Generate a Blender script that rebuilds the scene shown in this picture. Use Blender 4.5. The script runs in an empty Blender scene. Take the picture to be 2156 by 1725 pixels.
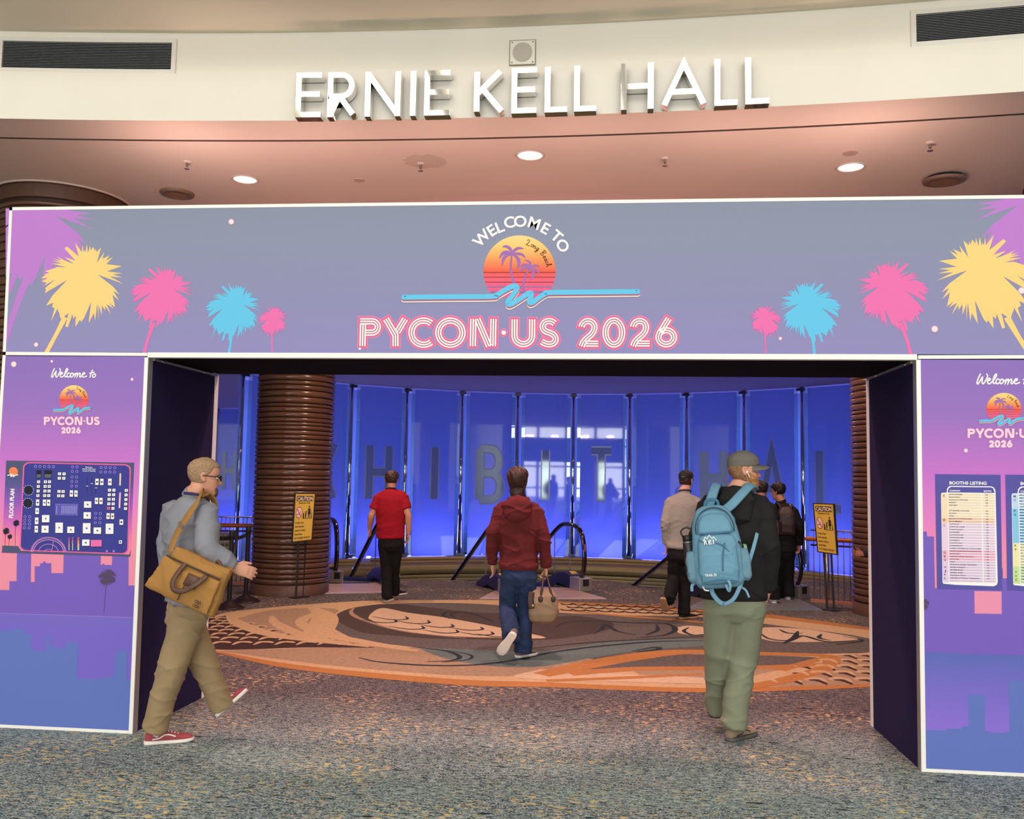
import bpy, bmesh, math, random
import numpy as np
from mathutils import Vector, Matrix
from mathutils.geometry import tessellate_polygon

random.seed(7)
rng = np.random.default_rng(7)
SC = bpy.context.scene
COL = SC.collection
PI = math.pi

# ------------------------------------------------------------------ camera
W, H = 2156, 1725
CF, CPITCH, CROLL, CYAW = 1853.14, 0.078359, 0.017409, -0.098476
CAM = np.array([0.26009, -5.61862, 1.70])
_f0 = np.array([math.sin(CYAW), math.cos(CYAW), 0.0]); _r0 = np.array([math.cos(CYAW), -math.sin(CYAW), 0.0])
_u0 = np.array([0, 0, 1.0])
CFW = _f0 * math.cos(CPITCH) + _u0 * math.sin(CPITCH)
_up = -_f0 * math.sin(CPITCH) + _u0 * math.cos(CPITCH)
CR = _r0 * math.cos(CROLL) + _up * math.sin(CROLL)
CU = -_r0 * math.sin(CROLL) + _up * math.cos(CROLL)
cd = bpy.data.cameras.new('camera'); cam = bpy.data.objects.new('camera', cd); COL.objects.link(cam)
cd.sensor_fit = 'HORIZONTAL'; cd.sensor_width = 36.0; cd.lens = CF / W * 36.0
cd.clip_start = 0.05; cd.clip_end = 200
M = Matrix.Identity(4)
for i in range(3):
    M[i][0], M[i][1], M[i][2], M[i][3] = CR[i], CU[i], -CFW[i], CAM[i]
cam.matrix_world = M
SC.camera = cam

# ------------------------------------------------------------------ render look, world, large lights
SC.view_settings.view_transform = 'Standard'
SC.view_settings.look = 'None'
SC.view_settings.exposure = -0.72
SC.view_settings.gamma = 1.0
SC.view_settings.use_curve_mapping = False
cy = SC.cycles
cy.use_denoising = True
cy.max_bounces = 7; cy.diffuse_bounces = 3; cy.glossy_bounces = 3
cy.transmission_bounces = 5; cy.transparent_max_bounces = 10
cy.sample_clamp_indirect = 6.0
cy.caustics_reflective = False; cy.caustics_refractive = False

wd = bpy.data.worlds.new('world'); SC.world = wd
wd.use_nodes = True
wd.node_tree.nodes['Background'].inputs[0].default_value = (0.80, 0.90, 1.0, 1)
wd.node_tree.nodes['Background'].inputs[1].default_value = 3.0

def area(name, loc, size, power, col=(1, 1, 1), target=None, rot=None, spread=180):
    l = bpy.data.lights.new(name, 'AREA'); l.shape = 'RECTANGLE'; l.size, l.size_y = size
    l.energy = power; l.color = col; l.spread = math.radians(spread)
    o = bpy.data.objects.new(name, l); COL.objects.link(o); o.location = loc
    if rot: o.rotation_euler = rot
    if target is not None:
        o.rotation_euler = (Vector(target) - Vector(loc)).to_track_quat('-Z', 'Y').to_euler()
    return o
# daylight through the tall window wall behind the camera, and an unseen overhead panel added to light the hall and letters
area('window_daylight', (0, -22.6, 3.6), (22, 6.2), 3700, (1.0, 0.98, 0.95), rot=(PI / 2, 0, 0))
area('added_overhead_light', (0, -9.0, 8.9), (19, 9), 2450, (1.0, 0.95, 0.87), rot=(0, 0, 0))

# ------------------------------------------------------------------ pixel / plane measuring helpers
def ray(px, py):
    return CFW + CR * ((px - W / 2) / CF) - CU * ((py - H / 2) / CF)
def on_z(px, py, z=0.0):
    d = ray(px, py); return CAM + d * ((z - CAM[2]) / d[2])
def on_y(px, py, y=0.0):
    d = ray(px, py); return CAM + d * ((y - CAM[1]) / d[1])
def on_cyl(px, py, c, R):                        # far side of an upright cylinder
    d = ray(px, py); o = CAM[:2] - np.array(c); a = d[0]**2 + d[1]**2; b = o @ d[:2]; k = o @ o - R * R
    return CAM + d * ((-b + math.sqrt(max(b * b - a * k, 0))) / a)

# ------------------------------------------------------------------ materials
def lin(c):
    return tuple((x / 255 / 12.92 if x / 255 <= 0.04045 else ((x / 255 + 0.055) / 1.055) ** 2.4) for x in c) + (1.0,)
_mats = {}
def mat(name, col, rough=0.6, metal=0.0, spec=0.5, bump=0, bscale=60.0, var=0.0, vscale=8.0, emit=None, estr=0, sheen=0, coat=0, stretch=None):
    if name in _mats: return _mats[name]
    m = bpy.data.materials.new(name); m.use_nodes = True; _mats[name] = m
    nt = m.node_tree; b = nt.nodes['Principled BSDF']
    c = lin(col)
    b.inputs['Base Color'].default_value = c; b.inputs['Roughness'].default_value = rough
    b.inputs['Metallic'].default_value = metal; b.inputs['Specular IOR Level'].default_value = spec
    if sheen: b.inputs['Sheen Weight'].default_value = sheen
    if coat: b.inputs['Coat Weight'].default_value = coat; b.inputs['Coat Roughness'].default_value = 0.05
    if emit: b.inputs['Emission Color'].default_value = lin(emit); b.inputs['Emission Strength'].default_value = estr
    tc = None
    if var or bump:
        tc = nt.nodes.new('ShaderNodeTexCoord')
        src = tc.outputs['Object']
        if stretch:
            mp = nt.nodes.new('ShaderNodeMapping'); mp.inputs['Scale'].default_value = stretch
            nt.links.new(src, mp.inputs[0]); src = mp.outputs[0]
    if var:
        n = nt.nodes.new('ShaderNodeTexNoise'); n.inputs['Scale'].default_value = vscale; n.inputs['Detail'].default_value = 4
        nt.links.new(src, n.inputs['Vector'])
        r = nt.nodes.new('ShaderNodeValToRGB')
        r.color_ramp.elements[0].position = 0.3; r.color_ramp.elements[1].position = 0.7
        r.color_ramp.elements[0].color = tuple(max(0, x * (1 - var)) for x in c[:3]) + (1,)
        r.color_ramp.elements[1].color = tuple(min(1, x * (1 + var)) for x in c[:3]) + (1,)
        nt.links.new(n.outputs['Fac'], r.inputs[0]); nt.links.new(r.outputs[0], b.inputs['Base Color'])
    if bump:
        n = nt.nodes.new('ShaderNodeTexNoise'); n.inputs['Scale'].default_value = bscale; n.inputs['Detail'].default_value = 3
        nt.links.new(src, n.inputs['Vector'])
        bp = nt.nodes.new('ShaderNodeBump'); bp.inputs['Strength'].default_value = bump; bp.inputs['Distance'].default_value = 0.01
        nt.links.new(n.outputs['Fac'], bp.inputs['Height']); nt.links.new(bp.outputs[0], b.inputs['Normal'])
    return m
def gradmat(name, z0, z1, stops, rough=0.75, spec=0.2):
    """printed colour that runs with height on the fabric"""
    if name in _mats: return _mats[name]
    m = bpy.data.materials.new(name); m.use_nodes = True; _mats[name] = m
    nt = m.node_tree; b = nt.nodes['Principled BSDF']; b.inputs['Roughness'].default_value = rough; b.inputs['Specular IOR Level'].default_value = spec
    g = nt.nodes.new('ShaderNodeTexCoord'); s = nt.nodes.new('ShaderNodeSeparateXYZ'); nt.links.new(g.outputs['Object'], s.inputs[0])
    mr = nt.nodes.new('ShaderNodeMapRange'); mr.inputs[1].default_value = z0; mr.inputs[2].default_value = z1
    nt.links.new(s.outputs[2], mr.inputs[0])
    r = nt.nodes.new('ShaderNodeValToRGB'); e = r.color_ramp.elements
    while len(e) > 1: e.remove(e[0])
    e[0].position = stops[0][0]; e[0].color = lin(stops[0][1])
    for p, c in stops[1:]:
        q = e.new(p); q.color = lin(c)
    nt.links.new(mr.outputs[0], r.inputs[0]); nt.links.new(r.outputs[0], b.inputs['Base Color'])
    return m
def glassmat(name, tint=(235, 245, 240), alpha=0.12, rough=0.02):
    """thin architectural glass: mostly see-through with a mirror-like sheen at grazing angles"""
    if name in _mats: return _mats[name]
    m = bpy.data.materials.new(name); m.use_nodes = True; _mats[name] = m
    nt = m.node_tree; nt.nodes.clear(); o = nt.nodes.new('ShaderNodeOutputMaterial')
    t = nt.nodes.new('ShaderNodeBsdfTransparent'); t.inputs[0].default_value = lin(tint)
    g = nt.nodes.new('ShaderNodeBsdfGlossy'); g.inputs['Roughness'].default_value = rough
    f = nt.nodes.new('ShaderNodeLayerWeight'); f.inputs[0].default_value = 0.5
    pw = nt.nodes.new('ShaderNodeMath'); pw.operation = 'POWER'; pw.inputs[1].default_value = 5.0; nt.links.new(f.outputs['Facing'], pw.inputs[0])
    ad = nt.nodes.new('ShaderNodeMath'); ad.operation = 'MULTIPLY_ADD'; ad.inputs[1].default_value = 0.8; ad.inputs[2].default_value = 0.03 + alpha * 0.3; nt.links.new(pw.outputs[0], ad.inputs[0])
    mx = nt.nodes.new('ShaderNodeMixShader')
    nt.links.new(ad.outputs[0], mx.inputs[0]); nt.links.new(t.outputs[0], mx.inputs[1]); nt.links.new(g.outputs[0], mx.inputs[2])
    nt.links.new(mx.outputs[0], o.inputs[0])
    return m

# ------------------------------------------------------------------ mesh building
class MB:
    def __init__(s): s.v = []; s.f = []; s.m = []; s.mats = []
    def mi(s, m):
        if m not in s.mats: s.mats.append(m)
        return s.mats.index(m)
    def add(s, verts, faces, m=None):
        o = len(s.v); s.v.extend([tuple(map(float, p)) for p in verts])
        k = s.mi(m) if m else 0
        for f in faces: s.f.append(tuple(o + i for i in f)); s.m.append(k)
    def hexa(s, p, m=None):                       # 8 corners: bottom loop then top loop
        s.add(p, [(3, 2, 1, 0), (4, 5, 6, 7), (0, 1, 5, 4), (1, 2, 6, 5), (2, 3, 7, 6), (3, 0, 4, 7)], m)
    def box(s, a, b, m=None):
        (x0, y0, z0), (x1, y1, z1) = a, b
        s.hexa([(x0, y0, z0), (x1, y0, z0), (x1, y1, z0), (x0, y1, z0), (x0, y0, z1), (x1, y0, z1), (x1, y1, z1), (x0, y1, z1)], m)
    def obox(s, c, ax, ay, az, m=None):           # centre and half-axis vectors
        c, ax, ay, az = map(np.asarray, (c, ax, ay, az))
        s.hexa([c - ax - ay - az, c + ax - ay - az, c + ax + ay - az, c - ax + ay - az,
                c - ax - ay + az, c + ax - ay + az, c + ax + ay + az, c - ax + ay + az], m)
    def bar(s, p, q, w, h, up=(0, 0, 1), m=None):
        p, q = np.asarray(p, float), np.asarray(q, float); d = q - p; L = np.linalg.norm(d); d = d / L
        u = np.asarray(up, float); u = u - d * (u @ d); u /= np.linalg.norm(u); r = np.cross(d, u)
        s.obox((p + q) / 2, d * L / 2, r * w / 2, u * h / 2, m)
    def tube(s, pts, r, n=10, m=None, caps=True, side=None, ry=None, capf=0.0):
        pts = np.asarray(pts, float); N = len(pts)
        rx = np.full(N, r, float) if np.isscalar(r) else np.asarray(r, float)
        ry = rx if ry is None else (np.full(N, ry, float) if np.isscalar(ry) else np.asarray(ry, float))
        t = np.gradient(pts, axis=0); t /= np.linalg.norm(t, axis=1)[:, None] + 1e-12
        if side is None:
            a = np.array([0, 0, 1.0]) if abs(t[0][2]) < 0.9 else np.array([1.0, 0, 0])
            sd = np.cross(t[0], a); sides = []
            for k in range(N):
                sd = sd - t[k] * (sd @ t[k]); sd /= np.linalg.norm(sd); sides.append(sd)
        else:
            side = np.asarray(side, float)
            sides = [side if side.ndim == 1 else side[k] for k in range(N)]
            sides = [x - t[k] * (x @ t[k]) for k, x in enumerate(sides)]
            sides = [x / np.linalg.norm(x) for x in sides]
        rings = []
        ang = np.linspace(0, 2 * PI, n, endpoint=False)
        def ring(c, k, fx): 
            b = np.cross(t[k], sides[k])
            return [c + sides[k] * rx[k] * fx * math.cos(a) + b * ry[k] * fx * math.sin(a) for a in ang]
        if capf:
            for q in (0.08, 0.4, 0.75):
                hh = min(rx[0], ry[0]) * capf; rings.append(ring(pts[0] - t[0] * hh * math.cos(math.asin(q)), 0, q))
        for k in range(N): rings.append(ring(pts[k], k, 1))
        if capf:
            for q in (0.75, 0.4, 0.08):
                hh = min(rx[-1], ry[-1]) * capf; rings.append(ring(pts[-1] + t[-1] * hh * math.cos(math.asin(q)), N - 1, q))
        K = len(rings); F = []
        for k in range(K - 1):
            for i in range(n):
                j = (i + 1) % n; F.append((k * n + i, k * n + j, (k + 1) * n + j, (k + 1) * n + i))
        if caps: F.append(tuple(range(n))[::-1]); F.append(tuple((K - 1) * n + i for i in range(n)))
        s.add([p for r_ in rings for p in r_], F, m)
    def lathe(s, prof, c=(0, 0, 0), n=32, m=None, a0=0, a1=2 * PI):
        full = abs(a1 - a0 - 2 * PI) < 1e-6; k = n if full else n + 1
        V = []; F = []
        for i in range(k):
            a = a0 + (a1 - a0) * i / n
            for r, z in prof: V.append((c[0] + r * math.cos(a), c[1] + r * math.sin(a), c[2] + z))
        q = len(prof)
        for i in range(n):
            j = (i + 1) % k
            for t in range(q - 1): F.append((i * q + t, j * q + t, j * q + t + 1, i * q + t + 1))
        s.add(V, F, m)
    def ellipsoid(s, c, ax, ay, az, m=None, nu=16, nv=10):
        c, ax, ay, az = (np.asarray(x, float) for x in (c, ax, ay, az)); V = []; F = []
        for j in range(nv + 1):
            th = PI * j / nv
            for i in range(nu):
                a = 2 * PI * i / nu; V.append(c + ax * math.sin(th) * math.cos(a) + ay * math.sin(th) * math.sin(a) + az * math.cos(th))
        for j in range(nv):
            for i in range(nu):
                k = (i + 1) % nu; F.append((j * nu + i, (j + 1) * nu + i, (j + 1) * nu + k, j * nu + k))
        s.add(V, F, m)
    def prism(s, poly, o, u, v, depth, m=None):   # polygon in the u,v plane at o, extruded along depth vector
        o, u, v, depth = (np.asarray(x, float) for x in (o, u, v, depth)); n = len(poly)
        A = [o + u * a + v * b for a, b in poly]; B = [p + depth for p in A]
        T = tessellate_polygon([[Vector((a, b, 0)) for a, b in poly]])
        F = [tuple(t) for t in T] + [tuple(n + i for i in t[::-1]) for t in T] + [(i, (i + 1) % n, n + (i + 1) % n, n + i) for i in range(n)]
        s.add(A + B, F, m)
    def obj(s, name, parent=None, m=None, smooth=False, bevel=0, local=False, **props):
        org = np.zeros(3) if (local or parent is None) else ORG.get(parent.name, np.zeros(3))
        me = bpy.data.meshes.new(name)
        V = (np.array(s.v) - org) if len(s.v) else np.zeros((0, 3))
        me.from_pydata(V.tolist(), [], s.f)
        ms = s.mats or ([m] if m else [])
        for x in ms: me.materials.append(x)
        if len(ms) > 1: me.polygons.foreach_set('material_index', s.m)
        return link(name, me, parent, smooth, bevel, org, props)
ORG = {}
def link(name, me, parent=None, smooth=False, bevel=0, org=None, props=None):
    bm = bmesh.new(); bm.from_mesh(me)
    bmesh.ops.recalc_face_normals(bm, faces=bm.faces); bm.to_mesh(me); bm.free()
    if smooth: me.polygons.foreach_set('use_smooth', [True] * len(me.polygons))
    me.update()
    o = bpy.data.objects.new(name, me); COL.objects.link(o)
    if bevel:
        b = o.modifiers.new('bevel', 'BEVEL'); b.width = bevel; b.segments = 2; b.limit_method = 'ANGLE'; b.angle_limit = 0.7
    if smooth == 'auto' or (bevel and smooth):
        pass
    if parent is not None: o.parent = parent
    ORG[o.name] = org if org is not None else np.zeros(3)
    for k, v in (props or {}).items(): o[k] = v
    return o
def autosmooth(o, ang=40):
    me = o.data; bm = bmesh.new(); bm.from_mesh(me)
    for f in bm.faces: f.smooth = True
    for e in bm.edges:
        if len(e.link_faces) == 2 and e.calc_face_angle(0) > math.radians(ang): e.smooth = False
    bm.to_mesh(me); bm.free(); return o
def thing(name, label, cat, loc=(0, 0, 0), group=None, rz=0):
    o = bpy.data.objects.new(name, None); COL.objects.link(o); o.location = loc; o.rotation_euler = (0, 0, rz)
    o.empty_display_size = 0.1
    o['label'] = label; o['category'] = cat
    if group: o['group'] = group
    ORG[o.name] = np.array(loc, float)
    return o
def tag(o, label, cat, group=None):
    o['label'] = label; o['category'] = cat
    if group: o['group'] = group
    return o
def struct(mb, name, m=None, parent=None, smooth=False, **k):
    o = mb.obj(name, parent, m, smooth, **k)
    if parent is None: o['kind'] = 'structure'
    return o
def part_copy(src, parent, loc, rz=0):
    c = src.copy(); COL.objects.link(c); c.parent = parent; c.location = loc; c.rotation_euler = (0, 0, rz); return c
def dup(root, loc, rz=0, label=None):
    r = root.copy(); COL.objects.link(r); r.location = loc; r.rotation_euler = (0, 0, rz)
    if label: r['label'] = label
    for ch in list(root.children):
        c = ch.copy(); COL.objects.link(c); c.parent = r
        for g in list(ch.children):
            d = g.copy(); COL.objects.link(d); d.parent = c
    return r

def catmull(P, k=6):
    P = np.asarray(P, float); Q = np.vstack([2 * P[0] - P[1], P, 2 * P[-1] - P[-2]]); out = []
    for i in range(1, len(Q) - 2):
        a, b, c, d = Q[i - 1], Q[i], Q[i + 1], Q[i + 2]
        for j in range(k):
            t = j / k
            out.append(0.5 * (2 * b + (c - a) * t + (2 * a - 5 * b + 4 * c - d) * t * t + (3 * b - a - 3 * c + d) * t ** 3))
    out.append(P[-1]); return np.array(out)
# ================================================================== THE SETTING
LC = np.array([-0.37, 8.9])          # centre of the round lobby
RG = 8.0                             # glass wall radius
ZS, ZL = 4.5, 3.9                    # soffit / lowered lobby ceiling
FC, FR = np.array([-0.805, -33.83]), 34.81   # fascia arc

# ---- carpet
def carpet_mat():
    m = bpy.data.materials.new('flecked_carpet'); m.use_nodes = True; nt = m.node_tree; b = nt.nodes['Principled BSDF']
    b.inputs['Roughness'].default_value = 0.95; b.inputs['Specular IOR Level'].default_value = 0.1
    N, L = nt.nodes.new, nt.links.new
    tc = N('ShaderNodeTexCoord')
    def noise(scale, st, det=3, off=0):
        mp = N('ShaderNodeMapping'); mp.inputs['Scale'].default_value = st; mp.inputs['Location'].default_value = (off, off * 2, 0)
        L(tc.outputs['Object'], mp.inputs[0]); n = N('ShaderNodeTexNoise'); n.inputs['Scale'].default_value = scale; n.inputs['Detail'].default_value = det
        L(mp.outputs[0], n.inputs['Vector']); return n.outputs['Fac']
    def ramp(src, stops):
        r = N('ShaderNodeValToRGB'); e = r.color_ramp.elements
        e[0].position, e[0].color = stops[0][0], lin(stops[0][1]); e[1].position, e[1].color = stops[-1][0], lin(stops[-1][1])
        for p, c in stops[1:-1]:
            q = e.new(p); q.color = lin(c)
        L(src, r.inputs[0]); return r.outputs[0]
    def fac(src, a, c):
        r = N('ShaderNodeMapRange'); r.inputs[1].default_value = a; r.inputs[2].default_value = c; L(src, r.inputs[0]); return r.outputs[0]
    def mix(f, a, c):
        x = N('ShaderNodeMix'); x.data_type = 'RGBA'; L(f, x.inputs[0])
        for s_, v in ((6, a), (7, c)):
            if isinstance(v, tuple): x.inputs[s_].default_value = lin(v)
            else: L(v, x.inputs[s_])
        return x.outputs[2]
    base = ramp(noise(26, (0.8, 2.2, 1), 6), [(0.36, (40, 52, 62)), (0.47, (76, 98, 112)), (0.56, (120, 138, 146)), (0.66, (168, 172, 166))])
    cloud = fac(noise(1.7, (.5, 1.3, 1), 4, 12.3), 0.42, 0.66)
    base = mix(cloud, base, ramp(noise(26, (0.8, 2.2, 1), 6), [(0.36, (52, 72, 80)), (0.47, (100, 126, 132)), (0.56, (140, 160, 160)), (0.66, (186, 196, 186))]))
    spk = fac(noise(105, (0.75, 1.4, 1), 2, 3.1), 0.53, 0.62)
    c1 = mix(spk, base, (212, 208, 190))
    cl = noise(1.5, (1, 1, 1), 2, 9)
    fl = N('ShaderNodeMath'); fl.operation = 'MULTIPLY'
    L(fac(noise(24, (0.8, 1.5, 1), 1, 5.7), 0.59, 0.63), fl.inputs[0]); L(fac(cl, 0.46, 0.60), fl.inputs[1])
    c2 = mix(fl.outputs[0], c1, (222, 192, 130))
    dk = fac(noise(14, (0.5, 2.4, 1), 2, 1.9), 0.63, 0.70)
    c3 = mix(dk, c2, (40, 46, 54))
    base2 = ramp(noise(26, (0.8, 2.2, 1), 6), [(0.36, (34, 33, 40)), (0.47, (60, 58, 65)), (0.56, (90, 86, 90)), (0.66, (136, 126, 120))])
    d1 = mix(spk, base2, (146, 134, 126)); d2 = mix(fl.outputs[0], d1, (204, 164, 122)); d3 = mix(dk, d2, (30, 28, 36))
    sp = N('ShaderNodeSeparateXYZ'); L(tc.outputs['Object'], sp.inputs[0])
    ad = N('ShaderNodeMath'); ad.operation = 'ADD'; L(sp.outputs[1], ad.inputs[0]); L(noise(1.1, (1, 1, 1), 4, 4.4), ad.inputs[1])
    c4 = mix(fac(ad.outputs[0], 0.35, 1.75), c3, d3)                    # pinkish lobby light painted in: carpet turns darker and browner past the arch
    L(c4, b.inputs['Base Color'])
    bp = N('ShaderNodeBump'); bp.inputs['Strength'].default_value = 0.3; bp.inputs['Distance'].default_value = 0.006
    L(noise(190, (1, 1, 1), 2), bp.inputs['Height']); L(bp.outputs[0], b.inputs['Normal'])
    return m
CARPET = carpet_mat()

# escalator landings: right and left newel points and travel direction (down, away and to the left)
def unit(v): v = np.asarray(v, float); return v / np.linalg.norm(v)
ESC = [dict(g=np.array([-2.90, 7.95]), d=unit((-0.50, 0.87))), dict(g=np.array([0.06, 8.10]), d=unit((-0.50, 0.87))),
       dict(g=np.array([3.27, 7.95]), d=unit((-0.62, 0.79)))]
for e in ESC:
    e['n'] = np.array([-e['d'][1], e['d'][0]]); e['l'] = e['g'] + e['n'] * 1.22; e['w'] = 1.22
e = ESC[0]; e['l'] = np.array([-3.84, 8.10]); e['w'] = float(np.linalg.norm(e['l'] - e['g'])); e['n'] = unit(e['l'] - e['g'])
def far_y(x): return 9.52 + 0.235 * x
poly = [(-13, -23), (13, -23), (13, 11.8), (9, 11.6)]
for e in ESC[::-1]:
    A, B, d = e['g'] + e['d'] * 0.55 + e['n'] * 0.04, e['l'] + e['d'] * 0.55 - e['n'] * 0.04, e['d']
    def hit(P):
        t = (far_y(P[0]) - P[1]) / (d[1] - 0.235 * d[0]); return P + d * t
    poly += [tuple(hit(A)), tuple(A), tuple(B), tuple(hit(B))]
poly += [(-6.2, far_y(-6.2)), (-13, far_y(-13))]
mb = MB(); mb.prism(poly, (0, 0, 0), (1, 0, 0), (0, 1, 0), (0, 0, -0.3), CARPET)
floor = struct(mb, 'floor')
mb = MB(); mb.box((-14, 6, -4.3), (14, 20, -4.2), mat('lower_floor', (60, 55, 60), 0.8))
struct(mb, 'floor_lower_level')

# ---- fascia, soffit, ceilings (all arcs)
CREAM = mat('cream_paint', (246, 240, 226), 0.55, var=0.02, vscale=1.5)
SOFF = mat('soffit_paint', (240, 220, 208), 0.6, var=0.02, vscale=1.2)
BEIGE = mat('beige_paint', (228, 220, 200), 0.6, var=0.04, vscale=1.0)
def arc_pts(c, R, a0, a1, n):        # angle from +Y, clockwise positive to +X
    return [(c[0] + R * math.sin(a), c[1] + R * math.cos(a)) for a in np.linspace(a0, a1, n)]
def arc_band(mb, prof, c, a0, a1, n, m):
    """sweep an open (R,z) profile along an arc"""
    V = []; q = len(prof); F = []
    for a in np.linspace(a0, a1, n):
        for R, z in prof: V.append((c[0] + R * math.sin(a), c[1] + R * math.cos(a), z))
    for i in range(n - 1):
        for t in range(q - 1): F.append((i * q + t, i * q + t + 1, (i + 1) * q + t + 1, (i + 1) * q + t))
    mb.add(V, F, m)
FA0, FA1 = -0.36, 0.40
Z1, Z2 = 4.89, 5.24                  # top of the letter band, top of the vent band
mb = MB()
arc_band(mb, [(FR, ZS), (FR, Z1), (FR + 0.03, Z1 + 0.004), (FR + 0.03, Z2)], FC, FA0, FA1, 64, CREAM)
wall = struct(mb, 'wall_fascia', smooth=False)
mb = MB()
arc_band(mb, [(FR + 0.03, Z2), (FR - 0.62, Z2 + 0.02)], FC, FA0, FA1, 64, BEIGE)
struct(mb, 'ceiling_upper_soffit')
mb = MB()
arc_band(mb, [(FR - 0.62, Z2 + 0.02), (FR - 0.62, 9.0)], FC, FA0, FA1, 64, CREAM)
struct(mb, 'wall_upper_fascia')
# soffit with a reveal groove parallel to its edge; it runs back to the lowered round ceiling
GR = FR + 0.40
mb = MB()
arc_band(mb, [(FR, ZS), (GR, ZS)], FC, FA0, FA1, 64, SOFF)
arc_band(mb, [(GR + 0.035, ZS), (GR + 0.12, ZS)], FC, FA0, FA1, 64, SOFF)
arc_band(mb, [(GR, ZS), (GR, ZS + 0.05), (GR + 0.035, ZS + 0.05), (GR + 0.035, ZS)], FC, FA0, FA1, 64, mat('reveal_painted_shade', (120, 92, 84), 0.7))  # groove's shade painted in as a darker brown
edge = arc_pts(FC, GR + 0.12, FA0, FA1, 64)
RD = 6.08
back = [(-13, 12), (-9, 12)] + arc_pts(LC, RD, -1.75, 1.75, 60) + [(9, 12), (13, 12)]
poly = edge[::-1] + back
mb.prism(poly, (0, 0, ZS), (1, 0, 0), (0, 1, 0), (0, 0, 0.02), SOFF)
ceil = struct(mb, 'ceiling')
mb = MB(); LCP = mat('lobby_ceiling_paint', (240, 210, 206), 0.6)
arc_band(mb, [(RD, ZS), (RD, ZL)], LC, 1.2, 2 * PI - 1.2, 90, mat('drum_paint', (190, 150, 140), 0.65))
mb.prism(arc_pts(LC, RD, 1.9, 2 * PI - 1.9, 50) + arc_pts(LC, 10.5, -1.9, 1.9, 50), (0, 0, ZL), (1, 0, 0), (0, 1, 0), (0, 0, .02), LCP)
struct(mb, 'ceiling_lobby')
mb = MB(); mb.box((-13, -23.3, 9.0), (13, 1.5, 9.1), mat('hall_ceiling_paint', (215, 208, 196), 0.8))
struct(mb, 'ceiling_hall')
mb = MB()
for k in range(9): mb.box((-10 + 2.5 * k - .08, -14, 8.45), (-10 + 2.5 * k + .08, -4, 8.80))
for y in (-13, -10.5): mb.box((-10.5, y - .06, 8.5), (10.5, y + .06, 8.75))
struct(mb, 'added_reflection_bars', mat('added_bar_paint', (150, 140, 122), .6))  # unseen bars added so the chrome letters reflect dark streaks
# hall side walls and the glazed wall behind the camera
mb = MB(); mb.box((-13.1, -23.3, 0), (-13.0, 12, 9.1), BEIGE); struct(mb, 'wall_left')
mb = MB(); mb.box((13.0, -23.3, 0), (13.1, 12, 9.1), BEIGE); struct(mb, 'wall_right')
mb = MB(); mb.box((-13, -22.35, 6.7), (13, -22.2, 9.0), BEIGE); mb.box((-13, -22.35, 0), (-11, -22.2, 6.7), BEIGE); mb.box((11, -22.35, 0), (13, -22.2, 6.7), BEIGE)
mb.box((-11, -22.35, 0), (11, -22.2, 0.25), BEIGE)
front = struct(mb, 'wall_front')
GREYM = mat('window_frame_paint', (70, 72, 76), 0.5)
wf = MB()
for k in range(12):
    x = -11 + 2 * k; wf.box((x - 0.09, -22.4, 0.25), (x + 0.09, -22.16, 6.7))
for z in (1.1, 2.6, 4.1, 5.4): wf.box((-11, -22.38, z - 0.06), (11, -22.18, z + 0.06))
struct(wf, 'window_1', GREYM)

# ---- ceiling fittings
TRIM = mat('white_trim', (225, 205, 195), 0.5)
LENS = mat('lamp_lens', (255, 225, 225), 0.4, emit=(255, 214, 214), estr=2.6)
def downlight(x, y, label, z=ZS, col=(1.0, 0.58, 0.56), e=120, grp='recessed downlights in the soffit'):
    t = thing('downlight', label, 'light', (x, y, z), grp)
    a = MB(); a.lathe([(0.118, 0.0), (0.132, -0.006), (0.118, -0.012), (0.108, -0.01), (0.108, 0.0)], n=28); a.obj('trim_ring', t, TRIM, True, local=True)
    a = MB(); a.lathe([(0.0, -0.004), (0.109, -0.004)], n=28); a.obj('lens', t, LENS, local=True)
    l = bpy.data.lights.new('downlight_lamp', 'AREA'); l.shape = 'DISK'; l.size = 0.2; l.energy = e; l.color = col; l.spread = math.radians(150)
    o = bpy.data.objects.new('downlight_lamp', l); COL.objects.link(o); o.parent = t; o.location = (0, 0, -0.02)
    return t
downlight(-3.111, 2.273, 'glowing recessed downlight nearest the left column')
downlight(-0.353, 1.786, 'glowing recessed downlight above the centre of the arch')
downlight(2.455, 2.215, 'glowing recessed downlight nearest the right column')
for k_ in range(7):  # unseen ceiling lamps added to brighten the lobby
    a_ = 2 * PI * k_ / 7 + .3; downlight(LC[0] + 3.6 * math.sin(a_), LC[1] - .6 + 3.6 * math.cos(a_), 'added downlight in the lowered lobby ceiling, unseen behind the arch', ZL, (1.0, .68, .52), 58, 'added downlights in the lowered lobby ceiling')
def sprinkler(x, y, label):
    t = thing('fire_sprinkler', label, 'sprinkler', (x, y, ZS), 'fire sprinklers under the soffit')
    a = MB(); a.lathe([(0.001, -0.014), (0.030, -0.012), (0.038, 0)], n=20); a.obj('escutcheon', t, TRIM, True, local=True)
    a = MB(); a.lathe([(0.011, -0.01), (0.009, -0.045), (0.003, -0.05)], n=10); a.bar((-.012, 0, -.03), (-.004, 0, -.066), .004, .004); a.bar((.012, 0, -.03), (.004, 0, -.066), .004, .004)
    a.obj('stem', t, mat('sprinkler_brass', (150, 130, 118), 0.35, 0.8), local=True)
    a = MB(); a.lathe([(0.001, -0.066), (0.024, -0.068), (0.022, -0.072), (0.001, -0.072)], n=14); a.obj('deflector', t, mat('sprinkler_brass', (0, 0, 0)), local=True)
sprinkler(-3.453, 1.791, 'fire sprinkler above the yellow palm end of the arch')
sprinkler(-1.346, 1.944, 'fire sprinkler inside the damp stain on the soffit')
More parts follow.
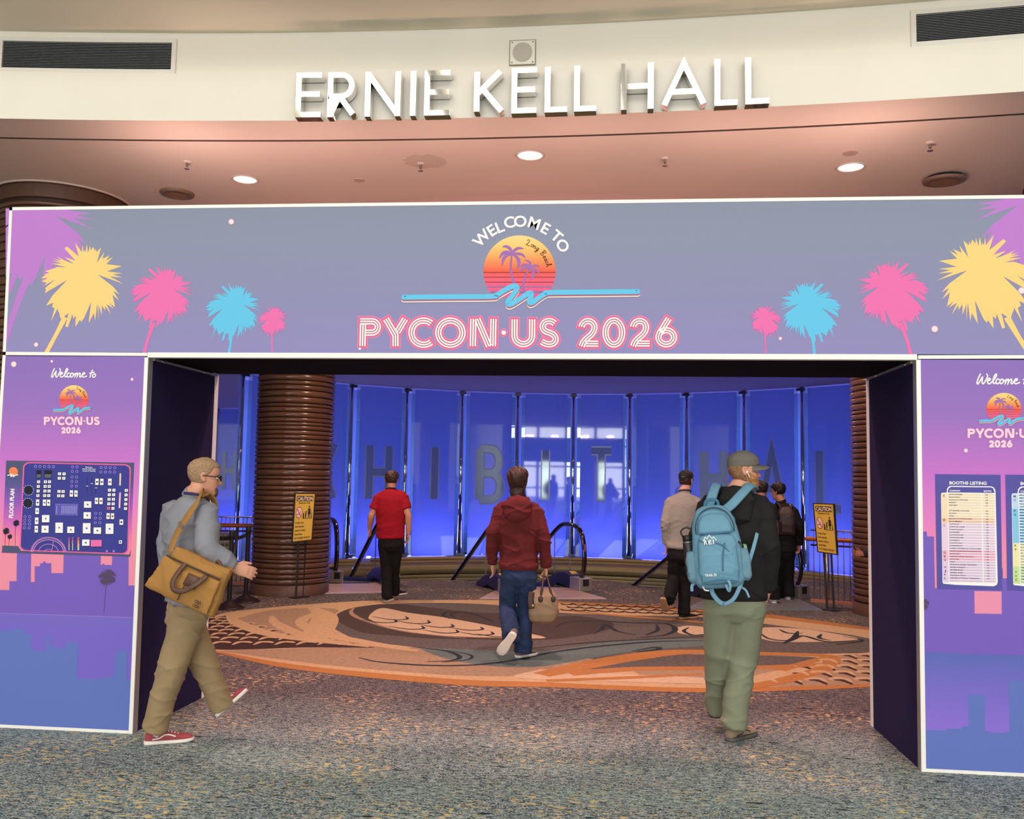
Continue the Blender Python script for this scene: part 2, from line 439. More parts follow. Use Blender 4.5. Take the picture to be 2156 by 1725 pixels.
sprinkler(0.812, 1.924, 'fire sprinkler right of the centre downlight')
sprinkler(2.934, 1.678, 'fire sprinkler near the right ceiling speaker')
SPK = mat('speaker_grille', (158, 120, 92), 0.7, bump=0.4, bscale=300); SPR = mat('speaker_ring', (132, 104, 88), 0.5)
def ceiling_speaker(x, y, r, label, tilt=0.0):
    t = thing('ceiling_speaker', label, 'speaker', (x, y, ZS), 'round ceiling speakers')
    a = MB(); a.lathe([(r, 0.0), (r, -0.014), (r * .97, -0.024), (r * .66, -0.03), (r * .64, -0.024)], n=36); a.obj('rim', t, SPR, True, local=True)
    a = MB(); a.lathe([(0.001, -0.028), (r * .64, -0.026)], n=36); a.obj('grille', t, SPK, True, local=True)
    return t
ceiling_speaker(-3.968, 2.64, 0.165, 'round flush ceiling speaker beside the left column')
t = ceiling_speaker(3.364, 2.529, 0.185, 'round ceiling speaker hanging slightly open beside the right column')
a = MB(); a.lathe([(0.15, 0.0), (0.15, -0.03)], n=30); a.obj('housing', t, mat('black_gap', (25, 20, 20), 0.8), local=True)
for ch in t.children:
    if not ch.name.startswith('housing'): ch.location.z = -0.022; ch.rotation_euler.x = 0.05
for x, y, r, lab in ((-2.023, 2.351, 0.05, 'small blank round cover plate beside the left downlight'), (2.358, 1.88, 0.062, 'small blank round cover plate beside the right downlight')):
    a = MB(); a.lathe([(0.001, -0.008), (r, -0.007), (r, 0)], (x, y, ZS), 24)
    tag(a.obj('cover_plate', None, mat('cover_paint', (205, 172, 160), 0.5)), lab, 'cover plate', 'blank ceiling covers')
a = MB(); q = on_z(895, 340, ZS)
a.add([(q[0] + 0.19 * (1 + .12 * math.sin(3 * k)) * math.cos(k * PI / 12), q[1] + 0.17 * (1 + .12 * math.sin(2 * k)) * math.sin(k * PI / 12), ZS - 0.0012) for k in range(24)], [tuple(range(24))])
o = a.obj('damp_stain', ceil, mat('stain_paint', (222, 200, 188), 0.65))

# ---- fascia fittings: two louvred vents and a square loudspeaker
def fasc(px, py, dr=0.0, upper=True):
    return on_cyl(px, py, FC, FR + (0.03 if upper else 0.0) - dr)
def fang(p): return math.atan2(p[0] - FC[0], p[1] - FC[1])
def fpt(a, z, dr): return np.array([FC[0] + (FR + 0.03 - dr) * math.sin(a), FC[1] + (FR + 0.03 - dr) * math.cos(a), z])
WHITEM = mat('vent_white', (236, 231, 220), 0.45); LOUV = mat('louvre_metal', (150, 150, 152), 0.35, 0.6); DARK = mat('dark_void', (22, 22, 26), 0.9)
def vent(a0, a1, z0, z1, label):
    t = thing('air_vent', label, 'vent', tuple(fpt((a0 + a1) / 2, z0, 0)), 'long louvred air vents on the fascia')
    def q(aa, ab, za, zb, d0, d1, m, name, n=8):
        mb = MB(); A = np.linspace(aa, ab, n)
        for i in range(n - 1):
            mb.hexa([fpt(A[i], za, d1), fpt(A[i + 1], za, d1), fpt(A[i + 1], za, d0), fpt(A[i], za, d0),
                     fpt(A[i], zb, d1), fpt(A[i + 1], zb, d1), fpt(A[i + 1], zb, d0), fpt(A[i], zb, d0)], m)
        return mb, name
    fw = 0.035; da = fw / FR
    mbs = [q(a0, a1, z0, z0 + fw, 0, .02, WHITEM, ''), q(a0, a1, z1 - fw, z1, 0, .02, WHITEM, ''), q(a0, a0 + da, z0 + fw, z1 - fw, 0, .02, WHITEM, '', 2), q(a1 - da, a1, z0 + fw, z1 - fw, 0, .02, WHITEM, '', 2)]
    fr = MB()
    for x, _ in mbs: fr.add(x.v, x.f, WHITEM)
    fr.obj('frame', t)
    q(a0 + da, a1 - da, z0 + fw, z1 - fw, -0.001, 0.002, DARK, '')[0].obj('backing', t)
    sl = MB(); n = 17; hh = (z1 - z0 - 2 * fw) / n
    A = np.linspace(a0 + da, a1 - da, 8)
    for k in range(n):
        z = z0 + fw + hh * k
        for i in range(7):
            sl.hexa([fpt(A[i], z + hh * .30, .012), fpt(A[i + 1], z + hh * .30, .012), fpt(A[i + 1], z + hh * .62, .003), fpt(A[i], z + hh * .62, .003),
                     fpt(A[i], z + hh * .48, .013), fpt(A[i + 1], z + hh * .48, .013), fpt(A[i + 1], z + hh * .8, .004), fpt(A[i], z + hh * .8, .004)], LOUV)
    o = sl.obj('louvres', t); o['kind'] = 'stuff'
vl0, vl1 = fang(fasc(-2, 115)), fang(fasc(372, 120))
vent(vl0, vl1, fasc(180, 156)[2], fasc(180, 82)[2], 'long louvred air vent at the left end of the cream fascia')
vr0 = fang(fasc(1917, 60)); vent(vr0, vr0 + (vl1 - vl0), fasc(1980, 97)[2], fasc(1980, 19)[2], 'long louvred air vent at the right end of the cream fascia')
pa, pb = fasc(1074, 138), fasc(1127, 86)
aa, ab, zc = fang(pa), fang(pb), (pa[2] + pb[2]) / 2
t = thing('wall_speaker', 'square flush loudspeaker plate above the chrome letters', 'speaker', tuple(fpt((aa + ab) / 2, pa[2], 0)))
mb = MB(); e_t = unit(fpt(ab, zc, 0) - fpt(aa, zc, 0)); e_n = np.cross(e_t, (0, 0, 1.0)); cc = fpt((aa + ab) / 2, zc, 0.008); w_ = np.linalg.norm(fpt(ab, zc, 0) - fpt(aa, zc, 0)) / 2; h_ = (pb[2] - pa[2]) / 2
mb.obox(cc, e_t * w_, e_n * 0.008, (0, 0, h_), CREAM); mb.obj('plate', t, bevel=0.003)
mb = MB(); mb.obox(cc + e_n * 0, e_t * (w_ + .006), e_n * 0.004, (0, 0, h_ + .006), mat('gasket', (150, 140, 124), .8)); mb.obj('gasket', t)
mb = MB(); n = 28; nv = e_n if (e_n @ (CAM - cc)) > 0 else -e_n
disc = [cc + nv * 0.010 + e_t * .077 * math.cos(k * 2 * PI / n) + np.array([0, 0, .077]) * math.sin(k * 2 * PI / n) for k in range(n)]
mb.add(disc + [p + nv * .003 for p in disc], [tuple(range(n)), tuple(range(n, 2 * n))] + [(k, (k + 1) % n, n + (k + 1) % n, n + k) for k in range(n)]); mb.obj('grille', t, mat('plate_grille', (206, 198, 184), 0.7, bump=0.5, bscale=400))
for sx in (-1, 1):
    for sz in (-1, 1):
        mb = MB(); mb.ellipsoid(cc + nv * .009 + e_t * sx * w_ * .84 + np.array([0, 0, sz * h_ * .84]), e_t * .006, nv * .003, (0, 0, .006), None, 8, 5); mb.obj('screw', t, mat('screw_grey', (120, 115, 108), 0.4, 0.7))

# ---- ribbed bronze-brown columns; every moulded hoop is a piece of its own
BRN = mat('column_brown', (98, 68, 52), 0.24, 0.0, 0.6, var=0.12, vscale=3.0)
BRN2 = mat('column_base_brown', (92, 64, 50), 0.5)
def hoop_mesh(h, R):
    mb = MB(); prof = [(R - 0.03, 0.0)]
    for k in range(9):
        a = PI * k / 8; prof.append((R - 0.012 + 0.026 * math.sin(a) ** 0.7, h * (0.04 + 0.92 * (1 - math.cos(a)) / 2)))
    prof.append((R - 0.03, h)); mb.lathe(prof, n=44, m=BRN); me = bpy.data.meshes.new('hoop'); me.from_pydata(mb.v, [], mb.f); me.materials.append(BRN)
    bm = bmesh.new(); bm.from_mesh(me); bmesh.ops.recalc_face_normals(bm, faces=bm.faces); bm.to_mesh(me); bm.free()
    me.polygons.foreach_set('use_smooth', [True] * len(me.polygons)); return me
HOOPS = {}
def column(x, y, R, z1, label, zcap, zfrom=0.0):
    t = bpy.data.objects.new('ribbed_column', None); COL.objects.link(t); t.location = (x, y, 0); t['kind'] = 'structure'; t['label'] = label; ORG[t.name] = np.array([x, y, 0.])
    mb = MB(); mb.lathe([(R - .025, 0), (R - .025, z1)], n=32); mb.obj('core', t, mat('core_dark', (50, 32, 24), 0.6), True, local=True)
    mb = MB(); mb.lathe([(R + .012, 0), (R + .012, .15), (R - .03, .165)], n=44); mb.obj('base', t, BRN2, True, local=True)
    if zcap:
        mb = MB(); mb.lathe([(R - .03, z1 - zcap), (R + .01, z1 - zcap + .01), (R + .01, z1 - .02), (R + .035, z1 - .02), (R + .035, z1)], n=44); mb.obj('capital_band', t, BRN2, local=True)
        mb = MB(); mb.lathe([(R + .012, z1 - .012), (R + .045, z1 - .012), (R + .045, z1)], n=44); mb.obj('trim_ring', t, TRIM, True, local=True)
    z = 0.165; rr = random.Random(int(x * 100)); hs = [0.050, 0.064, 0.078, 0.092]
    while z < z1 - zcap - 0.05:
        h = rr.choice(hs); key = (h, R)
        if key not in HOOPS: HOOPS[key] = hoop_mesh(h, R)
        if z >= zfrom:
            o = bpy.data.objects.new('hoop', HOOPS[key]); COL.objects.link(o); o.parent = t
            o.location = (0, 0, z); o.rotation_euler = (rr.uniform(-.004, .004), rr.uniform(-.004, .004), rr.uniform(0, 6))
        z += h
    return t
column(-4.18, 6.95, 0.545, ZL, 'brown ribbed column seen through the arch behind the left caution sign', 0)
column(4.24, 6.60, 0.575, ZL, 'brown ribbed column seen through the arch behind the right caution sign', 0)
column(-5.283, 2.828, 0.60, ZS, 'brown ribbed column rising behind the left end of the arch', 0.16)
column(4.90, 2.65, 0.60 + .1, ZS, 'brown ribbed column rising behind the right end of the arch', 0.16)

# ---- curved glass wall: frosted blue panels with clear margins and polished posts between
gaps = [748, 860, 975, 1090, 1207, 1322, 1440, 1565, 1690]
ga = [math.atan2(*(on_cyl(x, 822, LC, RG)[:2] - LC)) for x in gaps]
kk = np.polyfit(range(9), ga, 1); PITCH, A0 = kk[0], kk[1]
ZB = -0.24
def frosted():
    m = bpy.data.materials.new('frosted_blue_glass'); m.use_nodes = True; nt = m.node_tree; nt.nodes.clear(); N, L = nt.nodes.new, nt.links.new
    o = N('ShaderNodeOutputMaterial'); tr = N('ShaderNodeBsdfTranslucent'); tr.inputs[0].default_value = lin((176, 190, 250))
    df = N('ShaderNodeBsdfDiffuse'); df.inputs[0].default_value = lin((150, 176, 228))
    g = N('ShaderNodeBsdfGlossy'); g.inputs['Roughness'].default_value = 0.03
    a = N('ShaderNodeMixShader'); a.inputs[0].default_value = 0.5; L(tr.outputs[0], a.inputs[1]); L(df.outputs[0], a.inputs[2])
    f = N('ShaderNodeFresnel'); f.inputs[0].default_value = 1.52; b = N('ShaderNodeMixShader')
    ad = N('ShaderNodeMath'); ad.operation = 'ADD'; ad.inputs[1].default_value = .05; L(f.outputs[0], ad.inputs[0]); L(ad.outputs[0], b.inputs[0]); L(a.outputs[0], b.inputs[1]); L(g.outputs[0], b.inputs[2]); L(b.outputs[0], o.inputs[0]); return m
FROST = frosted(); CLEAR = glassmat('clear_glass', (225, 240, 236), 0.3); CLEARB = glassmat('clear_glass_back', (238, 242, 250), 0.0)
def etched():
    m = bpy.data.materials.new('etched_letter_glass'); m.use_nodes = True; nt = m.node_tree; nt.nodes.clear(); N, L = nt.nodes.new, nt.links.new
    o = N('ShaderNodeOutputMaterial'); df = N('ShaderNodeBsdfDiffuse'); df.inputs[0].default_value = lin((136, 158, 236))
    g = N('ShaderNodeBsdfGlossy'); g.inputs['Roughness'].default_value = 0.05; g.inputs[0].default_value = lin((225, 245, 235))
    b = N('ShaderNodeMixShader'); b.inputs[0].default_value = 0.16; L(df.outputs[0], b.inputs[1]); L(g.outputs[0], b.inputs[2]); L(b.outputs[0], o.inputs[0]); return m
ETCH = etched(); ETCH2 = mat('etched_outline', (176, 194, 245), 0.15, 0, 0.6)
STEEL = mat('polished_steel', (210, 205, 205), 0.08, 1.0)
wg = bpy.data.objects.new('wall_back', None); COL.objects.link(wg); wg['kind'] = 'structure'; ORG[wg.name] = np.zeros(3)
def lpt(a, z, R=RG): return np.array([LC[0] + R * math.sin(a), LC[1] + R * math.cos(a), z])
SFONT = {}
def arcp(cx, cy_, rx, ry, a0, a1, n=14): return [(cx + rx * math.cos(math.radians(t)), cy_ + ry * math.sin(math.radians(t))) for t in np.linspace(a0, a1, n)]
# single-stroke capitals on a 1-high cell (width, list of centre lines)
SFONT.update({'E': (.60, [[(.56, 0), (0, 0), (0, 1), (.56, 1)], [(0, .52), (.52, .52)]]), 'X': (.62, [[(0, 0), (.6, 1)], [(0, 1), (.6, 0)]]), 'H': (.62, [[(0, 0), (0, 1)], [(.6, 0), (.6, 1)], [(0, .5), (.6, .5)]]),
    'I': (.02, [[(0, 0), (0, 1)]]), 'B': (.56, [[(0, 0), (0, 1)], [(0, 1), (.28, 1)] + arcp(.30, .76, .24, .24, 90, -90) + [(0, .52)], [(0, .52), (.30, .52)] + arcp(.32, .26, .26, .26, 90, -90) + [(0, 0)]]),
    'T': (.6, [[(.3, 0), (.3, 1)], [(0, 1), (.6, 1)]]), 'A': (.74, [[(0, 0), (.37, 1), (.74, 0)], [(.13, .32), (.61, .32)]]), 'L': (.48, [[(0, 1), (0, 0), (.48, 0)]]),
    'R': (.62, [[(0, 0), (0, 1), (.26, 1)] + arcp(.28, .73, .27, .27, 90, -90) + [(.02, .46)], [(.24, .46), (.60, 0)]]), 'N': (.70, [[(0, 0), (0, 1), (.70, 0), (.70, 1)]]), 'K': (.58, [[(0, 0), (0, 1)], [(.56, 1), (.03, .46)], [(.14, .56), (.60, 0)]])})
def stroke_quads(path, w, closed=False, w2=None):
    """mitred ribbon along a 2-D path -> (left pts, right pts)"""
    P = np.asarray(path, float); n = len(P); L_, R_ = [], []
    ws = np.full(n, w / 2) if np.isscalar(w) else np.asarray(w, float) / 2
    for i in range(n):
        if closed: a, b = P[(i - 1) % n], P[(i + 1) % n]; d0, d1 = P[i] - a, b - P[i]
        else:
            d0 = P[i] - P[i - 1] if i else P[1] - P[0]; d1 = P[i + 1] - P[i] if i < n - 1 else d0
        d0 = d0 / (np.linalg.norm(d0) + 1e-9); d1 = d1 / (np.linalg.norm(d1) + 1e-9)
        n0, n1 = np.array([-d0[1], d0[0]]), np.array([-d1[1], d1[0]]); mm = n0 + n1; l = np.linalg.norm(mm)
        mm = n0 if l < 1e-3 else mm / l; k = 1 / max(0.3, mm @ n0)
        L_.append(P[i] + mm * ws[i] * k); R_.append(P[i] - mm * ws[i] * k)
    return L_, R_
def slab_strokes(mb, paths, w, o, u, v, depth, m):
    for k, p in enumerate(paths):
        A, B = stroke_quads(p, w); mb.prism(A + B[::-1], o + np.asarray(depth) * .06 * k, u, v, depth, m)
HALL = 'EXHIBIT HALL'
for i in range(-12, 21):
    a0, a1 = A0 + PITCH * i, A0 + PITCH * (i + 1)
    if a0 < -1.9 or a1 > 1.9: continue
    g0, g1 = a0 + PITCH * .13, a1 - PITCH * .11; c0, c1 = a0 + PITCH * .07, a1 - PITCH * .05
    P, Q = lpt(g0, ZB), lpt(g1, ZB); u = unit(Q - P); n = np.array([-u[1], u[0], 0]);
    if n @ (lpt((a0 + a1) / 2, 0, 0.1) - P) < 0: n = -n
    hgt = np.array([0, 0, ZL - 0.03 - ZB]); wid = np.linalg.norm(Q - P)
    mb = MB(); b = P - n * 0.02
    mb.add([P, Q, Q + hgt, P + hgt], [(0, 1, 2, 3)], FROST)
    mb.add([P, Q, Q + hgt, P + hgt, b, b + u * wid, b + u * wid + hgt, b + hgt], [(4, 5, 6, 7), (0, 1, 5, 4), (1, 2, 6, 5), (2, 3, 7, 6), (3, 0, 4, 7)], CLEARB)
    pn = mb.obj('glass_panel', wg)
    mb = MB()
    for aa_, bb_ in ((lpt(c0, ZB), P), (Q, lpt(c1, ZB))):
        uu = bb_ - aa_; b2 = aa_ - n * .02; mb.hexa([aa_, bb_, bb_ - n * .02, b2, aa_ + hgt, bb_ + hgt, bb_ - n * .02 + hgt, b2 + hgt], CLEAR)
    mb.obj('clear_margin', wg)
    mb = MB(); mb.tube([lpt(a0, ZB + .02, RG + .10), lpt(a0, ZL, RG + .10)], 0.055, 12); mb.obj('steel_post', wg, STEEL, True)
    mb = MB()
    for z in (ZB + .03, ZL - .05): mb.obox(lpt(a0, z, RG + .02), u * .085, n * .05, (0, 0, .03))
    mb.obj('clamp', wg, mat('clamp_metal', (90, 88, 92), 0.3, 0.9))
    k = i + 2
    if 0 <= k < len(HALL) and HALL[k] != ' ':
        ch = HALL[k]; wgl, paths = SFONT[ch]; hh = 1.28; ww = 0.64; sx = ww / max(wgl, .3) if ch != 'I' else 1
        off = (wid - (wgl * sx if ch != 'I' else 0)) / 2 + (.06 if ch != 'I' else 0)
        sc = [[(x * sx * .8 if ch != 'I' else x, y * hh) for x, y in p] for p in paths]
        mb = MB(); slab_strokes(mb, sc, .235, P + u * off + (0, 0, 1.16 - ZB) + n * .002, u, (0, 0, 1.0), n * .006, ETCH2); mb.obj('letter_outline', pn)
        mb = MB(); slab_strokes(mb, sc, .17, P + u * off + (0, 0, 1.16 - ZB) + n * .0085, u, (0, 0, 1.0), n * .006, ETCH); mb.obj('letter', pn)
    # blue LED strip at the foot of each panel, behind it
    mid = lpt((g0 + g1) / 2, ZB + .04, RG + .58)
    if -1.25 < (a0 + a1) / 2 < 1.25:
        area('led_strip', tuple(mid), (wid * .95, .12), 62, (0.14, 0.15, 1.0), target=tuple(mid + np.array([0, 0, 1.0]) + n * 0.42))
        vm = lpt((g0 + g1) / 2, 1.75, RG + .55); area('added_panel_glow', tuple(vm), (.06, 3.6), 30, (.22, .40, 1.0), target=tuple(vm - n))  # hidden upright blue lamp added to brighten the panel higher up
        mb = MB(); mb.obox(vm + n * .02, u * .03, n * .015, (0, 0, 1.8)); mb.obj('added_glow_back', wg, mat('led_channel', (60, 60, 90), 0.5))
        mb = MB(); mb.obox(mid - (0, 0, .03), u * wid * .48, n * .04, (0, 0, .02)); mb.obj('led_channel', wg, mat('led_channel', (60, 60, 90), 0.5))
# backing wall behind the glass
mb = MB(); arc_band(mb, [(RG + 1.3, -1.0), (RG + 1.3, ZL)], LC, -2.0, 2.0, 70, mat('backing_paint', (150, 152, 196), 0.8)); struct(mb, 'wall_backing')
# brass-coloured moulded plinth under the glass
BRASS = mat('champagne_plinth', (168, 140, 92), 0.38, 0.35, 0.5)
prof = [(RG + 1.3, ZB - .01), (RG - .14, ZB - .01), (RG - .16, ZB - .06), (RG - .13, ZB - .10), (RG - .15, ZB - .13)]
for k in range(11):
    a = PI * k / 10; prof.append((RG - .15 - .12 * math.sin(a), ZB - .14 - .28 * (1 - math.cos(a)) / 2))
z = ZB - .42
for k in range(3): prof += [(RG - .10, z - .01), (RG - .17, z - .025), (RG - .17, z - .06), (RG - .10, z - .075)]; z -= .085
prof += [(RG - .12, z), (RG - .12, -4.2)]
mb = MB(); arc_band(mb, prof, LC, -2.0, 2.0, 90, BRASS); autosmooth(struct(mb, 'wall_plinth'), 50)
# ================================================================== THE FABRIC ENTRANCE ARCH
WHITE = mat('frame_white', (252, 250, 244), 0.45); ALU = mat('frame_aluminium', (176, 174, 168), 0.4, 0.5)
NAVY = mat('navy_fabric', (38, 30, 70), 0.85, 0, 0.2, bump=0.1, bscale=500); BLACKF = mat('black_fabric', (14, 12, 16), 0.9, 0, 0.1)
def p3(px, py, y=0.0): return on_y(px, py, y)
iLb, iLt, iRb, iRt = p3(279.6, 1544.6), p3(313, 753), p3(1939.5, 1620), p3(1928.5, 758)
for q in (iLb, iRb): q[2] = 0.0
DEP = 1.0
jLb, jLt, jRb, jRt = p3(432, 1469.5, DEP), p3(461, 791, DEP), p3(1833, 1530, DEP), p3(1823, 799, DEP)
for q in (jLb, jRb): q[2] = 0.0
hTL, hBL = p3(21, 437), p3(6.7, 748); hTR = p3(2156, 411); hBR = p3(2156, 754.5)
def lerp(a, b, t): return a + (b - a) * t
XR = 3.30
hTR = lerp(hTL, hTR, (XR - hTL[0]) / (hTR[0] - hTL[0])); hBR = lerp(hBL, hBR, (XR - hBL[0]) / (hBR[0] - hBL[0]))
oLb = np.array([hBL[0] + 0.005, 0, 0]); oRb = np.array([XR, 0, 0])
arch = thing('entrance_arch', 'large fabric-covered entrance arch printed with palms and a sunset', 'archway', ((iLb[0] + iRb[0]) / 2, 0.5, 0))

class Print:
    """flat print laid on a surface: shapes given on the print's own picture plane, stacked in thin layers"""
    def __init__(s, fn): s.fn = fn; s.mb = MB(); s.lay = 0; s.n = 0
    def up(s, k): s.n = (s.n + 1) % 28; return (s.lay if k is None else k) + .030 * s.n
    def poly(s, pts, m, lay=None):
        pts = [tuple(p) for p in pts]; T = tessellate_polygon([[Vector((x, y, 0)) for x, y in pts]])
        k = s.up(lay)
        s.mb.add([s.fn(x, y, k) for x, y in pts], [tuple(t) for t in T], m)
    def tri(s, pts, faces, m, lay=None):
        k = s.up(lay); s.mb.add([s.fn(x, y, k) for x, y in pts], faces, m)
    def stroke(s, path, w, m, lay=None, closed=False, round_=False):
        A, B = stroke_quads(path, w, closed); n = len(A); F = [(i, i + 1, n + i + 1, n + i) for i in range(n - 1)]
        if closed: F.append((n - 1, 0, n, 2 * n - 1))
        k = s.up(lay); h = 0.0 if closed else .12 / n
        s.mb.add([s.fn(p[0], p[1], k + h * i) for i, p in enumerate(A)] + [s.fn(p[0], p[1], k + h * i) for i, p in enumerate(B)], F, m)
        if round_:
            for q, ww in ((path[0], w if np.isscalar(w) else w[0]), (path[-1], w if np.isscalar(w) else w[-1])): s.disc(q, ww / 2, m, lay, 10)
    def disc(s, c, r, m, lay=None, n=24, ry=None):
        ry = ry or r; pts = [(c[0] + r * math.cos(2 * PI * k / n), c[1] + ry * math.sin(2 * PI * k / n)) for k in range(n)]
        s.tri(pts, [tuple(range(n))], m, lay)
    def rect(s, x0, y0, x1, y1, m, lay=None): s.tri([(x0, y0), (x1, y0), (x1, y1), (x0, y1)], [(0, 1, 2, 3)], m, lay)
    def ring(s, c, r, w, m, lay=None, n=24):
        s.stroke([(c[0] + r * math.cos(2 * PI * k / n), c[1] + r * math.sin(2 * PI * k / n)) for k in range(n)], w, m, lay, True)
    def text(s, txt, bl, br, h, m, lay=None, bold=0.012, up=None):
        """fit a line of lettering: baseline from bl to br, cap height h"""
        V, F, cap = glyphs(txt, bold)
        if not len(V): return
        x0, x1 = V[:, 0].min(), V[:, 0].max(); bl, br = np.array(bl, float), np.array(br, float); d = br - bl; L_ = np.linalg.norm(d)
        uu = d / L_; vv = np.array([uu[1], -uu[0]]) if up is None else np.array(up, float)
        P = bl + np.outer((V[:, 0] - x0) / (x1 - x0) * L_, uu) + np.outer(V[:, 1] / cap * h, vv)
        s.tri([tuple(p) for p in P], F, m, lay)
    def obj(s, name, parent, **k): return s.mb.obj(name, parent, **k)
_gl = {}
def glyphs(txt, bold=0.012):
    key = (txt, bold)
    if key in _gl: return _gl[key]
    def raw(t):
        c = bpy.data.curves.new('tmp_text', 'FONT'); c.body = t; c.offset = bold; c.resolution_u = 3; c.fill_mode = 'FRONT'
        o = bpy.data.objects.new('tmp_text', c); COL.objects.link(o); bpy.context.view_layer.update()
        me = o.to_mesh(); V = np.array([v.co[:2] for v in me.vertices]).reshape(-1, 2); F = [tuple(p.vertices) for p in me.polygons]
        o.to_mesh_clear(); bpy.data.objects.remove(o); bpy.data.curves.remove(c); return V, F
    V, F = raw(txt)
    if 'cap' not in _gl: _gl['cap'] = None; hv, _ = raw('H'); _gl['cap'] = hv[:, 1].max()
    _gl[key] = (V, F, _gl['cap']); return _gl[key]
FRONTF = lambda x, y, k: on_y(x, y, -(0.004 + 0.0006 * k))

# --- header box
HG = gradmat('header_print', hBL[2], hTL[2], [(0, (150, 144, 198)), (0.35, (146, 146, 188)), (0.75, (143, 150, 176)), (1, (141, 148, 172))])
mb = MB(); off = np.array([0, -0.0035, 0])
dz = np.array([0, 0, .022]); dx = np.array([.022, 0, 0])
mb.hexa([hBL + dx + dz + off, hBR - dx + dz + off, hBR - dx + dz + (0, .02, 0), hBL + dx + dz + (0, .02, 0), hTL + dx - dz + off, hTR - dx - dz + off, hTR - dx - dz + (0, .02, 0), hTL + dx - dz + (0, .02, 0)], HG)
header = mb.obj('header_banner', arch)
def framebar(p, q, w, name='frame_bar', inward=(0, 0, 1), depth=.05, m=WHITE):
    iw = np.asarray(inward, float) * w; mb = MB(); d = np.array([0, depth, 0]); e = np.array([0, -0.006, 0])
    mb.hexa([p + e, q + e, q + d, p + d, p + iw + e, q + iw + e, q + iw + d, p + iw + d], m); return mb.obj(name, arch)
framebar(hTL, hTR, .022, inward=(0, 0, -1)); framebar(hBL, p3(311, 750), .022); framebar(p3(1933, 756), hBR, .022)
framebar(hTL, hBL, .022, inward=(1, 0, 0)); framebar(hTR, hBR, .022, inward=(-1, 0, 0))
framebar(lerp(iLt, iRt, -.001), lerp(iLt, iRt, 1.001), .034)               # lintel edge
# header sides: top, back, underside
mb = MB(); bk = np.array([0, DEP, 0])
mb.hexa([hTL + (0, .05, -.03), hTR + (0, .05, -.03), hTR + bk + (0, 0, -.03), hTL + bk + (0, 0, -.03), hTL + (0, .05, -.005), hTR + (0, .05, -.005), hTR + bk + (0, 0, -.005), hTL + bk + (0, 0, -.005)], BLACKF); mb.obj('roof_cloth', arch)
mb = MB(); b0, b1 = hBL + bk, hBR + bk; b0[2] = jLt[2] + .02; b1[2] = jRt[2] + .02
mb.hexa([b0 - (0, .02, 0), b1 - (0, .02, 0), b1, b0, hTL + bk - (0, .02, 0), hTR + bk - (0, .02, 0), hTR + bk, hTL + bk], NAVY); mb.obj('rear_banner', arch)
mb = MB(); g = np.array([0, 0.05, 0.012]); up = np.array([0, 0, .03])
mb.hexa([iLt + g, iRt + g, jRt - (0, .0, -.012), jLt - (0, .0, -.012), iLt + g + up, iRt + g + up, jRt + up, jLt + up], BLACKF); mb.obj('ceiling_cloth', arch)
mb = MB(); mb.hexa([iLt, iRt, iRt + (0, .05, 0), iLt + (0, .05, 0), iLt + (0, 0, .012), iRt + (0, 0, .012), iRt + (0, .05, .012), iLt + (0, .05, .012)], ALU); mb.obj('lintel_return', arch)
# posts (front and back) with aluminium returns, tunnel walls, outer legs
def leg(ib, it, jb, jt, ob, sgn, name):
    w = np.array([-sgn, 0, 0.]); y5 = np.array([0, .055, 0])
    mb = MB(); e = np.array([0, -.006, 0])
    mb.hexa([ib + e, ib + w * .026 + e, ib + w * .026 + y5, ib + y5 * .1, it + e, it + w * .026 + e, it + w * .026 + y5, it + y5 * .1], WHITE); mb.obj('front_post', arch)
    fb, ft = lerp(ib, jb, .055), lerp(it, jt, .055)
    mb = MB(); mb.hexa([ib, fb, fb + w * .02, ib + w * .02, it, ft, ft + w * .02, it + w * .02], ALU); mb.obj('post_return', arch)
    kb, kt = lerp(ib, jb, .945), lerp(it, jt, .945)
    mb = MB(); mb.hexa([fb + w * .004, kb + w * .004, kb + w * .03, fb + w * .03, ft + w * .004, kt + w * .004, kt + w * .03, ft + w * .03], NAVY); mb.obj('tunnel_wall', arch)
    mb = MB(); mb.hexa([kb, jb, jb + w * .05, kb + w * .05, kt, jt, jt + w * .05, kt + w * .05], WHITE); mb.obj('rear_post', arch)
    mb = MB(); mb.bar(ft + (0, 0, -.006) - w * .006, kt + (0, 0, -.006) - w * .006, .014, .014, m=ALU); mb.obj('corner_rail', arch)
    for tt in (.16, .74):
        c = lerp(it, jt, tt) - w * .012 + (0, 0, -.006); mb = MB(); mb.ellipsoid(c, (.008, 0, 0), (0, .012, 0), (0, 0, .008), None, 10, 6); mb.obj('fixing_screw', arch, mat('chrome', (235, 235, 235), .12, 1.0), True)
    ot = ob.copy(); ot[2] = it[2]
    mb = MB(); mb.hexa([ob + (0, .02, 0), ob + bk, ob + bk - w * .03, ob + (0, .02, 0) - w * .03, ot + (0, .02, 0), ot + bk, ot + bk - w * .03, ot + (0, .02, 0) - w * .03], NAVY); mb.obj('outer_wall', arch)
    rb = jb + w * .05; mb = MB(); mb.hexa([rb - (0, .02, 0), ob + bk - (0, .02, 0), ob + bk, rb, jt + w * .05 - (0, .02, 0), ot + bk - (0, .02, 0), ot + bk, jt + w * .05], NAVY); mb.obj('rear_panel', arch)
leg(iLb, iLt, jLb, jLt, oLb, 1, 'left'); leg(iRb, iRt, jRb, jRt, oRb, -1, 'right')
SKY = [(0.0, (240, 150, 160)), (0.52, (246, 150, 178)), (0.60, (232, 136, 204)), (0.72, (204, 122, 212)), (0.86, (158, 120, 200)), (1.0, (146, 118, 196))]
PG = gradmat('side_panel_print', 0, 2.47, SKY)
